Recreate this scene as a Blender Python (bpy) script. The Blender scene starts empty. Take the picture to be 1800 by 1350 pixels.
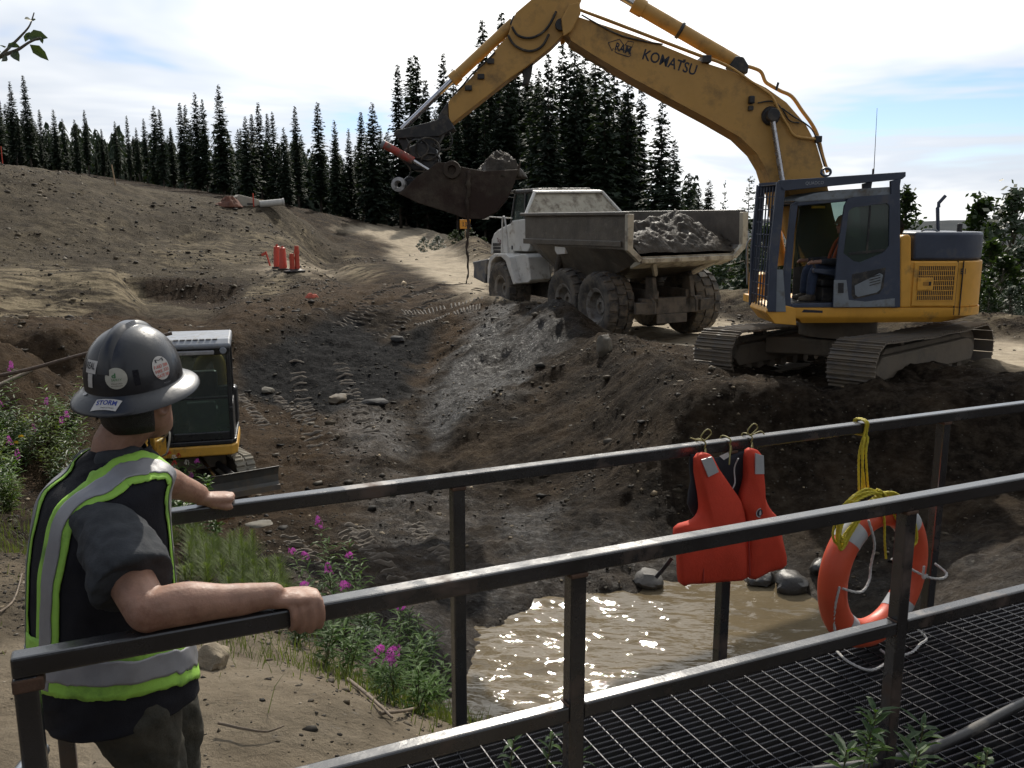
import bpy, bmesh, math, random
import numpy as np
from mathutils import Vector, Matrix, Euler

R = math.radians
V = Vector
random.seed(7)
rng = np.random.default_rng(11)
scene = bpy.context.scene
col = scene.collection

# ---------------------------------------------------------------- camera, sky, sun, exposure
CAM_Z = 2.02
PITCH = R(10.56)
F = 1556.0                                    # focal length in photo pixels (1800 wide)
cam_data = bpy.data.cameras.new('camera')
cam_data.sensor_width = 36.0
cam_data.lens = F / 1800.0 * 36.0
cam_data.clip_start = 0.05
cam_data.clip_end = 30000
cam = bpy.data.objects.new('camera', cam_data)
col.objects.link(cam)
cam.location = (0, 0, CAM_Z)
cam.rotation_euler = (math.pi / 2 - PITCH, 0, 0)
scene.camera = cam

SUN_EL, SUN_AZ = R(39), R(4)                  # azimuth measured from +Y (into the picture) towards +X
SKY_STRENGTH, SUN_STRENGTH, EXPOSURE = 0.060, 4.6, -0.12
world = bpy.data.worlds.new('World')
scene.world = world
world.use_nodes = True
wn, wl = world.node_tree.nodes, world.node_tree.links
wn.clear()
w_out = wn.new('ShaderNodeOutputWorld')
w_bg = wn.new('ShaderNodeBackground')
w_bg.inputs['Strength'].default_value = SKY_STRENGTH
sky = wn.new('ShaderNodeTexSky')
sky.sky_type = 'NISHITA'
sky.sun_disc = False
sky.sun_elevation = SUN_EL
sky.sun_rotation = SUN_AZ
sky.altitude = 900
sky.air_density = 1.0
sky.dust_density = 0.6
sky.ozone_density = 1.5
# broken high cloud: noise on the view direction, flattened towards the horizon
w_tc = wn.new('ShaderNodeTexCoord')
w_sep = wn.new('ShaderNodeSeparateXYZ')
wl.new(w_tc.outputs['Generated'], w_sep.inputs[0])
def wmath(op, a, b=None, clamp=False):
    n = wn.new('ShaderNodeMath'); n.operation = op; n.use_clamp = clamp
    for i, s in enumerate((a, b)):
        if s is None: continue
        if isinstance(s, (int, float)): n.inputs[i].default_value = s
        else: wl.new(s, n.inputs[i])
    return n.outputs[0]
zz = wmath('ADD', wmath('MAXIMUM', w_sep.outputs['Z'], 0.0), 0.16)
cx = wmath('DIVIDE', w_sep.outputs['X'], zz)
cy = wmath('DIVIDE', w_sep.outputs['Y'], zz)
w_cmb = wn.new('ShaderNodeCombineXYZ')
wl.new(cx, w_cmb.inputs[0]); wl.new(wmath('MULTIPLY', cy, 1.0), w_cmb.inputs[1])
w_map = wn.new('ShaderNodeMapping')
w_map.inputs['Location'].default_value = (2.35, 3.1, 0.0)
wl.new(w_cmb.outputs[0], w_map.inputs['Vector'])
def wnoise(scale, detail, rough, dist=0.0):
    n = wn.new('ShaderNodeTexNoise')
    n.inputs['Scale'].default_value = scale; n.inputs['Detail'].default_value = detail
    n.inputs['Roughness'].default_value = rough; n.inputs['Distortion'].default_value = dist
    wl.new(w_map.outputs[0], n.inputs['Vector'])
    return n.outputs['Fac']
def wramp(src, stops):
    n = wn.new('ShaderNodeValToRGB')
    while len(n.color_ramp.elements) < len(stops): n.color_ramp.elements.new(0.5)
    for e, (p, c) in zip(n.color_ramp.elements, stops):
        e.position = p; e.color = (c[0], c[1], c[2], 1)
    n.color_ramp.interpolation = 'EASE'
    wl.new(src, n.inputs[0])
    return n.outputs[0]
n1 = wnoise(0.55, 5, 0.58, 0.35)
cover = wramp(n1, [(0.33, (0, 0, 0)), (0.43, (1, 1, 1))])
# thin cloud scatters sunlight forward, so it glows round the sun
w_dot = wn.new('ShaderNodeVectorMath'); w_dot.operation = 'DOT_PRODUCT'
wl.new(w_tc.outputs['Generated'], w_dot.inputs[0])
w_dot.inputs[1].default_value = (math.sin(SUN_AZ) * math.cos(SUN_EL), math.cos(SUN_AZ) * math.cos(SUN_EL), math.sin(SUN_EL))
glow = wmath('POWER', wmath('MAXIMUM', w_dot.outputs['Value'], 0.0), 3.0)
gain = wmath('ADD', wmath('MULTIPLY', glow, 1.55), 0.72)
shade0 = wramp(n1, [(0.40, (10.0, 10.8, 12.0)), (0.62, (16.0, 16.0, 15.8))])
w_g = wn.new('ShaderNodeVectorMath'); w_g.operation = 'SCALE'
wl.new(shade0, w_g.inputs[0]); wl.new(gain, w_g.inputs['Scale'])
shade = w_g.outputs[0]
w_mix = wn.new('ShaderNodeMix'); w_mix.data_type = 'RGBA'
wl.new(cover, w_mix.inputs['Factor'])
w_sat = wn.new('ShaderNodeMix'); w_sat.data_type = 'RGBA'; w_sat.blend_type = 'MULTIPLY'
w_sat.inputs['Factor'].default_value = 1.0
wl.new(sky.outputs['Color'], w_sat.inputs[6]); w_sat.inputs[7].default_value = (1.7, 1.85, 2.2, 1)
wl.new(w_sat.outputs[2], w_mix.inputs[6])
wl.new(shade, w_mix.inputs[7])
wl.new(w_mix.outputs[2], w_bg.inputs['Color'])
wl.new(w_bg.outputs[0], w_out.inputs['Surface'])

sun_data = bpy.data.lights.new('sun', 'SUN')
sun_data.energy = SUN_STRENGTH
sun_data.angle = R(0.6)
sun_data.color = (1.0, 0.93, 0.82)
sun = bpy.data.objects.new('sun', sun_data)
col.objects.link(sun)
sun_dir = V((math.sin(SUN_AZ) * math.cos(SUN_EL), math.cos(SUN_AZ) * math.cos(SUN_EL), math.sin(SUN_EL)))
sun.rotation_euler = sun_dir.to_track_quat('Z', 'Y').to_euler()
sun.location = sun_dir * 60

vs = scene.view_settings
vs.view_transform = 'Standard'
vs.look = 'None'
vs.gamma = 1.0
vs.exposure = EXPOSURE
vs.use_curve_mapping = False
scene.cycles.use_denoising = True
scene.cycles.adaptive_threshold = 0.02
scene.cycles.use_light_tree = False
world.cycles.sampling_method = 'MANUAL'
world.cycles.sample_map_resolution = 256
scene.cycles.max_bounces = 5
scene.cycles.diffuse_bounces = 2
scene.cycles.glossy_bounces = 3
scene.cycles.transmission_bounces = 4
scene.cycles.transparent_max_bounces = 8
scene.cycles.sample_clamp_indirect = 6.0
scene.cycles.caustics_reflective = False
scene.cycles.caustics_refractive = False

# ---------------------------------------------------------------- pixel <-> world helpers
_fw = np.array([0, math.cos(PITCH), -math.sin(PITCH)])
_up = np.array([0, math.sin(PITCH), math.cos(PITCH)])
_rt = np.array([1.0, 0, 0])
def ray(px, py):
    return V(_fw + _rt * ((px - 900) / F) + _up * (-(py - 675) / F))
def atY(px, py, Y):
    d = ray(px, py); t = Y / d.y
    return V((0, 0, CAM_Z)) + d * t
def atZ(px, py, z):
    d = ray(px, py); t = (z - CAM_Z) / d.z
    return V((0, 0, CAM_Z)) + d * t
def to_px(P):
    P = np.asarray(P, dtype=float) - np.array([0, 0, CAM_Z])
    dep = P @ _fw
    dep = np.where(np.abs(dep) < 1e-3, 1e-3, dep)
    return 900 + F * (P @ _rt) / dep, 675 - F * (P @ _up) / dep, dep

# ---------------------------------------------------------------- numpy noise
def _hash(ix, iy, s):
    h = (ix.astype(np.int64) * 374761393 + iy.astype(np.int64) * 668265263 + s * 1442695041) & 0xffffffff
    h = ((h ^ (h >> 13)) * 1274126177) & 0xffffffff
    h = h ^ (h >> 16)
    return (h & 0xffffff) / float(0xffffff)
def vnoise(x, y, s=0):
    ix, iy = np.floor(x), np.floor(y)
    fx, fy = x - ix, y - iy
    fx = fx * fx * fx * (fx * (fx * 6 - 15) + 10); fy = fy * fy * fy * (fy * (fy * 6 - 15) + 10)
    a = _hash(ix, iy, s); b = _hash(ix + 1, iy, s); c = _hash(ix, iy + 1, s); d = _hash(ix + 1, iy + 1, s)
    return (a * (1 - fx) + b * fx) * (1 - fy) + (c * (1 - fx) + d * fx) * fy
def fbm(x, y, scale, octv=4, s=0, gain=0.5):
    x = np.asarray(x, float); y = np.asarray(y, float)
    t = 0; a = 1; tot = 0
    for k in range(octv):
        t = t + a * (vnoise(x / scale * 2 ** k + 17.3 * k, y / scale * 2 ** k - 9.1 * k, s + k) - 0.5) * 2
        tot += a; a *= gain
    return t / tot
def sfbm(x, y, octv=3, s=0, gain=0.5):
    """scalar twin of fbm(scale=1)"""
    t = 0.0; a = 1.0; tot = 0.0
    for k in range(octv):
        xx, yy = x * 2 ** k + 17.3 * k, y * 2 ** k - 9.1 * k
        ix, iy = math.floor(xx), math.floor(yy); fx, fy = xx - ix, yy - iy
        fx = fx * fx * fx * (fx * (fx * 6 - 15) + 10); fy = fy * fy * fy * (fy * (fy * 6 - 15) + 10)
        def hs(i, j):
            h = (i * 374761393 + j * 668265263 + (s + k) * 1442695041) & 0xffffffff
            h = ((h ^ (h >> 13)) * 1274126177) & 0xffffffff
            return ((h ^ (h >> 16)) & 0xffffff) / 16777215.0
        v = (hs(ix, iy) * (1 - fx) + hs(ix + 1, iy) * fx) * (1 - fy) + (hs(ix, iy + 1) * (1 - fx) + hs(ix + 1, iy + 1) * fx) * fy
        t += a * (v - .5) * 2; tot += a; a *= gain
    return t / tot
def sstep(a, b, x):
    t = np.clip((x - a) / (b - a), 0, 1)
    return t * t * (3 - 2 * t)
def poly_sd(x, y, poly):
    """signed distance, negative inside"""
    P = np.array(poly, float); n = len(P)
    d = np.full(x.shape, 1e18); inside = np.zeros(x.shape, bool)
    for i in range(n):
        a, b = P[i], P[(i + 1) % n]
        ex, ey = b - a
        wx, wy = x - a[0], y - a[1]
        t = np.clip((wx * ex + wy * ey) / (ex * ex + ey * ey + 1e-12), 0, 1)
        d = np.minimum(d, (wx - t * ex) ** 2 + (wy - t * ey) ** 2)
        cond = ((a[1] > y) != (b[1] > y))
        xi = a[0] + (y - a[1]) * (b[0] - a[0]) / ((b[1] - a[1]) if b[1] != a[1] else 1e-12)
        inside ^= cond & (x < xi)
    d = np.sqrt(d)
    return np.where(inside, -d, d)
def line_d(x, y, pts):
    d = np.full(x.shape, 1e18); best = np.zeros(x.shape)
    P = np.array(pts, float); s0 = 0
    for i in range(len(P) - 1):
        a, b = P[i][:2], P[i + 1][:2]
        e = b - a; L = math.hypot(*e)
        wx, wy = x - a[0], y - a[1]
        t = np.clip((wx * e[0] + wy * e[1]) / (L * L), 0, 1)
        q = (wx - t * e[0]) ** 2 + (wy - t * e[1]) ** 2
        best = np.where(q < d, s0 + t * L, best)
        d = np.minimum(d, q); s0 += L
    return np.sqrt(d), best

# ---------------------------------------------------------------- materials
MATS = {}
def mat(name, c, rough=0.6, metal=0.0, var=0.18, scale=6.0, bump=0.0, bscale=30.0, dirt=None, spec=0.5, rvar=0.1,
        coat=0.0, sss=0.0, streak=None):
    """Principled material with noise colour variation, optional dirt (colour, amount 0..1, scale) and bump."""
    if name in MATS: return MATS[name]
    m = bpy.data.materials.new(name); m.use_nodes = True
    nt = m.node_tree; N, L = nt.nodes, nt.links
    b = N['Principled BSDF']
    tc = N.new('ShaderNodeTexCoord')
    def noise(sc, det=5, rg=0.6, vec=None):
        n = N.new('ShaderNodeTexNoise'); n.inputs['Scale'].default_value = sc
        n.inputs['Detail'].default_value = det; n.inputs['Roughness'].default_value = rg
        L.new(vec or tc.outputs['Object'], n.inputs['Vector']); return n.outputs['Fac']
    def ramp(src, stops):
        r = N.new('ShaderNodeValToRGB')
        while len(r.color_ramp.elements) < len(stops): r.color_ramp.elements.new(0.5)
        for e, (p, cc) in zip(r.color_ramp.elements, stops):
            e.position = p; e.color = (*cc, 1)
        L.new(src, r.inputs[0]); return r.outputs[0]
    def mix(f, a, bb):
        x = N.new('ShaderNodeMix'); x.data_type = 'RGBA'
        L.new(f, x.inputs[0])
        for s, i in ((a, 6), (bb, 7)):
            if isinstance(s, tuple): x.inputs[i].default_value = (*s, 1)
            else: L.new(s, x.inputs[i])
        return x.outputs[2]
    lo = tuple(max(0, v * (1 - var)) for v in c); hi = tuple(min(1, v * (1 + var)) for v in c)
    cc = ramp(noise(scale), [(0.3, lo), (0.7, hi)])
    rr = ramp(noise(scale * 1.7, 4), [(0.3, (max(0.02, rough - rvar),) * 3), (0.7, (min(1, rough + rvar),) * 3)])
    if dirt:
        dc, amt, dsc = dirt
        f = ramp(noise(dsc, 8, 0.68), [(max(0.0, 0.72 - 0.55 * amt - 0.09), (0, 0, 0)), (max(0.02, 0.72 - 0.55 * amt + 0.09), (1, 1, 1))])
        if streak:                      # streaks running down: noise squeezed along z
            mp = N.new('ShaderNodeMapping'); mp.inputs['Scale'].default_value = (streak, streak, streak * 0.08)
            L.new(tc.outputs['Object'], mp.inputs['Vector'])
            f2 = ramp(noise(1.0, 5, 0.6, mp.outputs[0]), [(0.48, (0, 0, 0)), (0.62, (1, 1, 1))])
            mm = N.new('ShaderNodeMix'); mm.data_type = 'RGBA'; mm.blend_type = 'LIGHTEN'
            mm.inputs[0].default_value = 0.8; L.new(f, mm.inputs[6]); L.new(f2, mm.inputs[7]); f = mm.outputs[2]
        cc = mix(f, cc, dc)
        rr = mix(f, rr, (0.85, 0.85, 0.85))
        if metal:
            met = mix(f, (metal,) * 3, (0, 0, 0)); L.new(met, b.inputs['Metallic'])
    elif metal: b.inputs['Metallic'].default_value = metal
    L.new(cc, b.inputs['Base Color']); L.new(rr, b.inputs['Roughness'])
    b.inputs['Specular IOR Level'].default_value = spec
    if coat: b.inputs['Coat Weight'].default_value = coat; b.inputs['Coat Roughness'].default_value = 0.15
    if sss:
        b.inputs['Subsurface Weight'].default_value = sss; b.inputs['Subsurface Radius'].default_value = (0.02, 0.008, 0.004)
        b.inputs['Subsurface Scale'].default_value = 0.4
    if bump:
        bp = N.new('ShaderNodeBump'); bp.inputs['Strength'].default_value = bump; bp.inputs['Distance'].default_value = 0.02
        L.new(noise(bscale, 6, 0.65), bp.inputs['Height']); L.new(bp.outputs[0], b.inputs['Normal'])
    MATS[name] = m
    return m
def leaf_mat(name, c, trans=0.35, rough=0.55, var=0.35, scale=3.0, through=(1.6, 1.7, 0.6)):
    """thin leaf: diffuse/gloss plus light coming through"""
    if name in MATS: return MATS[name]
    m = bpy.data.materials.new(name); m.use_nodes = True
    N, L = m.node_tree.nodes, m.node_tree.links
    b = N['Principled BSDF']; out = N['Material Output']
    tc = N.new('ShaderNodeTexCoord'); nz = N.new('ShaderNodeTexNoise'); nz.inputs['Scale'].default_value = scale
    nz.inputs['Detail'].default_value = 3
    L.new(tc.outputs['Object'], nz.inputs['Vector'])
    oi = N.new('ShaderNodeObjectInfo')
    ad = N.new('ShaderNodeMath'); ad.operation = 'MULTIPLY_ADD'; ad.inputs[1].default_value = 0.25
    L.new(oi.outputs['Random'], ad.inputs[0]); L.new(nz.outputs['Fac'], ad.inputs[2])
    rp = N.new('ShaderNodeValToRGB')
    rp.color_ramp.elements[0].position = 0.35; rp.color_ramp.elements[1].position = 0.85
    rp.color_ramp.elements[0].color = (*[v * (1 - var) for v in c], 1)
    rp.color_ramp.elements[1].color = (min(1, c[0] * (1 + var * 1.3)), min(1, c[1] * (1 + var)), c[2] * (1 + var * .6), 1)
    L.new(ad.outputs[0], rp.inputs[0]); L.new(rp.outputs[0], b.inputs['Base Color'])
    b.inputs['Roughness'].default_value = rough; b.inputs['Specular IOR Level'].default_value = 0.3
    t = N.new('ShaderNodeBsdfTranslucent')
    mx = N.new('ShaderNodeMix'); mx.data_type = 'RGBA'; mx.blend_type = 'MULTIPLY'; mx.inputs[0].default_value = 1
    L.new(rp.outputs[0], mx.inputs[6]); mx.inputs[7].default_value = (*through, 1)
    L.new(mx.outputs[2], t.inputs['Color'])
    ms = N.new('ShaderNodeMixShader'); ms.inputs[0].default_value = trans
    L.new(b.outputs[0], ms.inputs[1]); L.new(t.outputs[0], ms.inputs[2]); L.new(ms.outputs[0], out.inputs['Surface'])
    MATS[name] = m
    return m
def glass_mat(name, tint=(0.6, 0.7, 0.68), alpha=0.35, rough=0.06):
    """thin dusty window pane: mostly see-through, with a reflecting coat"""
    if name in MATS: return MATS[name]
    m = bpy.data.materials.new(name); m.use_nodes = True
    N, L = m.node_tree.nodes, m.node_tree.links
    b = N['Principled BSDF']; out = N['Material Output']
    b.inputs['Base Color'].default_value = (*[v * 0.25 for v in tint], 1); b.inputs['Roughness'].default_value = rough
    b.inputs['Specular IOR Level'].default_value = 0.7
    tr = N.new('ShaderNodeBsdfTransparent'); tr.inputs[0].default_value = (*tint, 1)
    ms = N.new('ShaderNodeMixShader'); ms.inputs[0].default_value = alpha
    L.new(tr.outputs[0], ms.inputs[1]); L.new(b.outputs[0], ms.inputs[2]); L.new(ms.outputs[0], out.inputs['Surface'])
    MATS[name] = m
    return m

# ---------------------------------------------------------------- mesh builder
class MB:
    def __init__(s, T=None):
        s.v = []; s.f = []; s.m = []; s.T = T
    def add(s, vs_, fs, m=0):
        o = len(s.v)
        if s.T is not None: vs_ = [s.T @ V(p) for p in vs_]
        s.v.extend([tuple(p) for p in vs_]); s.f.extend([tuple(i + o for i in f) for f in fs]); s.m.extend([m] * len(fs))
        return s
    def box(s, x0, x1, y0, y1, z0, z1, m=0):
        return s.add([(x0, y0, z0), (x1, y0, z0), (x1, y1, z0), (x0, y1, z0), (x0, y0, z1), (x1, y0, z1), (x1, y1, z1), (x0, y1, z1)],
              [(0, 3, 2, 1), (4, 5, 6, 7), (0, 1, 5, 4), (1, 2, 6, 5), (2, 3, 7, 6), (3, 0, 4, 7)], m)
    def prism(s, pts, a, b, axis='y', m=0, inset=None):
        """polygon pts in the plane normal to axis, swept from a to b along it. y: pts=(x,z); x: pts=(y,z); z: pts=(x,y)"""
        n = len(pts)
        def P(p, t):
            return {'y': (p[0], t, p[1]), 'x': (t, p[0], p[1]), 'z': (p[0], p[1], t)}[axis]
        vv = [P(p, a) for p in pts] + [P(p, b) for p in pts]
        area = sum(pts[i][0] * pts[(i + 1) % n][1] - pts[(i + 1) % n][0] * pts[i][1] for i in range(n))
        flip = (area > 0) ^ (axis == 'y') ^ (b < a)
        A = tuple(range(n)); B = tuple(range(n, 2 * n))
        fs = [A[::-1], B] + [(i, (i + 1) % n, n + (i + 1) % n, n + i) for i in range(n)]
        if not flip: fs = [f[::-1] for f in fs]
        return s.add(vv, fs, m)
    def cyl(s, p0, p1, r0, r1=None, n=14, m=0, caps=True):
        return s.tube([p0, p1], [r0, r0 if r1 is None else r1], n, m=m, caps=caps)
    def tube(s, path, r, n=8, closed=False, m=0, caps=True, flat=None):
        P = [V(p) for p in path]; k = len(P)
        rr = r if isinstance(r, (list, tuple)) else [r] * k
        rings = []; up = None
        for i in range(k):
            a = P[(i - 1) % k] if (closed or i) else P[0]; b = P[(i + 1) % k] if (closed or i < k - 1) else P[-1]
            t = (b - a); t = t.normalized() if t.length > 1e-9 else V((0, 0, 1))
            if up is None:
                up = V((0, 0, 1)) if abs(t.z) < 0.9 else V((1, 0, 0))
            x = t.cross(up)
            if x.length < 1e-6: x = t.cross(V((0, 1, 0.3)))
            x.normalize(); y = x.cross(t).normalized(); up = y
            fl = flat or 1.0
            rings.append([P[i] + (x * math.cos(2 * math.pi * j / n + math.pi / n) * fl + y * math.sin(2 * math.pi * j / n + math.pi / n)) * rr[i] for j in range(n)])
        return s.loft(rings, closed, m, caps)
    def loft(s, rings, closed=False, m=0, caps=True):
        k = len(rings); n = len(rings[0])
        vv = [p for rg in rings for p in rg]; fs = []
        for i in range(k if closed else k - 1):
            a, b = i * n, ((i + 1) % k) * n
            for j in range(n): fs.append((a + j, a + (j + 1) % n, b + (j + 1) % n, b + j))
        if caps and not closed:
            fs.append(tuple(range(n))[::-1]); fs.append(tuple(range((k - 1) * n, k * n)))
        return s.add(vv, fs, m)
    def sheet(s, grid, m=0, closed_u=False):
        """grid[i][j] points"""
        k = len(grid); n = len(grid[0]); fs = []
        for i in range(k - 1):
            for j in range(n if closed_u else n - 1):
                fs.append((i * n + j, i * n + (j + 1) % n, (i + 1) * n + (j + 1) % n, (i + 1) * n + j))
        return s.add([p for r_ in grid for p in r_], fs, m)
    def lathe(s, prof, org, axis, n=24, m=0, a0=0, a1=2 * math.pi):
        """prof=[(r,h)], revolved round axis through org"""
        ax = V(axis).normalized(); x = ax.orthogonal().normalized(); y = ax.cross(x); org = V(org)
        full = abs(a1 - a0 - 2 * math.pi) < 1e-6
        g = []
        for r_, h in prof:
            g.append([org + ax * h + (x * math.cos(a0 + (a1 - a0) * j / n) + y * math.sin(a0 + (a1 - a0) * j / n)) * r_ for j in range(n if full else n + 1)])
        return s.sheet(g, m, closed_u=full)
    def mesh(s, name, mats, smooth=None):
        me = bpy.data.meshes.new(name)
        me.from_pydata(s.v, [], s.f)
        if not isinstance(mats, (list, tuple)): mats = [mats]
        for q in mats: me.materials.append(q)
        if len(mats) > 1: me.polygons.foreach_set('material_index', s.m)
        if smooth is not None:
            me.polygons.foreach_set('use_smooth', [True] * len(me.polygons))
            if smooth < 180: me.set_sharp_from_angle(angle=R(smooth))
        me.update()
        return me
    def build(s, name, mats, parent=None, smooth=None, bevel=0, seg=2, fix=False, wn=False):
        me = s.mesh(name, mats, smooth)
        if fix:
            bm = bmesh.new(); bm.from_mesh(me); bmesh.ops.remove_doubles(bm, verts=bm.verts, dist=1e-5)
            bmesh.ops.recalc_face_normals(bm, faces=bm.faces); bm.to_mesh(me); bm.free()
        return obj(name, me, parent, bevel, seg)
def obj(name, me, parent=None, bevel=0, seg=2):
    o = bpy.data.objects.new(name, me); col.objects.link(o)
    if parent is not None: o.parent = parent
    if bevel:
        b = o.modifiers.new('bevel', 'BEVEL'); b.width = bevel; b.segments = seg; b.limit_method = 'ANGLE'; b.angle_limit = R(35)
        b.harden_normals = False
    return o
def tag(o, label=None, cat=None, group=None, kind=None):
    if label: o['label'] = label
    if cat: o['category'] = cat
    if group: o['group'] = group
    if kind: o['kind'] = kind
    return o
def empty(name, loc=(0, 0, 0), rz=0.0, parent=None):
    o = bpy.data.objects.new(name, None); col.objects.link(o)
    o.location = loc; o.rotation_euler = (0, 0, rz); o.empty_display_size = 0.2
    if parent is not None: o.parent = parent
    return o
def copy_tree(o, parent=None):
    c = o.copy(); col.objects.link(c); c.parent = parent
    for ch in list(o.children): copy_tree(ch, c)
    return c
def catmull(pts, n=6, closed=False):
    P = [V(p) for p in pts]; out = []; k = len(P)
    for i in range(k if closed else k - 1):
        g = (lambda q: P[q % k]) if closed else (lambda q: P[min(max(q, 0), k - 1)])
        p0, p1, p2, p3 = g(i - 1), g(i), g(i + 1), g(i + 2)
        for j in range(n):
            t = j / n
            out.append(0.5 * ((2 * p1) + (p2 - p0) * t + (2 * p0 - 5 * p1 + 4 * p2 - p3) * t * t + (3 * p1 - p0 - 3 * p2 + p3) * t ** 3))
    if not closed: out.append(P[-1])
    return out
def text_mesh(s, size=1.0, bold=0.0, extrude=0.0, shear=0.0, width=None, height=None):
    """vertices/faces of lettering in the xy plane, centred, optionally fitted to width/height"""
    cu = bpy.data.curves.new('lettering', 'FONT'); cu.body = s; cu.size = size; cu.extrude = extrude; cu.offset = bold
    cu.shear = shear; cu.align_x = 'CENTER'; cu.align_y = 'CENTER'; cu.resolution_u = 3
    o = bpy.data.objects.new('lettering', cu); col.objects.link(o)
    me = bpy.data.meshes.new_from_object(o)
    vv = [tuple(v.co) for v in me.vertices]; ff = [tuple(p.vertices) for p in me.polygons]
    bpy.data.objects.remove(o); bpy.data.curves.remove(cu); bpy.data.meshes.remove(me)
    if not vv: return vv, ff
    xs = [v[0] for v in vv]; ys = [v[1] for v in vv]
    cx_, cy_ = (min(xs) + max(xs)) / 2, (min(ys) + max(ys)) / 2
    sx = width / (max(xs) - min(xs)) if width else 1; sy = height / (max(ys) - min(ys)) if height else sx
    return [((x - cx_) * sx, (y - cy_) * sy, z) for x, y, z in vv], ff
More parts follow.
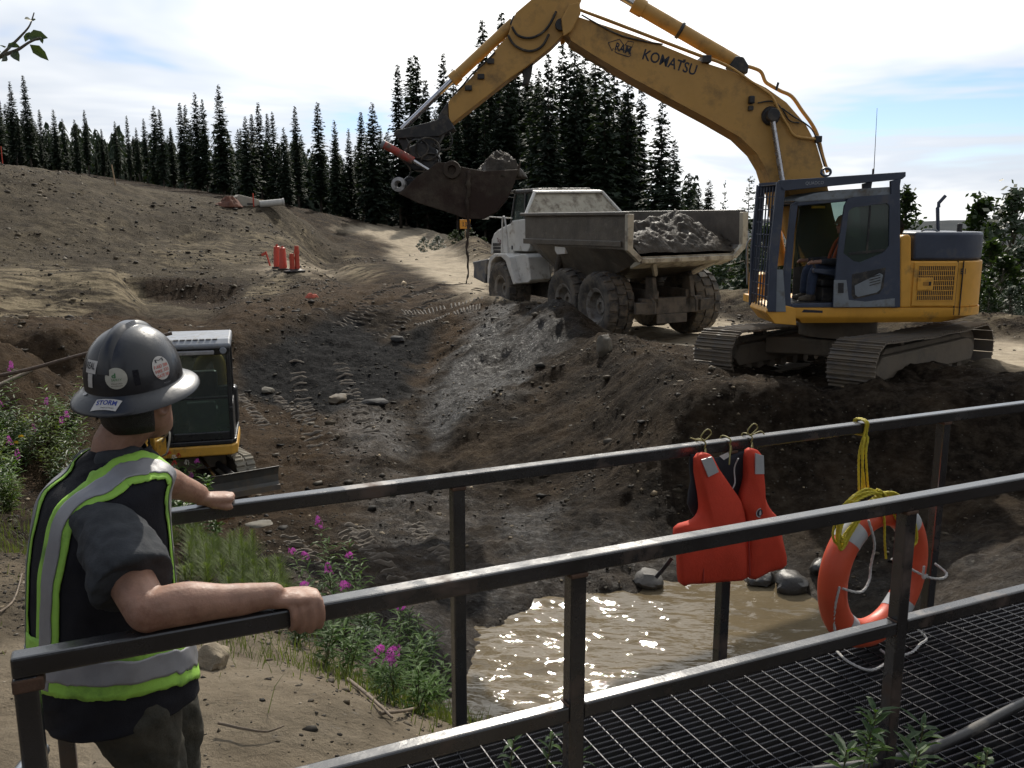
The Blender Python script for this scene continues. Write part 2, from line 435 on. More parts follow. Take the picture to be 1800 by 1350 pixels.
# ================================================================= TERRAIN
def W(px, py, Y):
    p = atY(px, py, Y); return (p.x, p.y, p.z)
CP = [
 # photographer's bank and the landing of the footbridge
 (0, 0, .40), (-1.2, 0, .4), (1.6, .2, .36), (-2.2, 1, .12), (0, 1.2, .22), (1.5, 1.9, .0), (2.8, 2.4, -.02), (-1.2, 2.2, -.05), (-2.6, 3, -.06),
 (-3.6, 4.5, -.15), (-.6, 3.0, -.10), (-.9, 3.8, -.14), (-.1, 3.2, -.3), (.4, 2.5, -.1), (1.9, 3.0, -.12), (3.2, 3.4, -.1), (1.3, 4.2, -1.0),
 (.4, 4.4, -.95), (1.2, 5.2, -1.8), (2.5, 5.0, -1.6), (4.2, 5.2, -1.1), (-3, -4, .5), (3, -4, .5), (0, -20, .8), (-6, 1, .1), (6, 2, 0), (-12, 3, .3), (14, 3, .2),
 # pond bowl, shore at z = -2
 (1.2, 7.5, -2.55), (2.2, 8.2, -2.5), (.5, 8, -2.45), (2.3, 6.5, -2.5), (.9, 6.6, -2.4),
 (-.06, 9.1, -2.0), (1.2, 9.25, -2.0), (2.2, 9.65, -2.0), (3.0, 9.15, -2.0), (3.25, 8.4, -2.0), (3.35, 7.5, -2.0), (3.6, 6.5, -1.95), (-.4, 7.6, -2.0), (-.55, 6.8, -1.98), (.2, 6.3, -2.0), (1.2, 5.6, -2.0),
 (4.2, 8, -1.5), (4.6, 6.5, -1.1), (5.5, 6, -.6), (7, 6.5, -.2), (6, 8.5, -.95), (9, 8, -.15),
 # muddy face between pond and pad
 (1.2, 10.3, -1.75), (2.3, 10.6, -1.72), (3.5, 10.5, -1.55), (5, 10.3, -1.25), (7, 10.2, -.8), (9, 10.6, -.3), (3.2, 11.2, -1.15), (4.6, 11.1, -1.0),
 (2.6, 12.1, -.5), (4, 11.95, -.5), (6, 11.7, -.42), (8.5, 11.6, -.15), (11, 12, 0.0),
 # pad, haul road past the truck
 (3, 14.5, -.48), (5.5, 14.6, -.46), (8, 14.5, -.44), (11, 14.5, -.3), (3.5, 17.5, -.55), (6, 18, -.62), (9, 18, -.6), (5, 20.6, -.85), (8, 22, -.85), (2.5, 22.5, -.98), (4.8, 23.6, -1.0), (5.5, 25, -1.0), (1.3, 26.5, -.97), (3.3, 27.5, -1.0), (.2, 28, -.92), (3, 30, -.95), (-.2, 31.5, -.75), (3.6, 21, -.9), (9, 26, -.9),
 (2.55, 14.4, -.5), (2.2, 17.9, -.5), (1.25, 21.5, -.36), (-.45, 26, -.45), (.5, 23.7, -.38),
 # slope of the pad down to the pit, toe line
 (-.2, 20, -1.3), (.5, 16, -1.5), (1.1, 13, -1.6), (1.0, 18.5, -.95), (1.5, 15, -1.05), (1.8, 13, -1.05), (-2.1, 18.4, -1.65), (-1.3, 14.8, -1.92), (-.5, 11.8, -2.0), (-.2, 10, -1.98), (-2.3, 23, -1.25), (-1.6, 21, -1.2),
 # pit floor and its left rim
 (-3, 14, -1.97), (-4.6, 13, -1.98), (-3, 11, -1.92), (-4.5, 10.5, -1.75), (-6.5, 12, -1.6), (-5.5, 15, -1.9), (-4, 18, -1.75), (-6, 19, -1.65),
 (-8, 12, -.95), (-9, 16, -1.1), (-10, 9, -.35), (-7, 8, -.4), (-5, 7.5, -.75), (-3, 7.5, -1.15), (-2, 8.5, -1.55), (-2, 6, -.8), (-1, 6, -1.3), (-4, 6, -.4), (-7, 5.5, -.1),
 # dark gravel bench
 (-4.9, 26, -.8), (-6.4, 25, -.9), (-3.4, 26, -.9), (-4.5, 22.5, -1.35), (-2.8, 22, -1.4),
 # ground rising to the road and the trench on the left
 W(500, 520, 31), W(640, 500, 36), W(560, 440, 60), W(500, 478, 40), W(440, 500, 36), W(735, 432, 75), W(760, 470, 46), W(690, 412, 120), W(600, 470, 44), W(590, 455, 54), W(640, 440, 66),
 W(780, 500, 33), W(830, 525, 27.5),
 W(0, 478, 32), W(200, 479, 32), W(100, 540, 28.5), W(0, 545, 27.5), W(240, 545, 28), W(285, 527, 29), W(330, 528, 31), W(350, 492, 37), W(420, 528, 31.5), W(250, 488, 38),
 W(0, 620, 14), W(100, 600, 17), W(250, 560, 24), W(-150, 560, 17), W(-150, 480, 30),
 # cut bank on the left, its crest, and the ground behind
 W(0, 292, 55), W(120, 312, 57), W(250, 337, 60), W(400, 360, 62), W(480, 362, 62), W(540, 388, 68), W(592, 412, 76), W(100, 400, 45), W(300, 420, 49), W(450, 432, 50), W(530, 430, 56), W(-200, 270, 50), W(-200, 420, 38),
 (-35, 72, 5.0), (-22, 82, 3.4), (-14, 98, 1.4), (0, 110, .6), (-48, 90, 7), (-5, 150, .6), (-60, 130, 8), (-100, 60, 9), (-100, 180, 9), (0, 240, 0),
 # off the right-hand side of the road the ground falls away
 (12, 35, -2), (20, 30, -3), (20, 60, -5), (7, 50, -1.6), (15, 21, -1.0), (30, 40, -6), (20, 110, -3), (45, 100, -8), (24, 14, -.5), (40, 20, -3), (70, 60, -12), (80, 200, -25), (140, 120, -25),
 (11, 30, -.6), W(760, 415, 100), W(830, 432, 60),
]
CP = np.array(CP, float)
def _lp(x, y):
    x = np.asarray(x, float); y = np.asarray(y, float) + 0.6
    r_ = np.sqrt(x * x + y * y) + 0.9
    return np.arctan2(x, y) * 1.0, np.log(r_)
_ca, _cr = _lp(CP[:, 0], CP[:, 1])
_c2 = 0.02 ** 2
def _phi(a, r_, a2, r2):
    return np.sqrt((a[:, None] - a2[None]) ** 2 + (r_[:, None] - r2[None]) ** 2 + _c2)
_n = len(CP)
_A = np.zeros((_n + 3, _n + 3)); _A[:_n, :_n] = -_phi(_ca, _cr, _ca, _cr) - 0.004 * np.eye(_n)
_A[:_n, _n] = 1; _A[:_n, _n + 1] = _ca; _A[:_n, _n + 2] = _cr; _A[_n:, :_n] = _A[:_n, _n:].T
_w = np.linalg.solve(_A, np.concatenate([CP[:, 2], np.zeros(3)]))
ROAD = [(-20, 150), W(690, 412, 120)[:2], W(735, 430, 75)[:2], W(745, 468, 46)[:2], (-.4, 31), (3.6, 25), (6.5, 19), (10.5, 16.5), (17, 14.5)]
WINDROW = [W(700, 404, 110)[:2], W(790, 410, 82)[:2], W(850, 440, 52)[:2], (3.2, 36), (7.5, 29), (10.5, 22.5), (14, 18.5), (22, 16)]
CREST = [(-1.2, 27.6), (-.45, 26), (.45, 23.8), (1.2, 21.6), (2.0, 18.2), (2.35, 15), (2.5, 12.6), (4.2, 11.9), (7, 11.4)]
def H(x, y, fine=True):
    x = np.atleast_1d(np.asarray(x, float)); y = np.atleast_1d(np.asarray(y, float))
    a, r_ = _lp(x, y)
    z = np.empty(len(x))
    for i in range(0, len(x), 40000):
        s = slice(i, i + 40000)
        z[s] = -_phi(a[s], r_[s], _ca, _cr) @ _w[:_n] + _w[_n] + _w[_n + 1] * a[s] + _w[_n + 2] * r_[s]
    rr = np.hypot(x, y)
    far = sstep(220, 1500, rr)
    z = z * (1 - far) + far * (-70)
    # windrow of loose gravel along the right edge of the road
    d, s_ = line_d(x, y, WINDROW)
    z = z + (0.55 + 0.2 * fbm(x, y, 3, 3, 5)) * np.exp(-(d / 1.0) ** 2) * sstep(3, 8, y)
    # heap of muck thrown up in front of the tracks, and clods on the pad edge
    z = z + 0.38 * np.exp(-(((x - 8.6) / 2.0) ** 2 + ((y - 11.9) / .8) ** 2)) + 0.22 * np.exp(-(((x - 1.1) / .9) ** 2 + ((y - 21.3) / 1.6) ** 2))
    # lip of the pad, furrows raked down its face, gully at its foot, mound of black gravel
    cd, cs = line_d(x, y, CREST)
    z = z + (.20 + .10 * fbm(x, y, 1.1, 2, 111)) * np.exp(-(cd / .55) ** 2)
    face = np.exp(-((cd - 1.6) / 1.3) ** 2) * (x < 6)
    z = z + face * (.13 * fbm(cs, cd * .16, .55, 3, 115) - .05)
    gd, _ = line_d(x, y, [(-2.1, 22), (-2.0, 19), (-1.6, 16.5), (-1.2, 14)])
    z = z - .28 * np.exp(-(gd / .6) ** 2)
    md, _ = line_d(x, y, [(-7.2, 22.0), (-6.3, 24.2), (-5.0, 25.8), (-3.6, 25.9)])
    z = z + .38 * np.exp(-(md / .9) ** 2)
    for ta, tb in (((5.0, 12.2), (8.0, 14.8)), ((3.2, 13.9), (4.3, 14.9))):      # muck squeezed up beside the crawler tracks
        td, _ = line_d(x, y, [ta, tb]); z = z + (.17 + .08 * fbm(x, y, .7, 2, 119)) * np.exp(-(td / .38) ** 2)
    # cut trench on the left and the roadside ditch
    tsd = poly_sd(x, y, [(-11.0, 23.5), (-7.4, 23.5), (-9.0, 29.6), (-10.6, 36.5), (-16.6, 36.5), (-13.4, 29.6)])
    z = z - sstep(.0, 1.3, -tsd) * np.maximum(0, z + 1.2)
    dd_, _ = line_d(x, y, [(-14, 70), (-12.2, 58), (-10.2, 48), (-7.6, 42), (-5.5, 37)])
    z = z - .75 * np.exp(-(dd_ / 1.3) ** 2)
    road, _ = line_d(x, y, ROAD)
    rm = 1 - sstep(2.4, 4.2, road)
    k = sstep(2.5, 9, rr)
    kk = k * (1 - 0.75 * rm) * (1 - far)
    z = z + kk * (0.14 * fbm(x, y, 4.5, 3, 21) * sstep(6, 14, rr) + 0.11 * fbm(x, y, 1.6, 4, 31)) + 0.03 * (1 - rm * .6) * fbm(x, y, .5, 3, 41) * (1 - far)
    z = z + 0.35 * sstep(30, 60, rr) * fbm(x, y, 14, 4, 51) * (1 - rm) * (1 - far)
    # rill marks running down the cut bank
    bank = sstep(30, 36, y) * (1 - sstep(60, 66, y)) * (1 - sstep(-16, -9, x))
    z = z + bank * (0.10 * fbm(x * 1.0 + y * .25, y * .2, 1.4, 3, 61) + 0.24 * fbm(x, y, 2.6, 4, 65, .65) + .16 * np.abs(fbm(x * .35, y, .9, 3, 67)))
    # twin ruts on the haul road
    z = z - 0.09 * rm * (np.exp(-((road - 1.1) / .45) ** 2)) * (0.6 + 0.4 * fbm(x, y, 6, 2, 71))
    if fine:
        z = z + (0.010 + 0.034 * k) * fbm(x, y, .17, 3, 81, .6) * (1 - far) * (1 - .6 * rm)
        # broken slabs and clods: ridged noise where the ground was freshly dug
        dug = sstep(6, 9, y) * (1 - sstep(26, 34, y)) * (1 - rm)
        z = z + dug * 0.16 * np.maximum(0, fbm(x, y, .8, 3, 91) - .05) + dug * 0.08 * np.maximum(0, fbm(x, y, .3, 2, 95) - .08)
    return z

# angular steps fine inside the view, coarse behind; rows spaced by ratio
th = np.concatenate([np.linspace(-180, -62, 24)[:-1], np.linspace(-62, -36, 50)[:-1], np.linspace(-36, 36, 620)[:-1], np.linspace(36, 62, 50)[:-1], np.linspace(62, 180, 24)[:-1]])
rad = np.concatenate([[0.05, .4, .7], np.geomspace(1.0, 2.4, 40)[:-1], np.geomspace(2.4, 34, 440)[:-1], np.geomspace(34, 250, 150)[:-1], np.geomspace(250, 9000, 30)])
TT, RR = np.meshgrid(np.radians(th), rad)
GX = (RR * np.sin(TT)).ravel(); GY = (RR * np.cos(TT)).ravel()
GZ = H(GX, GY)
na, nr = len(th), len(rad)
_thr = np.radians(th); _G2 = GZ.reshape(nr, na)
def Hq(x, y):
    """ground height looked up from the built sheet"""
    x = np.atleast_1d(np.asarray(x, float)); y = np.atleast_1d(np.asarray(y, float))
    a = np.arctan2(x, y); r_ = np.clip(np.hypot(x, y), rad[0], rad[-1] * .999)
    j = np.clip(np.searchsorted(_thr, a) - 1, 0, na - 2); i = np.clip(np.searchsorted(rad, r_) - 1, 0, nr - 2)
    fa = np.clip((a - _thr[j]) / (_thr[j + 1] - _thr[j]), 0, 1); fr = (r_ - rad[i]) / (rad[i + 1] - rad[i])
    return (_G2[i, j] * (1 - fa) + _G2[i, j + 1] * fa) * (1 - fr) + (_G2[i + 1, j] * (1 - fa) + _G2[i + 1, j + 1] * fa) * fr
def gz(x, y): return float(Hq(x, y)[0])
idx = np.arange(na * nr).reshape(nr, na)
q = np.stack([idx[:-1, :], np.roll(idx, -1, 1)[:-1, :], np.roll(idx, -1, 1)[1:, :], idx[1:, :]], -1).reshape(-1, 4)[:, ::-1]
gme = bpy.data.meshes.new('ground')
gme.vertices.add(na * nr); gme.vertices.foreach_set('co', np.stack([GX, GY, GZ], 1).ravel())
gme.loops.add(q.size); gme.loops.foreach_set('vertex_index', q.ravel().astype(np.int32))
gme.polygons.add(len(q)); gme.polygons.foreach_set('loop_start', np.arange(0, q.size, 4, dtype=np.int32))
gme.polygons.foreach_set('use_smooth', np.ones(len(q), bool))
gme.update(calc_edges=True)
# soil zones carried as vertex attributes (kinds of soil, and the berm's lit brown face)
PX, PY, DEP = to_px(np.stack([GX, GY, GZ], 1))
front = DEP > 0.5
jit = fbm(GX, GY, 1.2, 4, 3)
road_d, _ = line_d(GX, GY, ROAD)
wd, _ = line_d(GX, GY, WINDROW)
jr = fbm(GX, GY, 2.5, 4, 13)
jf = fbm(GX, GY, .6, 3, 17)
# the outline of each soil patch was read off as ground points; distances are in a sheared plan where far metres shrink
LX, LY = GX / np.maximum(GY, 1) * 10, np.log(np.maximum(GY, 1)) * 10
def patch(pix, soft=.25, rough=.35, at=None):
    Q = []
    for (x, y) in pix:
        d = ray(x, y); t = np.geomspace(2, 260, 900); h_ = np.nonzero(CAM_Z + d.z * t < Hq(d.x * t, d.y * t))[0]
        i = h_[0] if len(h_) else 899; Q.append((d.x / d.y * 10, math.log(max(1, d.y * t[i])) * 10))
    if at is not None:
        return 1 - sstep(-soft, soft, poly_sd(at[0] / np.maximum(at[1], 1) * 10, np.log(np.maximum(at[1], 1)) * 10, Q))
    sd_ = poly_sd(LX, LY, Q) + rough * (jit * .6 + jf * .5)
    return (1 - sstep(-soft, soft, sd_)) * (GY > 1)
dry = (1 - sstep(2.0, 3.6, road_d + jr * 1.2)) * (1 - sstep(26, 29, GY))
dry = np.maximum(dry, patch([(590, 405), (690, 402), (770, 416), (792, 438), (838, 462), (870, 480), (850, 520), (832, 531), (803, 507), (750, 482), (702, 464), (682, 450), (694, 434), (655, 416)], .16, .15))
dry = np.maximum(dry, .8 * (1 - sstep(3.0, 5.0, road_d + jr)) * sstep(74, 84, GY))
dry = np.maximum(dry, (1 - sstep(2.0, 3.4, np.hypot(GX + .9, GY - 3.3) + jit * .8)) * .50)         # sandy landing beside the footbridge
dry = np.maximum(dry, .34 * (1 - sstep(2.5, 5, np.hypot(GX + 3, GY - 3) + jit)))
dry = np.maximum(dry, .7 * patch([(440, 475), (560, 471), (600, 480), (540, 487), (470, 487)], .2, .3))
DARKPIX = [(415, 690), (430, 640), (480, 602), (560, 560), (640, 556), (690, 598), (755, 574), (772, 600), (745, 640), (722, 690), (700, 716), (560, 724), (470, 706)]
dark = patch(DARKPIX, .18, .35)
dark_b = patch([(855, 545), (985, 562), (1005, 592), (930, 655), (850, 725), (762, 795), (735, 765), (758, 690), (800, 612)], .3, .7)
dark = np.maximum(dark, .7 * dark_b)
pond_d = np.hypot((GX - 1.4) / 1.25, GY - 7.6)
wet = .8 * (1 - sstep(2.0, 4.2, pond_d + jit * .9))
wet = np.maximum(wet, dark_b)
wet = np.maximum(wet, patch([(600, 730), (700, 718), (740, 772), (725, 805), (620, 795)], .3, .6))
wet = np.maximum(wet, patch([(870, 905), (1000, 880), (1010, 950), (990, 1040), (900, 1060), (880, 980)], .3, .6))
wet = np.maximum(wet, .7 * patch([(640, 830), (860, 830), (860, 1000), (700, 1010)], .4, 1.0))
wet *= (1 - dry)
bankm = sstep(27, 31, GY) * (1 - sstep(66, 74, GY)) * (1 - sstep(-13, -7, GX + .1 * (GY - 40)))
pale = bankm * np.clip(.12 + .5 * fbm(GX, GY, 6, 3, 23), 0, 1) * (1 - .6 * sstep(42, 54, GY))
pale = np.maximum(pale, .95 * patch([(-200, 470), (0, 478), (205, 478), (290, 524), (240, 547), (120, 556), (0, 562), (-200, 570)], .25, .4))
pale = np.maximum(pale, .9 * patch([(428, 512), (490, 482), (520, 483), (482, 520), (420, 527)], .15, .2))
pale = np.maximum(pale, .55 * patch([(250, 430), (460, 425), (600, 450), (480, 470), (260, 462)], .4, 1.2))
pale = np.maximum(pale, .8 * patch([(596, 470), (680, 470), (660, 490), (600, 492)], .2, .3))
pale = np.maximum(pale, (1 - sstep(0, 1, wd / 1.6)) * .6)
rust = patch([(828, 528), (872, 540), (805, 606), (762, 664), (722, 694), (708, 675), (760, 592)], .2, .3)  # berm's sunlit left face, its light put into the brown soil colour
rust = np.maximum(rust, .6 * patch([(-100, 560), (250, 550), (450, 520), (640, 500), (800, 520), (760, 560), (640, 556), (540, 570), (420, 640), (410, 700), (600, 740), (560, 900), (330, 960), (-100, 760)], .5, 1.4))
trench = patch([(236, 492), (432, 490), (418, 532), (292, 532)], .12, .15)
bankg = bankm * (1 - trench); pale = pale * (1 - trench); rust = np.maximum(rust, .8 * trench)
dark = np.maximum(dark, .45 * trench)
for nm, chans in (('zone', (dry, dark, wet)), ('zone_b', (pale, rust, bankg))):
    at = gme.color_attributes.new(nm, 'FLOAT_COLOR', 'POINT')
    arr = np.ones((na * nr, 4), np.float32)
    for i, c_ in enumerate(chans): arr[:, i] = np.clip(c_, 0, 1)
    at.data.foreach_set('color', arr.ravel())

def ground_material():
    m = bpy.data.materials.new('worked_soil'); m.use_nodes = True
    N, L = m.node_tree.nodes, m.node_tree.links
    b = N['Principled BSDF']
    geo = N.new('ShaderNodeNewGeometry')
    def noise(sc, det=6, rg=.6, stretch=None):
        n = N.new('ShaderNodeTexNoise'); n.inputs['Scale'].default_value = sc; n.inputs['Detail'].default_value = det; n.inputs['Roughness'].default_value = rg
        if stretch:
            mp = N.new('ShaderNodeMapping'); mp.inputs['Scale'].default_value = stretch[0]; mp.inputs['Rotation'].default_value = stretch[1]
            L.new(geo.outputs['Position'], mp.inputs['Vector']); L.new(mp.outputs[0], n.inputs['Vector'])
        else: L.new(geo.outputs['Position'], n.inputs['Vector'])
        return n.outputs['Fac']
    def voro(sc, feat='F1'):
        n = N.new('ShaderNodeTexVoronoi'); n.inputs['Scale'].default_value = sc; n.feature = feat
        L.new(geo.outputs['Position'], n.inputs['Vector']); return n
    def ramp(src, *stops):
        r_ = N.new('ShaderNodeValToRGB')
        while len(r_.color_ramp.elements) < len(stops): r_.color_ramp.elements.new(.5)
        for e, (p, c) in zip(r_.color_ramp.elements, stops): e.position = p; e.color = (*(c if isinstance(c, tuple) else (c,) * 3), 1)
        L.new(src, r_.inputs[0]); return r_.outputs[0]
    def mix(f, a, bb, mode='MIX'):
        x = N.new('ShaderNodeMix'); x.data_type = 'RGBA'; x.blend_type = mode
        for s, i in ((f, 0), (a, 6), (bb, 7)):
            if isinstance(s, tuple): x.inputs[i].default_value = (*s, 1)
            elif isinstance(s, (int, float)): x.inputs[i].default_value = s
            else: L.new(s, x.inputs[i])
        return x.outputs[2]
    def mth(op, a, bb):
        x = N.new('ShaderNodeMath'); x.operation = op; x.use_clamp = False
        for s, i in ((a, 0), (bb, 1)):
            if isinstance(s, (int, float)): x.inputs[i].default_value = s
            else: L.new(s, x.inputs[i])
        return x.outputs[0]
    def attr(n):
        a = N.new('ShaderNodeAttribute'); a.attribute_name = n; a.attribute_type = 'GEOMETRY'
        s = N.new('ShaderNodeSeparateColor'); L.new(a.outputs['Color'], s.inputs[0]); return s.outputs
    dry_, dark_, wet_ = attr('zone')[:3]; pale_, rust_, bank_ = attr('zone_b')[:3]
    nb = noise(.9, 4, .68); nf = noise(7, 3, .7); nm = noise(2.6, 4, .65)
    soil = ramp(nb, (.36, (.014, .0096, .0062)), (.50, (.037, .0257, .0165)), (.66, (.095, .0675, .0425)))
    soil = mix(ramp(nf, (.42, .0), (.68, 1.0)), mix(1.0, soil, (.72, .70, .68), 'MULTIPLY'), mix(.42, soil, (.105, .083, .058)))
    soil = mix(rust_, soil, mix(ramp(nm, (.3, 0.0), (.7, 1.0)), (.042, .0262, .0152), (.130, .086, .050)))
    # grey cut bank with pale streaks of dried silt
    st = noise(1.0, 4, .65, ((.5, 2.2, 3.2), (0, 0, R(28))))
    bankc = mix(ramp(nb, (.35, 0.0), (.65, 1.0)), ramp(nm, (.3, (.027, .0215, .0150)), (.7, (.068, .055, .039))), ramp(nm, (.3, (.060, .049, .035)), (.7, (.130, .106, .073))))
    soil = mix(bank_, soil, bankc)
    pf = mth('MULTIPLY', pale_, ramp(st, (.42, 0.0), (.60, 1.0)))
    soil = mix(pf, soil, (.33, .27, .175))
    # dark shale gravel
    vg = voro(9.0)
    vcol = ramp(vg.outputs['Color'], (.0, (.006, .0062, .0068)), (.6, (.012, .0122, .013)), (1.0, (.034, .033, .032)))
    soil = mix(dark_, soil, vcol)
    # dry sandy silt: road and landing
    sand = ramp(nm, (.3, (.26, .215, .155)), (.55, (.37, .31, .225)), (.75, (.45, .385, .29)))
    soil = mix(mth('MULTIPLY', dry_, ramp(nb, (.25, .55), (.5, 1.0))), soil, sand)
    # scattered pale pebbles at two sizes
    for sc, th0, cc in ((15.0, .10, (.17, .150, .122)), (6.0, .06, (.16, .142, .115))):
        vv = voro(sc)
        peb = ramp(vv.outputs['Distance'], (th0, 1.0), (th0 + .07, 0.0))
        sel = ramp(vv.outputs['Color'], (.62, 0.0), (.66, 1.0))
        soil = mix(mth('MULTIPLY', mth('MULTIPLY', peb, sel), mth('SUBTRACT', .8, mth('MULTIPLY', dark_, .68))), soil, cc)
    damp = mth('MULTIPLY', wet_, ramp(nm, (.25, .35), (.65, 1.0)))
    soil = mix(damp, soil, mix(1.0, soil, (.62, .60, .58), 'MULTIPLY'))
    L.new(soil, b.inputs['Base Color'])
    h0 = noise(13, 6, .82)
    rough = mix(damp, (.92, .92, .92), ramp(h0, (.50, .78), (.63, .20)))
    L.new(rough, b.inputs['Roughness'])
    L.new(mix(damp, (.07, .07, .07), (.45, .45, .45)), b.inputs['Specular IOR Level'])
    # relief: clods, pebbles, grit
    h1 = h0
    hh = mth('ADD', h1, mth('MULTIPLY', nm, 1.8))
    bp = N.new('ShaderNodeBump'); bp.inputs['Strength'].default_value = 1.0; bp.inputs['Distance'].default_value = .13
    bs = mix(dry_, (1.0, 1.0, 1.0), (.38, .38, .38)); L.new(bs, bp.inputs['Strength']); L.new(hh, bp.inputs['Height']); L.new(bp.outputs[0], b.inputs['Normal'])
    return m
MAT_GROUND = ground_material()
gme.materials.append(MAT_GROUND)
ground = tag(obj('ground', gme), 'churned muddy earth of the work site with pit, pad and haul road', None, None, 'structure')

# ---------------------------------------------------------------- pond
WATER_Z = -2.0
def make_pond():
    n = 260
    xs = np.linspace(-1.4, 4.6, n); ys = np.linspace(4.6, 10.4, n)
    X_, Y_ = np.meshgrid(xs, ys)
    w = 0.030 * fbm(X_ * .7 + Y_ * .25, Y_ * 1.6, .62, 3, 101) + 0.010 * fbm(X_ * .8, Y_ * 1.5, .19, 2, 111)
    Z_ = WATER_Z + w
    me = bpy.data.meshes.new('pond')
    id_ = np.arange(n * n).reshape(n, n)
    qq = np.stack([id_[:-1, :-1], id_[:-1, 1:], id_[1:, 1:], id_[1:, :-1]], -1).reshape(-1, 4)
    me.from_pydata(np.stack([X_.ravel(), Y_.ravel(), Z_.ravel()], 1).tolist(), [], qq.tolist())
    me.polygons.foreach_set('use_smooth', [True] * len(me.polygons))
    m = bpy.data.materials.new('silty_water'); m.use_nodes = True
    N, L = m.node_tree.nodes, m.node_tree.links
    b = N['Principled BSDF']
    b.inputs['Roughness'].default_value = .035; b.inputs['IOR'].default_value = 1.33; b.inputs['Specular IOR Level'].default_value = .5
    g = N.new('ShaderNodeNewGeometry')
    nz = N.new('ShaderNodeTexNoise'); nz.inputs['Scale'].default_value = .8; nz.inputs['Detail'].default_value = 4; L.new(g.outputs['Position'], nz.inputs['Vector'])
    rp = N.new('ShaderNodeValToRGB'); rp.color_ramp.elements[0].color = (.115, .088, .052, 1); rp.color_ramp.elements[1].color = (.165, .130, .080, 1)
    rp.color_ramp.elements[0].position = .3; rp.color_ramp.elements[1].position = .7
    L.new(nz.outputs['Fac'], rp.inputs[0]); L.new(rp.outputs[0], b.inputs['Base Color'])
    mp = N.new('ShaderNodeMapping'); mp.inputs['Scale'].default_value = (5, 11, 5); mp.inputs['Rotation'].default_value = (0, 0, R(12)); L.new(g.outputs['Position'], mp.inputs['Vector'])
    n2_ = N.new('ShaderNodeTexNoise'); n2_.inputs['Scale'].default_value = 1.0; n2_.inputs['Detail'].default_value = 3; L.new(mp.outputs[0], n2_.inputs['Vector'])
    bp = N.new('ShaderNodeBump'); bp.inputs['Strength'].default_value = .4; bp.inputs['Distance'].default_value = .03
    L.new(n2_.outputs['Fac'], bp.inputs['Height']); L.new(bp.outputs[0], b.inputs['Normal'])
    me.materials.append(m)
    return tag(obj('pond', me), 'rippled brown silty water filling the sump', None, None, 'structure')
make_pond()

# ---------------------------------------------------------------- far hills
def make_hills():
    mb = MB(); n = 160
    def prof(a, k): return 0.5 + 0.5 * float(fbm([a * 3.1 + k], [k * 7.7], 1.0, 4, 121 + k)[0])
    for k, (dist, base, amp) in enumerate(((3600, -75, 76), (5200, -75, 88))):
        g = []
        for frac, hgt in ((0, 0), (.25, .55), (.5, 1.0), (.75, .6), (1.0, 0)):
            row = []
            for j in range(n):
                a = R(-75 + 150 * j / (n - 1)); d = dist * (1 + .45 * (frac - .5))
                z = base + amp * hgt * (.62 + .38 * prof(math.degrees(a) * .09 + frac * .3, k))
                row.append((d * math.sin(a), d * math.cos(a), z))
            g.append(row)
        mb.sheet(g)
    m = mat('hazed_forest_hill', (.012, .018, .022), .95, var=.4, scale=.004, spec=.1)  # bluish tint puts the haze of distance into the forest colour
    o = mb.build('hills', m, smooth=180, fix=True)
    tag(o, 'low forested hills far beyond the valley', None, None, 'structure')
make_hills()
# ================================================================= FOOTBRIDGE
RAIL_Z = 1.07
_a, _b = atZ(62, 1152, RAIL_Z), atZ(1560, 883, RAIL_Z)
BD = V((_b.x - _a.x, _b.y - _a.y, 0)).normalized()         # along the walkway
BN = V((-BD.y, BD.x, 0))                                   # across, away from the camera
N0 = V((_a.x, _a.y, 0))
_f1, _f2 = atZ(330, 895, RAIL_Z), atZ(1790, 700, RAIL_Z)
BW = ((_f1 - N0).dot(BN) + (_f2 - N0).dot(BN)) / 2         # rail to rail
def bp_(t, w, z=0.0): return N0 + BD * t + BN * w + V((0, 0, z))
def t_of(px, py, z, w=0):
    p = atZ(px, py, z); return (p - N0).dot(BD)
MAT_STEEL = mat('mill_steel', (.022, .022, .024), .24, 0, .3, 5, .05, 60, dirt=((.085, .048, .030), .15, 3.5), spec=.75, rvar=.07)
MAT_STEEL.node_tree.nodes['Principled BSDF'].inputs['IOR'].default_value = 1.6
MAT_RUST = mat('weld_rust', (.085, .046, .028), .8, 0, .4, 25, .3, 80)
MAT_GRATE = mat('grating_steel', (.10, .10, .108), .42, .8, .2, 9)
MAT_CHANNEL = mat('deck_channel', (.055, .05, .048), .6, .3, .3, 6, .15, 40, dirt=((.13, .10, .075), .35, 5))
bridge = empty('footbridge', bp_(0, BW / 2, 0), math.atan2(BD.y, BD.x))
tag(bridge, 'grated steel footbridge with square tube handrails over the pond', 'footbridge')
S = .05
LEN = 7.4
# local frame: x along, y across (0 = middle), z up
yn, yf = -BW / 2, BW / 2
def bar(name, x0, x1, y0, y1, z0, z1, m=MAT_STEEL, bev=.006):
    return MB().box(x0, x1, y0, y1, z0, z1).build(name, m, bridge, bevel=bev)
bar('top_rail', -S, LEN, yn, yn + S, RAIL_Z - S, RAIL_Z)
bar('top_rail', -.05, LEN, yf - S, yf, RAIL_Z - S, RAIL_Z)
MIDZ = RAIL_Z - .46
near_posts = [-S, t_of(988, 1010, 1.0), t_of(1548, 893, 1.0)]
sp = near_posts[2] - near_posts[1]
near_posts += [near_posts[2] + sp * k for k in (1, 2, 3)]
tf = lambda px, py: (atZ(px, py, 1.0) - N0).dot(BD)
far_posts = [-.05, tf(784, 858), tf(1262, 795), tf(1640, 745)]
far_posts += [far_posts[3] + 1.25, far_posts[3] + 2.5]
def weld(x, y, z, sx=.056, sy=.056):
    return MB().box(x - .003, x + S + .003, y - .003, y + S + .003, z - .013, z).build('weld', MAT_RUST, bridge, bevel=.003)
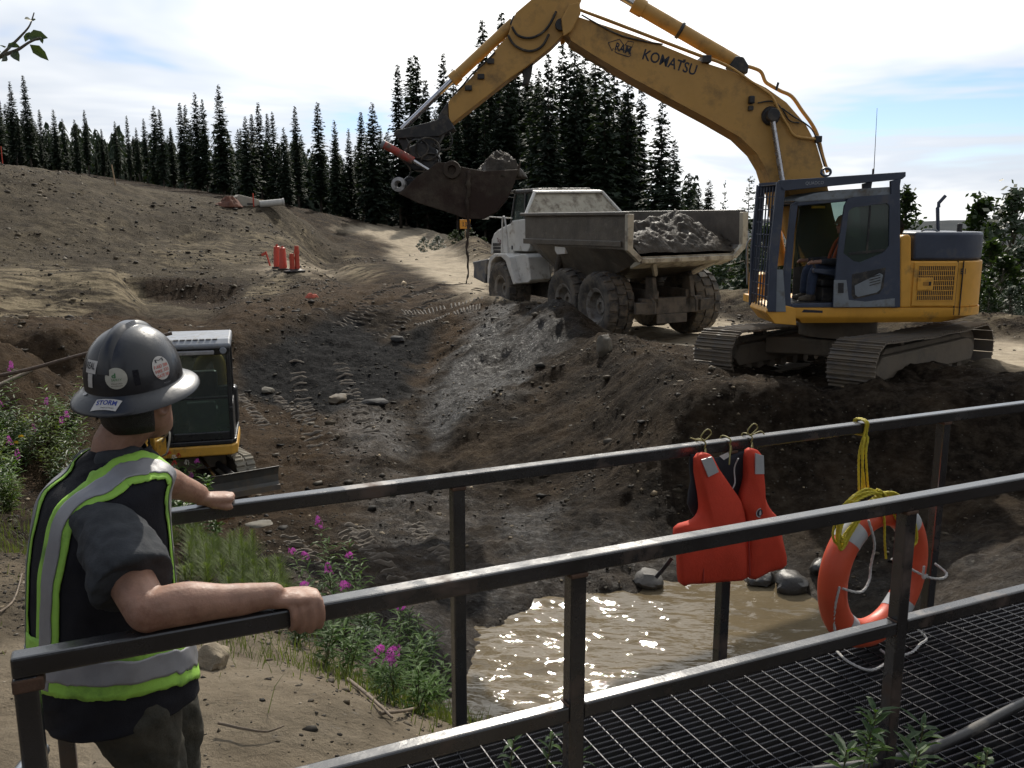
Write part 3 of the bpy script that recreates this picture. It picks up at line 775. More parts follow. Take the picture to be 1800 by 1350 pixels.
for i, t in enumerate(near_posts):
    z0 = -.10 if i else -.12
    bar('post', t, t + S, yn, yn + S, z0, RAIL_Z - S)
    if i: weld(t, yn, RAIL_Z - S + .001)
    t2 = near_posts[i + 1] if i + 1 < len(near_posts) else LEN
    if i >= 0 and t2 - t > .1: bar('mid_rail', t + S, t2, yn + .001, yn + S - .001, MIDZ - S, MIDZ)
    if i: MB().box(t - .008, t, yn + .004, yn + S - .004, MIDZ - S - .004, MIDZ + .004).build('weld', MAT_RUST, bridge, bevel=.002)
for t in far_posts:
    bar('post', t, t + S, yf - S, yf, -.10, RAIL_Z - S)
    weld(t, yf - S, RAIL_Z - S + .001)
MB().box(-S - .002, .012, yn - .002, yn + S + .002, RAIL_Z - .085, RAIL_Z - .053).build('weld', MAT_RUST, bridge, bevel=.004)
# deck: side channels, joists, serrated bearing bars, cross rods
T0 = -.04
DECK_Y0, DECK_Y1, DZ = yn - .16, yf - .03, -.05
bar('side_channel', T0, LEN, DECK_Y0 - .012, DECK_Y0, -.16, -.01, MAT_CHANNEL, .004)
bar('side_channel', T0, LEN, DECK_Y1, DECK_Y1 + .012, -.16, -.045, MAT_CHANNEL, .004)
for k in range(7): bar('joist', T0 + .1 + k * 1.1, T0 + .16 + k * 1.1, DECK_Y0, DECK_Y1, -.20, -.084, MAT_CHANNEL, 0)
mbar = MB(); nt = int((LEN - T0) / .012); top = []
for k in range(nt):
    x = T0 + k * .012; top += [(x, .000), (x + .006, -.006)]
top.append((LEN, 0))
grid = [[(x, -.0025, -.030) for x, z in top], [(x, -.0025, z) for x, z in top], [(x, .0025, z) for x, z in top], [(x, .0025, -.030) for x, z in top]]
mbar.sheet(grid)
bar_me = mbar.mesh('bearing_bar', MAT_GRATE)
nb_ = int((DECK_Y1 - DECK_Y0) / .0335)
for k in range(1, nb_):
    o = obj('bearing_bar', bar_me, bridge); o.location = (0, DECK_Y0 + k * (DECK_Y1 - DECK_Y0) / nb_, DZ)
rod = MB().box(-.0022, .0022, DECK_Y0, DECK_Y1, -.010, -.003).mesh('cross_rod', mat('cross_rod_steel', (.035, .035, .038), .5, .7, .2, 9))
k = 0
while T0 + .05 + k * .1016 < LEN:
    o = obj('cross_rod', rod, bridge); o.location = (T0 + .05 + k * .1016, 0, DZ); k += 1
# ================================================================= LARGE EXCAVATOR
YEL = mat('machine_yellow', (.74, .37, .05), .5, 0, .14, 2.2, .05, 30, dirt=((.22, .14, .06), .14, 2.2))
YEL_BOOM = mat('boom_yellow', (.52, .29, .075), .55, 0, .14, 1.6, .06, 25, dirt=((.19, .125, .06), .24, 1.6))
GREYB = mat('machine_grey_blue', (.040, .052, .082), .45, 0, .2, 3, .05, 40, dirt=((.11, .105, .10), .14, 3))
GREYL = mat('machine_light_grey', (.20, .225, .245), .5, 0, .15, 3, .04, 40, dirt=((.13, .115, .095), .25, 4))
BLACK = mat('machine_black', (.016, .016, .018), .5, 0, .3, 5, .05, 30, dirt=((.10, .085, .065), .25, 5))
RUBBER = mat('rubber_hose', (.018, .017, .016), .6, 0, .3, 10, dirt=((.11, .09, .065), .3, 6))
TRACKM = mat('track_steel', (.135, .125, .115), .48, .35, .3, 5, .25, 40, dirt=((.16, .13, .095), .5, 4))
TRACKF = mat('track_frame_mud', (.10, .085, .066), .8, 0, .35, 2.5, .35, 18, dirt=((.15, .122, .09), .5, 2))
CHROME = mat('piston_rod', (.5, .5, .52), .22, 1, .05, 5, dirt=((.12, .10, .08), .12, 9))
MUDDY = mat('caked_mud', (.075, .060, .045), .75, 0, .45, 3, 1.0, 7, spec=.2, dirt=((.040, .026, .021), .42, 1.6))
MUDWET = mat('wet_mud', (.050, .042, .033), .66, 0, .45, 3.5, 1.0, 8, rvar=.28, spec=.13)
GLASS = glass_mat('cab_glass', (.55, .66, .62), .30)
GLASSD = glass_mat('cab_glass_dark', (.25, .36, .32), .55)
INTERIOR = mat('cab_interior', (.10, .09, .075), .8, 0, .2, 4)
DARKPRINT = mat('dark_lettering', (.012, .016, .03), .6, 0, .1, 5)
PALEPRINT = mat('pale_lettering', (.32, .34, .36), .6, 0, .1, 5)

EX_POS = V((5.45, 14.75, -.50))
EX_RZ = R(180 + .5)
exc = empty('excavator', EX_POS, EX_RZ)
tag(exc, 'large yellow tracked excavator with dark grey guarded cab, loading the haul truck', 'excavator')
_ef = V((math.cos(EX_RZ), math.sin(EX_RZ), 0)); _el = V((-math.sin(EX_RZ), math.cos(EX_RZ), 0))
def exl(px, py, yl):
    """pixel on the excavator's fore-and-aft plane yl -> local (x, z)"""
    d = ray(px, py); o = V((0, 0, CAM_Z)) - EX_POS
    t = (yl - o.dot(_el)) / d.dot(_el)
    p = o + d * t
    return (p.dot(_ef), p.z)
def trace(pts, yl): return [exl(x, y, yl) for x, y in pts]
YS = 1.30                                            # near (left) side plane
XT, ZB = exl(1713, 560, YS)
ZBAND0 = exl(1480, 569, YS)[1]; ZBAND1 = exl(1480, 541, YS)[1]
ZPAN = exl(1640, 459, YS)[1]; ZHOOD = exl(1640, 408, YS)[1]
XR = exl(1580, 480, YS)[0]; XF = exl(1352, 545, YS)[0]
XTAIL = exl(1716, 500, .55)[0]
print('EXC', [round(v, 2) for v in (XT, ZBAND0, ZBAND1, ZPAN, ZHOOD, XR, XF, XTAIL)])
def tail_plan(x_front, half, tail, r_side=None, n=9):
    """plan outline: straight sides then a rounded tail"""
    pts = [(x_front, -half), (x_front, half)]
    xs = tail + .75
    pts.append((xs, half))
    for k in range(1, n):
        a = math.pi / 2 * k / n
        pts.append((xs - (xs - tail) * math.sin(a) ** 1.0, half * (math.cos(a) ** .55)))
    pts.append((tail, .0))
    for k in range(n - 1, 0, -1):
        a = math.pi / 2 * k / n
        pts.append((xs - (xs - tail) * math.sin(a), -half * (math.cos(a) ** .55)))
    pts.append((xs, -half))
    return pts
# revolving frame: yellow skirt with its bottom edge turned under
def skirt():
    mb = MB(); top = tail_plan(XF - .30, YS, XTAIL)
    def ring(z, ins, raise_tail=0):
        out = []
        for x, y in top:
            k = max(0, (XTAIL + .9 - x) / .9)
            out.append((x * (1 - ins * .08) - (.14 if (x > 0 and ins) else 0), y * (1 - ins * .07), z + raise_tail * k))
        return out
    mb.loft([ring(ZBAND0, 1, .10), ring(ZBAND0 + .07, .35, .06), ring(ZBAND0 + .12, 0), ring(ZBAND1, 0)])
    return mb.build('platform_skirt', YEL, exc, smooth=40, fix=True)
skirt()
MB().prism(trace([(1398, 541), (1376, 536), (1350, 541), (1346, 549), (1362, 569), (1400, 572)], YS), YS + .004, YS - .9, 'y').build('platform_nose', YEL, exc, bevel=.012)
# slewing ring and centre of the undercarriage
MB().cyl((0, 0, .62), (0, 0, ZBAND0 + .06), .62, n=32).build('slewing_ring', TRACKF, exc, smooth=40)

# --- engine housing
xs_p = XR
hood_front = XR - .16
def housing(name, z0, z1, m, x0, half=YS - .012, tail=XTAIL + .012, bev=.02):
    return MB().prism(tail_plan(x0, half, tail), z0, z1, 'z').build(name, m, exc, smooth=40, bevel=bev, seg=3)
XDOOR0, XDOOR1 = exl(1603, 500, YS)[0], exl(1681, 500, YS)[0]
housing('counterweight', ZBAND1 + .002, ZPAN, YEL, hood_front)
housing('engine_hood', ZPAN + .006, ZHOOD, GREYB, XDOOR0 + .005, YS - .03, XTAIL + .03, .045)
# tan panel behind the cab, its front top corner rolled over
pp = trace([(1581, 541), (1581, 420), (1588, 413), (1599, 412), (1602, 418), (1602, 541)], YS)
MB().prism(pp, YS + .005, -YS + .1, 'y').build('side_panel', YEL, exc, bevel=.03, seg=3)
# louvred service door with its latch recess
dz0, dz1 = exl(1640, 538, YS)[1], exl(1640, 461, YS)[1]
door = MB().box(XDOOR1, XDOOR0 - .012, YS - .02, YS + .012, dz0, dz1).build('service_door', YEL, exc, bevel=.01)
gx0, gx1 = exl(1613, 490, YS)[0], exl(1677, 490, YS)[0]
gz0, gz1 = exl(1640, 528, YS)[1], exl(1640, 467, YS)[1]
MB().box(gx1, gx0, YS + .0125, YS + .014, gz0, gz1).build('grille_backing', BLACK, door)
lx = gx0 + (gx1 - gx0) * .42
nv, nh = 19, 7
for k in range(nv + 1):
    x = gx0 + (gx1 - gx0) * k / nv
    MB().box(x - .0045, x + .0045, YS + .014, YS + .020, gz0, gz1).build('grille_bar', YEL, door)
for k in range(nh + 1):
    z = gz0 + (gz1 - gz0) * k / nh
    MB().box(gx1, gx0, YS + .014, YS + .022, z - .005, z + .005).build('grille_bar', YEL, door)
zm0, zm1 = gz0 + (gz1 - gz0) * .30, gz0 + (gz1 - gz0) * .66
MB().box(lx, gx0 + .01, YS + .015, YS + .036, zm0, zm1).build('latch_plate', YEL, door, bevel=.008)
MB().box(lx + .05, gx0 - .07, YS + .036, YS + .040, zm0 + .07, zm1 - .06).build('latch_recess', mat('shaded_yellow', (.42, .2, .03), .6), door, bevel=.004)  # darker yellow slab paints in the shade of the latch recess
MB().box(lx + .04, lx + .075, YS + .04, YS + .044, zm0 + .07, zm1 - .06).build('latch_handle', BLACK, door)
# seams and the unit number on the corner
for sx in (1681, 1691):
    xx = exl(sx, 500, YS)[0]
    MB().box(xx - .005, xx + .005, YS - .02, YS + .0035 - .012 + .012, ZBAND0 + .13, ZPAN).build('panel_seam', BLACK, exc)
def side_text(s, px, py, h, m, yl, parent, w=None, tilt=0.0, name='lettering', bold=.0, thick=.002):
    vv, ff = text_mesh(s, 1, bold=bold, height=h, width=w)
    cx_, cz_ = exl(px, py, yl); ct, st_ = math.cos(tilt), math.sin(tilt)
    mb = MB(); mb.add([(cx_ - (x * ct - y * st_), yl + thick, cz_ + x * st_ + y * ct) for x, y, z in vv], ff)
    return mb.build(name, m, parent)
side_text('B1', 1693, 477, .085, DARKPRINT, YS + .004, exc, w=.075, bold=.01)
# things on the hood: muffler hump, grab rail, pipe, mirror
mh = MB(); zc = ZHOOD - .12
arc = [(1692, 470), (1692, 425), (1694, 411), (1701, 407), (1709, 414), (1713, 430), (1713, 470)]
mh.prism(trace(arc, YS - .14), YS - .16, YS - .75, 'y'); mh.build('hood_corner_cowl', GREYB, exc, bevel=.05, seg=3)
c0 = exl(1687, 400, .8)
MB().cyl((c0[0], .8, ZHOOD - .02), (c0[0], .8, c0[1] + .06), .04, n=14).build('breather_cap', BLACK, exc, bevel=.006)
def px3(pts, yl): return [(lambda q: V((q[0], yl, q[1])))(exl(x, y, yl)) for x, y in pts]
MB().tube(px3([(1649, 412), (1648, 365), (1650, 364), (1650, 357), (1662, 344)], .4), .028, 8).build('exhaust_stack', GREYB, exc, smooth=60)
MB().tube(catmull(px3([(1619, 411), (1622, 405), (1632, 404), (1646, 405), (1647, 411)], .9), 4), .014, 8).build('grab_rail', GREYL, exc, smooth=60)
mir = px3([(1580, 398)], .95)[0]
MB().lathe([(0, -.02), (.09, -.012), (.12, .0), (.09, .02), (0, .03)], mir, (1, .25, -.25), 18).build('mirror', BLACK, exc, smooth=60)
MB().tube(px3([(1586, 412), (1583, 404)], .95), .012, 6).build('mirror_arm', BLACK, exc)
hr = catmull(px3([(1314, 500), (1313, 440), (1316, 424), (1326, 418), (1338, 417)], -.95), 4)
MB().tube(hr, .02, 8).build('grab_rail', GREYL, exc, smooth=60)
MB().box(exl(1320, 520, -.9)[0] - .5, exl(1322, 520, -.9)[0] - .02, -1.25, -.6, ZBAND1, exl(1330, 480, -.9)[1]).build('tool_box', YEL, exc, bevel=.02)
MB().box(exl(1316, 520, -.7)[0] - .3, exl(1316, 520, -.7)[0] - .05, -.85, -.45, ZBAND1, exl(1330, 503, -.9)[1]).build('step_box', YEL, exc, bevel=.02)

# --- cab
CY0, CY1 = .30, YS - .015
cab = MB()
zf = ZBAND1 + .003
xfr_b, _ = exl(1378, 541, CY1); xfr_t, zr_f = exl(1397, 355, CY1)
x_re, zr_r = exl(1571, 330, CY1)
def pil(pa, pb, w=.05, d=.06, name=None):
    return pa, pb
def member(mb, pts, y0, y1): mb.prism(pts, y0, y1, 'y')
def side_frame(mb, y0, y1):
    # front pillar, sill, rear pillar, head rail
    member(mb, trace([(1391, 360), (1404, 352), (1397, 410), (1390, 500), (1391, 541), (1376, 541), (1377, 490)], CY1), y0, y1)
    member(mb, trace([(1391, 541), (1391, 534), (1572, 530), (1572, 541)], CY1), y0, y1)
    member(mb, trace([(1556, 345), (1573, 344), (1573, 530), (1556, 531)], CY1), y0, y1)
    member(mb, trace([(1391, 361), (1405, 347), (1573, 335), (1573, 346), (1405, 362)], CY1), y0, y1)
side_frame(cab, CY1 - .07, CY1)
side_frame(cab, CY0, CY0 + .07)
ft, fb = exl(1404, 352, CY1), exl(1378, 541, CY1)
cab.prism([(ft[0] - .02, ft[1] - .05), (ft[0] + .05, ft[1] - .05), (ft[0] + .03, ft[1] + .03), (ft[0] - .05, ft[1] + .03)], CY0 + .07, CY1 - .07, 'y')
cab.prism([(fb[0] - .06, fb[1]), (fb[0] + .02, fb[1]), (fb[0] + .0, fb[1] + .12), (fb[0] - .06, fb[1] + .12)], CY0 + .07, CY1 - .07, 'y')
cab_o = cab.build('cab', GREYB, exc, bevel=.012)
# roof cap
rp_ = trace([(1392, 353), (1404, 347), (1432, 339), (1470, 334), (1572, 328), (1574, 345), (1405, 356)], CY1)
MB().prism(rp_, CY0 - .01, CY1 + .012, 'y').build('cab_roof', GREYL, exc, bevel=.025, seg=3)
# floor, rear wall, seat, consoles, levers
zfl = exl(1430, 533, CY1)[1]
MB().box(exl(1560, 500, CY1)[0], fb[0] - .07, CY0 + .08, CY1 - .08, zfl - .02, zfl).build('cab_floor', BLACK, cab_o)
xrw = exl(1558, 500, CY1)[0]
MB().box(xrw, xrw + .03, CY0 + .08, CY1 - .08, zfl, zfl + .85).build('cab_rear_wall', INTERIOR, cab_o)
MB().box(xrw + .005, xrw + .015, CY0 + .08, CY1 - .08, zfl + .85, exl(1480, 350, CY1)[1] - .06).build('rear_window', GLASS, cab_o)
g1 = trace([(1403, 362), (1555, 347), (1555, 450), (1393, 470)], CY0)
MB().prism(g1, CY0 + .03, CY0 + .036, 'y').build('side_window', GLASS, cab_o)
MB().prism(trace([(1393, 470), (1555, 450), (1555, 530), (1391, 533)], CY0), CY0 + .03, CY0 + .05, 'y').build('cab_side_lining', INTERIOR, cab_o)
MB().box(exl(1448, 340, .8)[0] - .02, exl(1448, 340, .8)[0] + .16, .74, .84, exl(1466, 366, .8)[1], exl(1466, 362, .8)[1]).build('warning_decal', mat('decal_yellow', (.7, .55, .05), .5), cab_o)
# sliding door, latched open against the rear of the cab
DY = YS + .03
dpoly = trace([(1464, 540), (1466, 505), (1474, 430), (1484, 362), (1490, 350), (1500, 346), (1571, 341), (1573, 350), (1573, 538)], DY)
wpoly = trace([(1482, 445), (1491, 372), (1497, 365), (1558, 357), (1563, 362), (1562, 432), (1552, 444), (1512, 461), (1500, 459)], DY)
def ring_face(mb, outer, inner, y0, y1, n=72):
    """plate with a hole: both outlines resampled by angle about the hole's centre"""
    c = V((sum(p[0] for p in inner) / len(inner), sum(p[1] for p in inner) / len(inner)))
    def hit(poly, a):
        d = V((math.cos(a), math.sin(a))); best = None
        for i in range(len(poly)):
            p, q_ = V(poly[i]) - c, V(poly[(i + 1) % len(poly)]) - c; e = q_ - p
            den = d.x * e.y - d.y * e.x
            if abs(den) < 1e-9: continue
            t = (p.x * e.y - p.y * e.x) / den; u_ = (p.x * d.y - p.y * d.x) / den
            if t > 0 and -1e-6 <= u_ <= 1 + 1e-6 and (best is None or t > best): best = t
        return c + d * best
    ang = sorted(set([round(2 * math.pi * k / n, 6) for k in range(n)] + [round(math.atan2(p[1] - c.y, p[0] - c.x) % (2 * math.pi), 6) for p in list(outer) + list(inner)]))
    O = [hit(outer, a) for a in ang]; I = [hit(inner, a) for a in ang]
    rings = [[(p.x, y0, p.y) for p in O], [(p.x, y1, p.y) for p in O], [(p.x, y1, p.y) for p in I], [(p.x, y0, p.y) for p in I]]
    mb.loft(rings, closed=True)
    return mb
slide = ring_face(MB(), dpoly, wpoly, DY - .03, DY + .015).build('door', GREYB, exc, bevel=.006, fix=True)
MB().prism(wpoly, DY - .012, DY - .006, 'y').build('window_pane', GLASSD, slide)
MB().box(exl(1527, 400, DY)[0] - .012, exl(1527, 400, DY)[0] + .012, DY - .006, DY + .004, exl(1527, 446, DY)[1], exl(1527, 362, DY)[1]).build('window_divider', BLACK, slide)
MB().prism(trace([(1492, 448), (1562, 441), (1562, 437), (1492, 444)], DY), DY - .005, DY + .006, 'y').build('window_divider', BLACK, slide)
MB().prism(trace([(1464, 540), (1465, 492), (1487, 492), (1491, 527), (1520, 530), (1572, 524), (1572, 539)], DY), DY + .0152, DY + .022, 'y').build('lower_trim', GREYL, slide, bevel=.004)
MB().prism(trace([(1497, 482), (1556, 470), (1552, 505), (1545, 516), (1500, 526), (1496, 518)], DY), DY + .0152, DY + .019, 'y').build('vent_recess', BLACK, slide)
MB().prism(trace([(1501, 502), (1545, 480), (1551, 483), (1546, 509), (1540, 514), (1507, 522), (1502, 518)], DY), DY + .019, DY + .028, 'y').build('vent_cover', GREYL, slide, bevel=.004)
for k in range(5):
    a, b_ = exl(1527, 484 + 4.6 * k, DY), exl(1546, 479 + 4.6 * k, DY)
    MB().prism([(a[0], a[1]), (b_[0], b_[1]), (b_[0], b_[1] + .014), (a[0], a[1] + .014)], DY + .028, DY + .031, 'y').build('vent_slot', BLACK, slide)
MB().prism(trace([(1472, 497), (1482, 497), (1482, 515), (1472, 515)], DY), DY + .022, DY + .028, 'y').build('door_handle', BLACK, slide, bevel=.005)
# light grey panel in front of the door opening
MB().prism(trace([(1361, 474), (1376, 474), (1381, 548), (1360, 548)], YS), YS + .0, YS + .02, 'y').build('pillar_guard', GREYL, exc, bevel=.006)
# falling-object guard: top frame with hooks, rear post, front posts and mesh screen
gt = trace([(1370, 317), (1592, 302), (1592, 310), (1586, 315), (1372, 336)], YS + .03)
guard = MB()
guard.prism(gt, YS - .05, YS + .04, 'y'); guard.prism(gt, CY0 - .07, CY0 + .02, 'y')
rpst = trace([(1566, 318), (1584, 314), (1582, 326), (1582, 540), (1566, 541)], YS + .03)
guard.prism(rpst, YS - .03, YS + .04, 'y'); guard.prism(rpst, CY0 - .07, CY0 + .0, 'y')
fpst = trace([(1366, 320), (1380, 334), (1374, 400), (1366, 474), (1364, 548), (1350, 548), (1354, 440)], YS + .03)
guard.prism(fpst, YS - .04, YS + .04, 'y'); guard.prism(fpst, CY0 - .07, CY0 + .01, 'y')
guard_o = guard.build('cab_guard', GREYB, exc, bevel=.008)
tA, tB = exl(1369, 322, YS + .03), exl(1588, 308, YS + .03)
bA = exl(1352, 546, YS + .03)
for k in range(3):
    t = (k + .5) / 3
    x = tA[0] + (tB[0] - tA[0]) * t; z = tA[1] + (tB[1] - tA[1]) * t
    MB().box(x - .04, x + .04, CY0, YS, z - .05, z - .01).build('guard_crossbar', GREYB, guard_o)
MB().prism([(tA[0] - .02, tA[1] - .012), (tB[0], tB[1] - .012), (tB[0], tB[1] + .004), (tA[0] - .02, tA[1] + .004)], CY0 + .02, YS - .05, 'y').build('guard_roof_plate', GREYB, guard_o)
def gp(t, y, off=0): return V((tA[0] + (bA[0] - tA[0]) * t + off, y, tA[1] + (bA[1] - tA[1]) * t))
for k in range(1, 10):
    MB().tube([gp(k / 10, CY0 + .01), gp(k / 10, YS - .04)], .011, 4).build('guard_screen_bar', GREYB, guard_o)
for k in range(0, 7):
    y = CY0 + .03 + (YS - .08 - CY0) * k / 6
    MB().tube([gp(.02, y, .008), gp(.99, y, .008)], .013, 4).build('guard_screen_bar', GREYB, guard_o)
for px_ in (1452,):
    e = exl(px_, 303, YS - .0)
    MB().tube([V((e[0] + .07 * math.cos(a), YS - .0, e[1] + .005 + .055 * math.sin(a))) for a in [2 * math.pi * k / 16 for k in range(16)]], .02, 6, closed=True).build('lifting_eye', GREYB, guard_o, smooth=60)
side_text('QUADCO', 1432, 322, .055, PALEPRINT, YS + .0405, guard_o, w=.27, tilt=R(-2.5) * -1, bold=.0)
ant = exl(1535, 300, .85)
MB().tube([V((ant[0], .85, ant[1] - .06)), V((ant[0], .85, ant[1] + .02)), V((ant[0] - .01, .85, ant[1] + .04)), V((ant[0] + .01, .85, exl(1530, 190, .85)[1]))], [.018, .018, .006, .003], 6).build('antenna', BLACK, exc)
MB().prism(trace([(1413, 544), (1446, 546), (1446, 550), (1409, 549)], YS), YS + .0, YS + .003, 'y').build('worn_decal', DARKPRINT, exc)

# --- seat and levers in the cab
sx, sz = exl(1462, 500, .8)
seat = MB(); seat.box(sx - .28, sx + .26, .56, 1.04, sz - .02, sz + .10); seat.build('seat', BLACK, cab_o, bevel=.04, seg=3)
MB().prism([(sx - .36, sz + .1), (sx - .22, sz + .1), (sx - .34, sz + .72), (sx - .46, sz + .72)], .56, 1.04, 'y').build('seat_back', BLACK, cab_o, bevel=.04, seg=3)
MB().box(sx - .22, sx + .22, .6, 1.0, zfl, sz - .03).build('seat_pedestal', BLACK, cab_o, bevel=.02)
MB().prism([(sx - .1, sz + .12), (sx + .42, sz + .2), (sx + .42, sz + .27), (sx - .1, sz + .24)], 1.06, 1.17, 'y').build('control_console', GREYB, cab_o, bevel=.02)
MB().tube([V((sx + .38, 1.1, sz + .26)), V((sx + .44, 1.1, sz + .42))], [.014, .024], 8).build('control_lever', BLACK, cab_o, smooth=60)

# --- undercarriage: two crawler tracks set at an angle to the upper works
TR_RZ = R(221) - EX_RZ
UC_OFF = (-.16, .02, -.06)
TL, TH, SHW, GAUGE = 3.32, .84, .74, 2.40
def track_path(n):
    r_ = TH / 2 - .05; half = TL / 2
    per = 2 * TL + 2 * math.pi * r_
    out = []
    for k in range(n):
        s = per * k / n
        if s < TL: p, a = (-half + s, r_ * 2 + .05 + 0), 0.0
        elif s < TL + math.pi * r_:
            ph = (s - TL) / r_; p, a = (half + r_ * math.sin(ph), r_ + .05 + r_ * math.cos(ph)), -ph
        elif s < 2 * TL + math.pi * r_: p, a = (half - (s - TL - math.pi * r_), .05), -math.pi
        else:
            ph = (s - 2 * TL - math.pi * r_) / r_; p, a = (-half - r_ * math.sin(ph), r_ + .05 - r_ * math.cos(ph)), -math.pi - ph
        if a == 0.0:                                   # top run sags between carrier rollers
            u_ = p[0] / half; p = (p[0], p[1] - .035 * (1 - u_ * u_) * (1 + .3 * math.sin(9 * u_)))
        out.append((p, a))
    return out, per / n
shoes, pitch_ = track_path(46)
sh = MB()
sh.box(-pitch_ * .49, pitch_ * .49, -SHW / 2, SHW / 2, 0, .014)
for gx, gh in ((-pitch_ * .36, .034), (0, .026), (pitch_ * .34, .034)):
    sh.prism([(gx - .012, .0141), (gx + .012, .0141), (gx + .007, .014 + gh), (gx - .007, .014 + gh)], -SHW / 2, SHW / 2, 'y')
shoe_me = sh.mesh('track_shoe', TRACKM)
for side in (1, -1):
    yo = side * GAUGE / 2
    fr = MB()
    fr.prism([(-TL / 2 + .05, .22), (TL / 2 - .1, .22), (TL / 2 + .05, .36), (TL / 2 - .15, .56), (-TL / 2 + .2, .60), (-TL / 2 - .05, .45)], yo - .20, yo + .20, 'y')
    fr.prism([(-TL / 2 + .3, .60), (TL / 2 - .3, .57), (TL / 2 - .4, .66), (-TL / 2 + .4, .68)], yo - .12, yo + .12, 'y')
    ur = fr.build('track_frame', TRACKF, exc, bevel=.02); ur.rotation_euler = (R(1.6), 0, TR_RZ); ur.location = UC_OFF
    for sgn, nm in ((1, 'idler'), (-1, 'sprocket')):
        o = MB().lathe([(0, -.09), (.30, -.09), (.34, -.06), (.34, .06), (.30, .09), (0, .09)], (sgn * TL / 2, yo, TH / 2 + .0), (0, 1, 0), 24).build(nm, TRACKF, ur, smooth=40)
        for q_ in (-1, 1):
            MB().lathe([(0, .0), (.13, .0), (.15, .03), (.13, .06), (0, .07)], (sgn * TL / 2, yo + q_ * .09, TH / 2), (0, q_, 0), 16).build('hub', TRACKF, ur, smooth=40)
    for k in range(8):
        x = -TL / 2 + .42 + k * (TL - .84) / 7
        MB().cyl((x, yo - .16, .16), (x, yo + .16, .16), .085, n=14).build('roller', TRACKF, ur, smooth=40)
    for x in (-.7, .7): MB().cyl((x, yo - .1, .70), (x, yo + .1, .70), .06, n=12).build('carrier_roller', TRACKF, ur, smooth=40)
    for (p, a) in shoes:
        o = obj('track_shoe', shoe_me, ur); o.location = (p[0], yo, p[1]); o.rotation_euler = (0, -a, 0)
ub = MB()
ub.prism([(-.85, -1.0), (.85, -1.0), (.62, -.5), (.62, .5), (.85, 1.0), (-.85, 1.0), (-.62, .5), (-.62, -.5)], .36, .64, 'z')
o = ub.build('undercarriage', TRACKF, exc, bevel=.03); o.rotation_euler = (R(1.6), 0, TR_RZ); o.location = UC_OFF

# --- boom
BY, BH = -.12, .27
yN = BY + BH
up_ = [(1019, 30), (1083, 51), (1156, 76), (1236, 109), (1292, 127), (1347, 154), (1383, 180), (1417, 219), (1436, 255), (1450, 303), (1466, 380), (1492, 462)]
lo_ = [(1478, 508), (1440, 500), (1398, 420), (1366, 350), (1355, 325), (1346, 294), (1330, 267), (1300, 238), (1250, 209), (1194, 179), (1111, 134), (1042, 93), (1003, 68), (985, 48), (996, 32)]
bpts = trace(up_ + lo_, yN)
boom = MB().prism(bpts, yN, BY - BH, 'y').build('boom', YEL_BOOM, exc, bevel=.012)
# bottom flange plate proud of the box section
lo_in = trace([(1003, 68), (1042, 93), (1111, 134), (1194, 179), (1250, 209), (1300, 238), (1330, 267), (1346, 294), (1357, 330)], yN)
fl = MB(); g_ = []
for (x, z) in lo_in: g_.append([(x - .0, BY - BH - .03, z - .028), (x, yN + .03, z - .028), (x, yN + .03, z + .012), (x, BY - BH - .03, z + .012)])
fl.loft([r_ for r_ in g_]); fl.build('boom_flange', YEL_BOOM, boom, fix=True)
# lettering and the little digger emblem
def boom_text(s, px, py, px2, py2, h, m, bold=0, name='lettering'):
    a, b_ = exl(px, py, yN), exl(px2, py2, yN)
    w_ = math.hypot(b_[0] - a[0], b_[1] - a[1]); tl = math.atan2(b_[1] - a[1], -(b_[0] - a[0]))
    vv, ff = text_mesh(s, 1, bold=bold, width=w_, height=h)
    cx_, cz_ = (a[0] + b_[0]) / 2, (a[1] + b_[1]) / 2
    mb = MB(); mb.add([(cx_ - (x * math.cos(tl) - y * math.sin(tl)), yN + .003, cz_ + x * math.sin(tl) + y * math.cos(tl)) for x, y, z in vv], ff)
    return mb.build(name, m, boom)
boom_text('KOMATSU', 1131, 95, 1224, 124, .165, DARKPRINT, bold=.018)
lw = exl(1203, 108, yN); MB().box(lw[0] - .02, lw[0] + .02, yN, yN + .003, lw[1] - .01, lw[1] + .03).build('lettering', DARKPRINT, boom)
boom_text('RAM', 1082, 81, 1109, 89, .12, DARKPRINT, bold=.02)
def emblem_line(pts, r_=.009, closed=False):
    MB().tube([V((exl(x, y, yN)[0], yN + .001, exl(x, y, yN)[1])) for x, y in pts], r_, 4, closed=closed).build('emblem', DARKPRINT, boom)
emblem_line([(1078, 85), (1076, 90), (1069, 75), (1089, 69), (1097, 80)])
emblem_line([(1099, 79), (1104, 72), (1114, 74), (1111, 83), (1099, 79)], .008, True)
emblem_line([(1083, 86), (1081, 91), (1084, 93), (1105, 100), (1109, 97), (1108, 93), (1103, 90)], .008, True)
# boom hoist cylinders either side
for s in (1, -1):
    yy = BY + s * (BH + .10)
    ra, rb = exl(1358, 213, yN + .1), exl(1400, 470, yN + .1)
    mid = exl(1378, 335, yN + .1)
    MB().cyl(V((ra[0], yy, ra[1])), V((mid[0], yy, mid[1])), .045, n=14).build('piston_rod', CHROME, boom, smooth=40)
    MB().cyl(V((mid[0], yy, mid[1])), V((rb[0], yy, rb[1])), .085, n=16).build('hoist_cylinder', YEL_BOOM, boom, smooth=40)
pv = exl(1354, 204, yN)
MB().cyl((pv[0], BY - BH - .2, pv[1]), (pv[0], yN + .2, pv[1]), .10, n=20).build('boom_pin', BLACK, boom, smooth=40, bevel=.01)
MB().lathe([(0, .0), (.13, 0), (.15, .02), (.13, .05), (0, .05)], (pv[0], yN + .002, pv[1]), (0, 1, 0), 20).build('pin_boss', BLACK, boom, smooth=40)
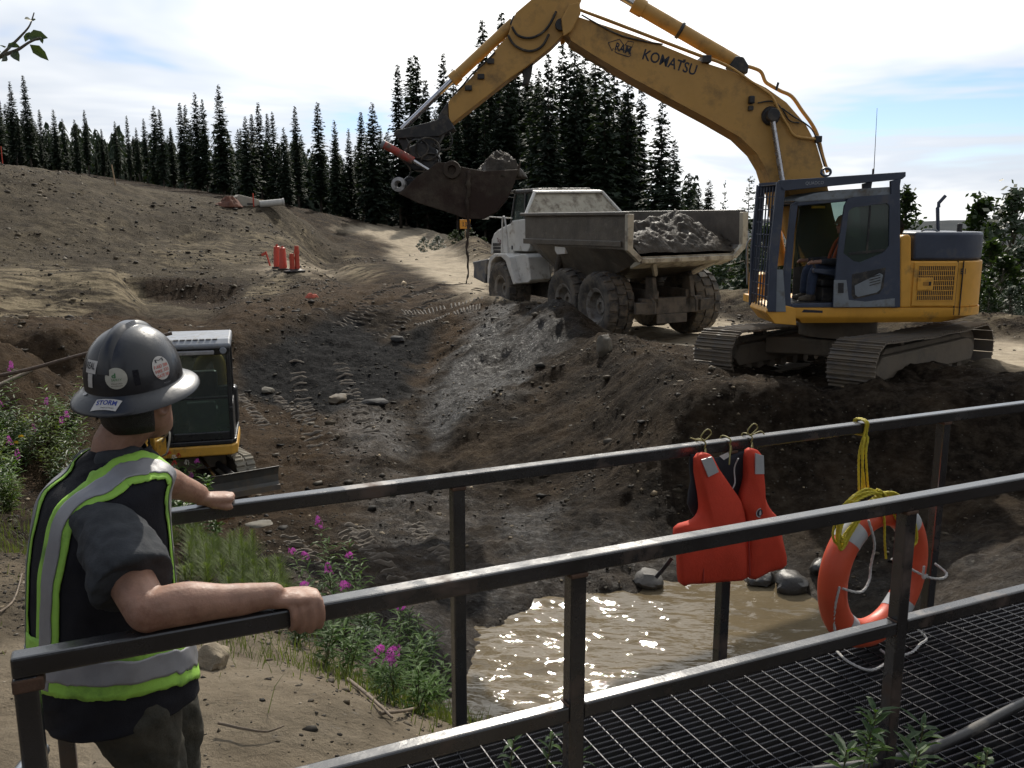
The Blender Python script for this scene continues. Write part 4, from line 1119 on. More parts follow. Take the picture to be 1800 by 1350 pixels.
# work lamp
wl_ = px3([(1321, 180)], yN + .06)[0]
MB().box(wl_.x - .045, wl_.x + .045, yN, yN + .10, wl_.z - .02, wl_.z + .10).build('work_lamp', BLACK, boom, bevel=.02)
MB().box(wl_.x - .04, wl_.x + .04, yN, yN + .06, wl_.z - .12, wl_.z - .05).build('lamp_bracket', BLACK, boom, bevel=.01)
# stick cylinder over the boom
def cylbody(name, pa, pb, yl, r_, m, parent, n=18): return MB().cyl(V((*exl(*pa, yl), 0)).xzy if False else V((exl(*pa, yl)[0], yl, exl(*pa, yl)[1])), V((exl(*pb, yl)[0], yl, exl(*pb, yl)[1])), r_, n=n).build(name, m, parent, smooth=40, bevel=.008)
sc_ = cylbody('stick_cylinder', (1296, 112), (1120, 10), BY, .115, YEL_BOOM, boom)
cylbody('cylinder_gland', (1132, 17), (1113, 6), BY, .135, YEL_BOOM, sc_)
cylbody('piston_rod', (1118, 9), (1008, -55), BY, .06, CHROME, sc_)
cylbody('cylinder_band', (1198, 55), (1193, 52), BY, .135, BLACK, sc_)
MB().prism(trace([(1278, 118), (1290, 101), (1303, 103), (1312, 118), (1310, 132), (1296, 130)], BY), BY - .16, BY + .16, 'y').build('cylinder_clevis', BLACK, boom, bevel=.02)
# hydraulic lines along the boom
def line(name, pts, yl, r_, m=RUBBER, parent=None, n=7, k=5):
    return MB().tube(catmull([V((exl(x, y, yl)[0], yl, exl(x, y, yl)[1])) for x, y in pts], k), r_, n).build(name, m, parent or boom, smooth=60)
line('steel_line', [(1018, 17), (1060, 32), (1120, 55), (1180, 78), (1235, 99), (1262, 108), (1290, 122), (1318, 142), (1345, 160), (1358, 172), (1372, 200), (1384, 220), (1396, 238), (1420, 243), (1437, 245)], yN + .05, .022, YEL_BOOM)
line('steel_line', [(1018, 17), (1060, 33), (1120, 56), (1180, 79), (1235, 100), (1265, 110), (1300, 128)], BY - .15, .025, YEL_BOOM)
line('hose', [(1310, 116), (1325, 120), (1338, 127), (1345, 143), (1354, 150), (1372, 160), (1392, 170), (1410, 195), (1428, 220), (1438, 242), (1446, 275), (1455, 303)], BY + .1, .03, YEL_BOOM)
line('hose', [(1375, 190), (1395, 205), (1415, 217), (1430, 232), (1440, 262), (1452, 300)], yN + .05, .012)
line('hose', [(1332, 181), (1350, 178), (1362, 180), (1375, 192), (1388, 212), (1405, 216)], yN + .04, .012)
line('hose', [(1022, 26), (1050, 42), (1090, 62), (1130, 72), (1165, 78)], yN + .02, .013)
cl = exl(1241, 104, yN); MB().box(cl[0] - .07, cl[0] + .07, BY - .2, yN + .08, cl[1] - .06, cl[1] + .05).build('line_clamp', BLACK, boom, bevel=.01)
cl = exl(1437, 245, yN); MB().box(cl[0] - .05, cl[0] + .05, BY - .2, yN + .08, cl[1] - .05, cl[1] + .05).build('line_clamp', BLACK, boom, bevel=.01)
cl = exl(1368, 148, yN); MB().tube([V((cl[0], yN - .1, cl[1] - .08)), V((cl[0] - .03, yN - .1, cl[1] + .04))], .02, 6).build('line_bracket', BLACK, boom)

# --- arm (stick)
AH = .20; yA = BY + AH
aout = [(933, 0), (907, 22), (902, 34), (893, 62), (850, 112), (806, 160), (788, 178), (789, 217), (796, 216), (845, 178), (893, 140), (925, 118), (970, 82), (990, 62), (1006, 45), (1024, -5), (1040, -45), (1018, -78), (985, -70)]
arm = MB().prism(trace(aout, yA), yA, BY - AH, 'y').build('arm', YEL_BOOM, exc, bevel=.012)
MB().cyl((exl(985, 45, yA)[0], BY - BH - .02, exl(985, 45, yA)[1]), (exl(985, 45, yA)[0], yN + .04, exl(985, 45, yA)[1]), .085, n=18).build('arm_pin', BLACK, arm, smooth=40)
MB().prism(trace([(918, 122), (938, 106), (935, 128), (930, 146), (917, 148), (921, 135)], yA), BY - .1, BY + .1, 'y').build('arm_stop', BLACK, arm, bevel=.01)
for s in (1, -1):
    ya_ = BY + s * (AH + .02)
    pts = trace([(986, 36), (1000, 10), (1018, 6), (1020, 26), (1003, 58), (990, 66)], yN)
    MB().prism(pts, ya_ - .04 + (.11 if s > 0 else -.11), ya_ + .04 + (.11 if s > 0 else -.11), 'y').build('boom_fork', YEL_BOOM, arm, bevel=.015)
bc = cylbody('bucket_cylinder', (903, 40), (797, 139), BY + .02, .088, YEL_BOOM, arm)
cylbody('cylinder_gland', (806, 131), (794, 142), BY + .02, .105, YEL_BOOM, bc)
cylbody('piston_rod', (796, 140), (706, 228), BY + .02, .047, CHROME, bc)
MB().prism(trace([(896, 40), (902, 26), (914, 22), (921, 34), (908, 52)], yA), BY - .14, BY + .16, 'y').build('cylinder_clevis', BLACK, arm, bevel=.015)
line('hose', [(900, 47), (910, 62), (930, 67), (950, 60), (965, 45), (978, 20)], yA + .05, .02, RUBBER, arm)
line('hose', [(893, 62), (905, 80), (930, 90), (952, 82), (965, 60)], yA + .04, .02, RUBBER, arm)
line('steel_line', [(870, 92), (850, 112), (830, 130), (812, 152), (795, 168)], yA + .03, .014, RUBBER, arm)
for (x, y) in ((862, 108), (845, 135), (823, 155)):
    c_ = exl(x, y, yA); MB().box(c_[0] - .06, c_[0] + .05, yA, yA + .05, c_[1] - .04, c_[1] + .04).build('line_bracket', BLACK, arm, bevel=.01)
MB().prism(trace([(787, 178), (789, 217), (772, 248), (752, 268), (738, 266), (736, 254), (760, 225), (775, 196)], yA), yA - .01, BY - AH + .01, 'y').build('arm_tip', BLACK, arm, bevel=.02)

# --- bucket linkage, tilting coupler, bucket
bk = MB().prism(trace([(696, 229), (712, 226), (765, 212), (786, 202), (800, 226), (772, 240), (700, 244), (692, 238)], yA), yA + .03, yA - .05, 'y')
bk.prism(trace([(696, 229), (712, 226), (765, 212), (786, 202), (800, 226), (772, 240), (700, 244), (692, 238)], yA), BY - AH - .03, BY - AH + .05, 'y')
link = bk.build('bucket_link', BLACK, exc, bevel=.012)
for s in (1, -1): MB().prism(trace([(694, 232), (708, 232), (724, 262), (750, 285), (738, 292), (712, 272)], yA), BY + s * .13 - .03, BY + s * .13 + .03, 'y').build('side_link', BLACK, link, bevel=.01)
cp = MB().prism(trace([(712, 262), (742, 250), (768, 262), (772, 284), (760, 300), (728, 300), (708, 285)], yA), BY - .30, BY + .30, 'y').build('tilting_coupler', BLACK, exc, bevel=.03)
for cx_, cy_, rr_ in ((752, 262, .19), (735, 262, .16), (757, 285, .15)):
    c_ = exl(cx_, cy_, yA + .12)
    MB().tube([V((c_[0] + rr_ * math.cos(a), yA + .14 + .04 * math.sin(2 * a), c_[1] + rr_ * .9 * math.sin(a))) for a in [2 * math.pi * k / 18 for k in range(18)]], .017, 6, closed=True).build('hose', RUBBER, cp, smooth=60)
line('hose', [(790, 232), (795, 248), (788, 262), (772, 262), (762, 252)], yA + .05, .014, RUBBER, cp)
line('hose', [(698, 275), (712, 285), (722, 300), (716, 315)], yA + .1, .013, RUBBER, cp)
REDC = mat('red_cylinder', (.36, .045, .03), .45, 0, .25, 5, 0, 30, dirt=((.14, .11, .085), .35, 6))
rc = cylbody('tilt_cylinder', (673, 253), (727, 283), BY + .42, .062, REDC, exc)
cylbody('piston_rod', (724, 281), (760, 303), BY + .42, .032, CHROME, rc)
cylbody('cylinder_cap', (671, 252), (676, 255), BY + .42, .066, GREYL, rc)
hub = exl(702, 325, BY + .45)
MB().lathe([(.05, -.08), (.105, -.08), (.115, -.05), (.115, .07), (.06, .08), (.05, .05), (.05, -.08)], (hub[0], BY + .45, hub[1]), (.15, 1, .1), 20).build('pivot_hub', mat('worn_bright_steel', (.33, .32, .31), .45, .4, .2, 8, dirt=((.1, .085, .07), .25, 12)), exc, smooth=40)
hub = exl(721, 325, BY + .42)
MB().tube([V((hub[0] + .10 * math.cos(a), BY + .42, hub[1] + .12 * math.sin(a))) for a in [2 * math.pi * k / 18 for k in range(18)]], .022, 6, closed=True).build('pivot_ring', BLACK, exc, smooth=60)
# bucket: curved shell between two side plates, opening upward
BKH = .58
prof_px = [(768, 288), (752, 300), (732, 312), (714, 330), (700, 340), (735, 356), (780, 370), (820, 384), (848, 384), (872, 372), (892, 348), (905, 318), (912, 300)]
yK = BY + .55
prof = trace(prof_px, yK)
shell = MB(); g_ = []
c_in = exl(812, 320, yK)
for (x, z) in prof:
    dx, dz = c_in[0] - x, c_in[1] - z; l_ = math.hypot(dx, dz); dx, dz = dx / l_ * .045, dz / l_ * .045
    g_.append([(x, BY - BKH, z), (x, BY + BKH, z), (x + dx, BY + BKH, z + dz), (x + dx, BY - BKH, z + dz)])
shell.loft(g_)
bucket = shell.build('bucket', MUDDY, exc, fix=True, bevel=.012)
side_p = trace([(768, 286), (790, 286), (812, 294), (850, 301), (912, 298), (905, 320), (892, 349), (872, 373), (848, 385), (820, 385), (780, 371), (735, 357), (702, 341), (716, 328), (734, 310), (754, 298)], yK)
for s in (1, -1): MB().prism(side_p, BY + s * BKH, BY + s * (BKH + .045), 'y').build('side_plate', MUDDY, bucket, bevel=.012)
ri = exl(795, 299, yK)
MB().lathe([(.06, 0), (.13, 0), (.14, .03), (.13, .06), (.07, .06), (.06, .02)], (ri[0], BY + BKH + .045, ri[1]), (0, 1, 0), 22).build('pin_boss', MUDDY, bucket, smooth=40)
for k in range(5):
    y = BY - BKH + .1 + k * (2 * BKH - .2) / 4
    a, b_ = exl(908, 306, yK), exl(916, 284, yK)
    MB().prism([(a[0] + .03, a[1]), (b_[0] + .02, b_[1]), (b_[0] + .0, b_[1]), (a[0] - .03, a[1] - .03)], y - .05, y + .05, 'y').build('tooth', MUDDY, bucket, bevel=.01)
MB().box(exl(700, 340, yK)[0] - .05, exl(756, 330, yK)[0] - .0, BY - .32, BY + .32, exl(716, 338, yK)[1], exl(716, 312, yK)[1]).build('bucket_hinge', BLACK, bucket, bevel=.04)

# ---------------------------------------------------------------- lumps of mud: heightfield heaps with noise
def clump(name, cx, cy, cz, rx, ry, h, m, seed, parent=None, n=48, drop=.0, shape=None, rz=0, amp=.35):
    """uneven heap: a dome displaced by noise, closed underneath"""
    mb = MB(); rings = []
    for i in range(n // 2 + 1):
        t = i / (n // 2)
        row = []
        for j in range(n):
            a = 2 * math.pi * j / n
            x, y = rx * t * math.cos(a), ry * t * math.sin(a)
            sc_n = .40 * max(rx, ry) / .8; nz = sfbm((x + seed * 3.1) / sc_n, (y + seed) / sc_n, 5, seed, .68)
            k = 1 + .18 * sfbm((math.cos(a) * 1.2 + seed) * 2, math.sin(a) * 2.4, 3, seed + 5)
            zz_ = h * ((1 - t ** 2) ** .8) * (1 + amp * 1.6 * nz) + (shape(x, y) if shape else 0) - drop * t ** 3
            c_, s_ = math.cos(rz), math.sin(rz)
            row.append((cx + (x * c_ - y * s_) * k, cy + (x * s_ + y * c_) * k, cz + zz_))
        rings.append(row)
    mb.sheet(rings, closed_u=True)
    mb.add([(x, y, z) for x, y, z in rings[-1]], [tuple(range(n))[::-1]])
    return mb.build(name, m, parent, smooth=180, fix=True)
bm_c = atY(872, 300, EX_POS.y - BY)
def world_of(lx, ly, lz): return EX_POS + _ef * lx + _el * ly + V((0, 0, lz))
cx1 = exl(878, 300, BY)
p_ = world_of(cx1[0], BY, exl(878, 308, BY)[1])
o = clump('mud_heap', p_.x, p_.y, p_.z - .05, .42, .60, .42, MUDWET, 3, amp=.5, n=72)
tag(o, 'wet grey mud heaped in the raised excavator bucket', 'mud', None)
p2 = world_of(exl(836, 306, BY)[0], BY, exl(836, 312, BY)[1])
o = clump('mud_heap', p2.x, p2.y, p2.z, .42, .55, .10, MUDWET, 9, amp=.4)
tag(o, 'low slick of mud in the bucket beside its hinge', 'mud')
# slurry pouring off the bucket
st = []; rr_ = []
yb_ = BY + BKH + .05
pt = exl(823, 300, yb_); base = world_of(pt[0], yb_, pt[1])
zend = atY(826, 498, base.y).z
for k in range(34):
    t = k / 33
    st.append(base + V((.008 * math.sin(k * 1.3) - .03 * t + .012 * math.sin(k * .5), .012 * math.cos(k * .9), -t * (base.z - zend))))
    rr_.append((.038 + .010 * math.sin(k * 2.1) + .008 * math.sin(k * 3.7)) * (1 - .72 * t))
mb = MB(); mb.tube(st, [max(.006, r_) for r_ in rr_], 9)
o = mb.build('mud_stream', MUDDY, smooth=180)
tag(o, 'thin string of slurry pouring down from the excavator bucket', 'mud')
# ================================================================= ARTICULATED HAUL TRUCK
CREAM = mat('truck_cream', (.60, .585, .54), .5, 0, .10, 2.5, .05, 30, dirt=((.26, .22, .165), .16, 3.2))
BEDM = mat('bed_mud_steel', (.088, .076, .060), .42, 0, .35, 2.0, .3, 16, dirt=((.24, .21, .165), .12, 7))
BEDC = mat('bed_cream_edge', (.42, .385, .30), .55, 0, .15, 3, .05, 30, dirt=((.17, .14, .105), .3, 4))
BEDIN = mat('bed_inside_mud', (.085, .073, .060), .7, 0, .35, 2.5, .5, 10)
CHASSIS = mat('truck_chassis_mud', (.062, .055, .046), .8, 0, .3, 3, .3, 20, dirt=((.12, .10, .08), .4, 3))
TYRE = mat('tyre_rubber', (.040, .037, .034), .75, 0, .3, 5, .1, 40, dirt=((.135, .115, .09), .42, 4))
RIM = mat('rim_dusty', (.26, .245, .22), .6, 0, .2, 5, .1, 30, dirt=((.13, .11, .085), .4, 5))
TK_POS = V((3.58, 23.04, -1.0)); TK_RZ = R(114.5)
truck = empty('haul_truck', TK_POS, TK_RZ)
truck.rotation_euler = (R(-1.0), 0, TK_RZ)
tag(truck, 'cream six wheeled articulated haul truck with mud caked dump bed', 'truck')
_tf = V((math.cos(TK_RZ), math.sin(TK_RZ), 0)); _tl = V((-math.sin(TK_RZ), math.cos(TK_RZ), 0))
def trl(px, py, yl):
    d = ray(px, py); o = V((0, 0, CAM_Z)) - TK_POS
    t = (yl - o.dot(_tl)) / d.dot(_tl); p = o + d * t
    return (p.dot(_tf), p.z + yl * math.tan(R(1.0)))
def ttrace(pts, yl): return [trl(x, y, yl) for x, y in pts]
# --- wheels
TR, TW = .875, .74
def tyre_mesh():
    mb = MB(); h = TW / 2
    prof = [(.44, -h * .78), (.55, -h * .92), (.70, -h * 1.0), (.79, -h * .98), (.825, -h * .86), (.832, 0), (.825, h * .86), (.79, h * .98), (.70, h), (.55, h * .92), (.44, h * .78)]
    mb.lathe(prof, (0, 0, 0), (0, 1, 0), 48)
    nl = 20
    for k in range(nl):
        for row, (y0, y1, ph) in enumerate(((-h * .99, -h * .40, 0.), (-h * .34, h * .34, .5), (h * .40, h * .99, 0.))):
            a = 2 * math.pi * (k + ph) / nl; da = 2 * math.pi / nl * .40
            skew = .12 if row == 1 else 0
            vv = []
            for r_, sh in ((.815, 1.0), (TR, .84)):
                pts = [(-da * sh, y0), (-da * .55 * sh - skew * .3, (y0 * .9 + y1 * .1)), (da * sh, y0), (da * 1.12 * sh, (y0 + y1) / 2), (da * sh, y1), (-da * sh, y1), (-da * 1.12 * sh, (y0 + y1) / 2)]
                pts = [pts[0], pts[2], pts[3], pts[4], pts[5], pts[6]]
                cyy = (y0 + y1) / 2
                for aa, yy in pts:
                    rr_ = r_ - (.05 if (abs(yy) > h * .9) else 0)
                    yy = cyy + (yy - cyy) * (sh * .5 + .5)
                    vv.append((rr_ * math.cos(a + aa), yy, rr_ * math.sin(a + aa)))
            fs = [tuple(range(6, 12))] + [(i, (i + 1) % 6, 6 + (i + 1) % 6, 6 + i) for i in range(6)]
            mb.add(vv, fs)
    me = mb.mesh('tyre', TYRE, 35)
    bm = bmesh.new(); bm.from_mesh(me); bmesh.ops.recalc_face_normals(bm, faces=bm.faces); bm.to_mesh(me); bm.free()
    return me
tyre_me = tyre_mesh()
rm = MB(); h = TW / 2
for s in (1,):
    rm.lathe([(.0, .10), (.10, .10), (.11, .16), (.20, .16), (.21, .09), (.30, .06), (.34, .12), (.37, .26), (.43, h * .80), (.46, h * .84), (.47, h * .80), (.44, h * .76)], (0, 0, 0), (0, 1, 0), 32)
    for k in range(12):
        a = 2 * math.pi * k / 12
        rm.cyl((.25 * math.cos(a), .06, .25 * math.sin(a)), (.25 * math.cos(a), .10, .25 * math.sin(a)), .018, n=6)
    rm.lathe([(.44, -h * .76), (.40, -.1), (.40, .1)], (0, 0, 0), (0, 1, 0), 24)
rim_me = rm.mesh('rim', RIM, 40)
HT = 1.30
AX = (0.0, 1.75, 5.95)
for x in AX:
    for s in (1, -1):
        o = obj('tyre', tyre_me, truck); o.location = (x, s * HT, TR); o.rotation_euler = (0, random.uniform(0, 6), 0)
        if s < 0: o.rotation_euler = (0, random.uniform(0, 6), math.pi)
        obj('rim', rim_me, o)
    MB().cyl((x, -HT + .2, TR), (x, HT - .2, TR), .17, n=12).build('axle', CHASSIS, truck, smooth=40)
# --- chassis
ch = MB()
for s in (1, -1):
    ch.box(-1.05, 3.3, s * .48 - .08, s * .48 + .08, .85, 1.28)
ch.box(-1.05, -.85, -.9, .9, .70, 1.10); ch.box(3.2, 3.9, -.4, .4, .7, 1.25)
ch.cyl((3.9, 0, .6), (3.9, 0, 1.5), .28, n=16)
ch.box(4.0, 7.0, -.55, .55, .65, 1.15)
ch.build('chassis', CHASSIS, truck, bevel=.02)
MB().box(-1.06, -1.0, -.45, .45, .46, .70).build('rear_crossmember', CHASSIS, truck, bevel=.02)
for s in (1, -1):
    MB().box(-1.14, -1.02, s * .95 - .16, s * .95 + .16, .74, 1.02).build('tail_lamp_box', CHASSIS, truck, bevel=.015)
    MB().prism([(-1.15, 1.1), (-.75, 1.1), (-.75, 1.62), (-1.05, 1.62)], s * .55 - .06, s * .55 + .06, 'y').build('body_hinge', CHASSIS, truck, bevel=.015)
    MB().tube([V((-.95, s * .62, 1.2)), V((-1.2, s * .62, 1.0)), V((-1.2, s * .62, .75))], .03, 6).build('hinge_strut', CHASSIS, truck)
# --- dump body
ZT = 3.15
st_ = [(-1.62, 1.66, 2.34, 1.36, 2.10), (-.9, 1.66, 2.34, 1.28, 1.86), (.3, 1.65, 2.34, 1.16, 1.50), (2.5, 1.63, 2.34, 1.12, 1.44), (3.35, 1.62, 2.36, 1.15, 1.75), (4.05, 1.62, 2.45, 1.2, 2.45)]
def section(x, w, zm, wb, zb, t=0.0):
    return [(x, -w + t, ZT), (x, -w + t, zm + t * .5), (x, -wb + t, zb + t), (x, wb - t, zb + t), (x, w - t, zm + t * .5), (x, w - t, ZT)]
bd = MB()
outer = [section(*s) for s in st_]; inner = [section(s[0], s[1], s[2], s[3], s[4], .07) for s in st_]
bd.sheet(outer, 0); bd.sheet([r_[::-1] for r_ in inner], 1)
a, b_ = outer[0], inner[0]
for i in range(5): bd.add([a[i], a[i + 1], b_[i + 1], b_[i]], [(0, 1, 2, 3)], 2)
a, b_ = outer[-1], inner[-1]
bd.add(a, [tuple(range(6))], 0); bd.add(b_, [tuple(range(6))[::-1]], 1)
for s in (0, 5):
    for i in range(len(st_) - 1): bd.add([outer[i][s], outer[i + 1][s], inner[i + 1][s], inner[i][s]], [(0, 1, 2, 3)], 0)
body = bd.build('dump_body', [BEDM, BEDIN, BEDC], truck, fix=True)
# rails, rear frame edge, ribs under the chute
for s in (1, -1):
    MB().box(-1.60, 4.16, min(s * 1.60, s * 1.74), max(s * 1.60, s * 1.74), ZT - .02, ZT + .07).build('top_rail', BEDM, body, bevel=.02)
    MB().prism([(s * 1.56, ZT + .01), (s * 1.73, ZT + .01), (s * 1.73, 2.33), (s * 1.40, 2.04), (s * 1.30, 2.12), (s * 1.58, 2.38)], -1.72, -1.58, 'x').build('rear_edge', BEDC, body, bevel=.012)
    MB().prism(ttrace([(924, 428), (1096, 434), (1096, 424), (924, 419)], 1.66), s * 1.66, s * 1.70, 'y').build('side_rib', BEDM, body, bevel=.01)
    MB().tube([V((-1.1, s * .55, 1.70)), V((-1.6, s * .95, 2.04))], .07, 6).build('chute_brace', BEDC, body)
MB().prism([(-1.74, 2.13), (-1.60, 2.14), (-1.2, 1.93), (-1.2, 1.86), (-1.72, 2.02)], -1.34, 1.34, 'y').build('chute_lip', BEDC, body, bevel=.015)
for x in (-.4, .6, 1.6, 2.4):
    pts = [(-1.62, 2.33), (-1.14, 1.52), (1.14, 1.52), (1.62, 2.33), (1.56, 2.28), (1.10, 1.44), (-1.10, 1.44), (-1.56, 2.28)]
# headboard and spill guard over the cab
hb = MB()
hb.add([(4.05, -1.60, ZT), (4.05, 1.60, ZT), (4.42, 1.12, 3.80), (4.42, -1.12, 3.80)], [(0, 1, 2, 3)])
hb.add([(4.11, -1.60, ZT), (4.11, 1.60, ZT), (4.48, 1.12, 3.80), (4.48, -1.12, 3.80)], [(3, 2, 1, 0)])
hb.add([(4.05, 1.60, ZT), (4.11, 1.60, ZT), (4.48, 1.12, 3.8), (4.42, 1.12, 3.8)], [(0, 1, 2, 3)])
hb.add([(4.05, -1.60, ZT), (4.11, -1.60, ZT), (4.48, -1.12, 3.8), (4.42, -1.12, 3.8)], [(3, 2, 1, 0)])
hb.build('headboard', BEDC, body, fix=True)
MB().prism([(4.33, 3.78), (4.55, 3.82), (4.55, 3.88), (4.33, 3.84)], -1.14, 1.14, 'y').build('headboard_flange', CREAM, body, bevel=.015)
for s in (1, -1):
    MB().tube([V((4.04, s * 1.60, ZT + .03)), V((4.40, s * 1.13, 3.82))], .05, 6).build('headboard_edge', CREAM, body)
MB().prism(ttrace([(984, 428), (1003, 430), (1002, 446), (988, 447), (984, 440)], 1.5), 1.36, 1.62, 'y').build('hoist_bracket', CREAM, body, bevel=.015)
for s in (1, -1):
    a, b_ = trl(992, 438, 1.4), trl(974, 486, 1.4)
    MB().cyl(V((a[0], s * 1.42, a[1])), V(((a[0] + b_[0]) / 2, s * 1.38, (a[1] + b_[1]) / 2)), .06, n=12).build('hoist_rod', CHROME, truck, smooth=40)
    MB().cyl(V(((a[0] * .9 + b_[0] * .1), s * 1.41, (a[1] * .9 + b_[1] * .1))), V((b_[0], s * 1.3, b_[1] - .1)), .11, n=14).build('hoist_cylinder', CHASSIS, truck, smooth=40)
# --- front unit
yh = 1.12
hood = ttrace([(863, 447), (866, 420), (870, 410), (878, 403), (898, 393), (904, 388), (904, 447)], yh)
ho = MB().prism(hood, -yh, yh, 'y').build('hood', CREAM, truck, bevel=.06, seg=3)
for k in range(3):
    pts = ttrace([(869 + k * .4, 427 + 6.2 * k), (882, 427.5 + 6.2 * k), (882, 432 + 6.2 * k), (868.5 + k * .2, 432.5 + 6.2 * k)], yh)
    MB().prism(pts, yh + .001, yh + .012, 'y').build('hood_louvre', BLACK, ho)
vv, ff = text_mesh('TA30', 1, bold=.02, width=.34, height=.14)
c_ = trl(879.5, 423.5, yh); mb = MB(); mb.add([(c_[0] - x, yh + .004, c_[1] + y + x * -.2) for x, y, z in vv], ff)
mb.build('lettering', mat('dark_red_print', (.12, .02, .025), .6), ho)
MB().prism(ttrace([(898, 400), (903, 388), (922, 385), (938, 385), (938, 400), (934, 434), (929, 442), (898, 441)], yh), -yh, yh + .012, 'y').build('cab_lower', CREAM, truck, bevel=.03)
dl = trl(902, 435, yh)
MB().box(dl[0] - .09, dl[0], yh + .012, yh + .03, dl[1] - .06, dl[1] + .06).build('door_latch', BLACK, truck, bevel=.01)
# cab glasshouse
cy = .92
cp_ = ttrace([(902, 392), (908, 346), (914, 340), (955, 338), (955, 392)], cy)
cabg = MB()
z0, z1 = cp_[0][1], cp_[2][1]
xf0, xf1, xr_ = cp_[0][0], cp_[1][0], max(cp_[3][0] - .15, 4.72)
for s in (1, -1):
    for (xa, xb) in ((xf0, xf1), ((xf0 + xr_) / 2 - .1, (xf0 + xr_) / 2 - .1), (xr_, xr_)):
        cabg.tube([V((xa, s * cy, z0)), V((xb, s * cy * .95, z1))], .06, 4)
cabo = cabg.build('cab_pillars', BLACK, truck)
MB().box(xr_ - .1, xf1 + .12, -cy, cy, z1 - .02, z1 + .12).build('cab_roof', BLACK, truck, bevel=.05, seg=3)
MB().prism([(xf1 - .05, z1 + .06), (xf1 + .62, z1 - .0), (xf1 + .62, z1 + .05), (xf1 - .05, z1 + .12)], -cy - .06, cy + .06, 'y').build('sun_visor', BLACK, truck, bevel=.015)
for s in (1, -1):
    MB().add([(xf0, s * cy, z0), (xr_, s * cy, z0), (xr_, s * cy * .95, z1), (xf1, s * cy * .95, z1)], [(0, 1, 2, 3)]).build('side_window', GLASSD, cabo)
MB().add([(xf0, -cy, z0), (xf0, cy, z0), (xf1, cy * .95, z1), (xf1, -cy * .95, z1)], [(0, 1, 2, 3)]).build('windshield', GLASSD, cabo)
MB().add([(xr_, -cy, z0), (xr_, cy, z0), (xr_, cy * .95, z1), (xr_, -cy * .95, z1)], [(0, 1, 2, 3)]).build('rear_window', GLASSD, cabo)
MB().box((xf0 + xr_) / 2 - .3, (xf0 + xr_) / 2 - .1, -.3, .3, z0 - .1, z0 + .75).build('seat', BLACK, cabo, bevel=.05)
# wings over the front wheels, step panels, bumper
yw = 1.62
arch = ttrace([(857, 498), (858, 470), (862, 452), (870, 446), (890, 446), (897, 452), (902, 478), (908, 498), (903, 500), (897, 482), (890, 459), (882, 451), (872, 452), (865, 460), (862, 478), (861, 498)], yw)
for s in (1, -1):
    MB().prism(arch, s * (yw - .78), s * yw, 'y').build('mudguard', CREAM, truck, bevel=.02)
    stp = ttrace([(897, 449), (926, 446), (931, 452), (935, 492), (930, 497), (906, 498), (903, 480)], 1.4)
    MB().prism(stp, s * .75, s * 1.42, 'y').build('step_panel', CREAM, truck, bevel=.03)
    MB().tube(catmull([V((*(lambda q: (q[0], s * 1.45, q[1]))(trl(x, y, 1.45)),)) for x, y in ((885, 445), (885.5, 400), (886.5, 384), (888.5, 381), (890.5, 386), (893.5, 415), (895, 445))], 4), .028, 7).build('handrail', CREAM, truck, smooth=60)
    MB().tube([V((xf0 - .1, s * (cy + .02), z0 + .15)), V((xf0 + .65, s * 1.35, z0 + .2)), V((xf0 + .8, s * 1.45, z0 + .22))], .02, 6).build('mirror_arm', CREAM, truck)
    MB().box(xf0 + .74, xf0 + .80, s * 1.5 - .12, s * 1.5 + .12, z0 + .12, z0 + .42).build('mirror', CREAM, truck, bevel=.02)
    MB().tube([V((xf1 - .02, s * cy, z1 - .12)), V((xf1 + .9, s * 1.1, z1 - .04))], .018, 6).build('mirror_arm', BLACK, truck)
bf = trl(836, 490, 1.2)[0]
bmp = [(trl(861, 475, 1.2)[0], trl(861, 455, 1.2)[1]), (bf + .1, trl(840, 461, 1.2)[1]), (bf - .02, trl(836, 470, 1.2)[1]), (bf + .05, trl(836, 488, 1.2)[1]), (trl(855, 496, 1.2)[0], trl(855, 498, 1.2)[1])]
MB().prism(bmp, -1.25, 1.25, 'y').build('bumper', mat('bumper_grey', (.10, .105, .115), .5, 0, .2, 3, dirt=((.24, .21, .165), .3, 3)), truck, bevel=.03)
MB().prism([(a[0] * .985, a[1]) for a in hood[:3]] + [(trl(897, 470, .7)[0], trl(897, 470, .7)[1]), (trl(863, 475, .7)[0], trl(863, 470, .7)[1])], -.6, .6, 'y').build('radiator_shroud', CHASSIS, truck, bevel=.02)

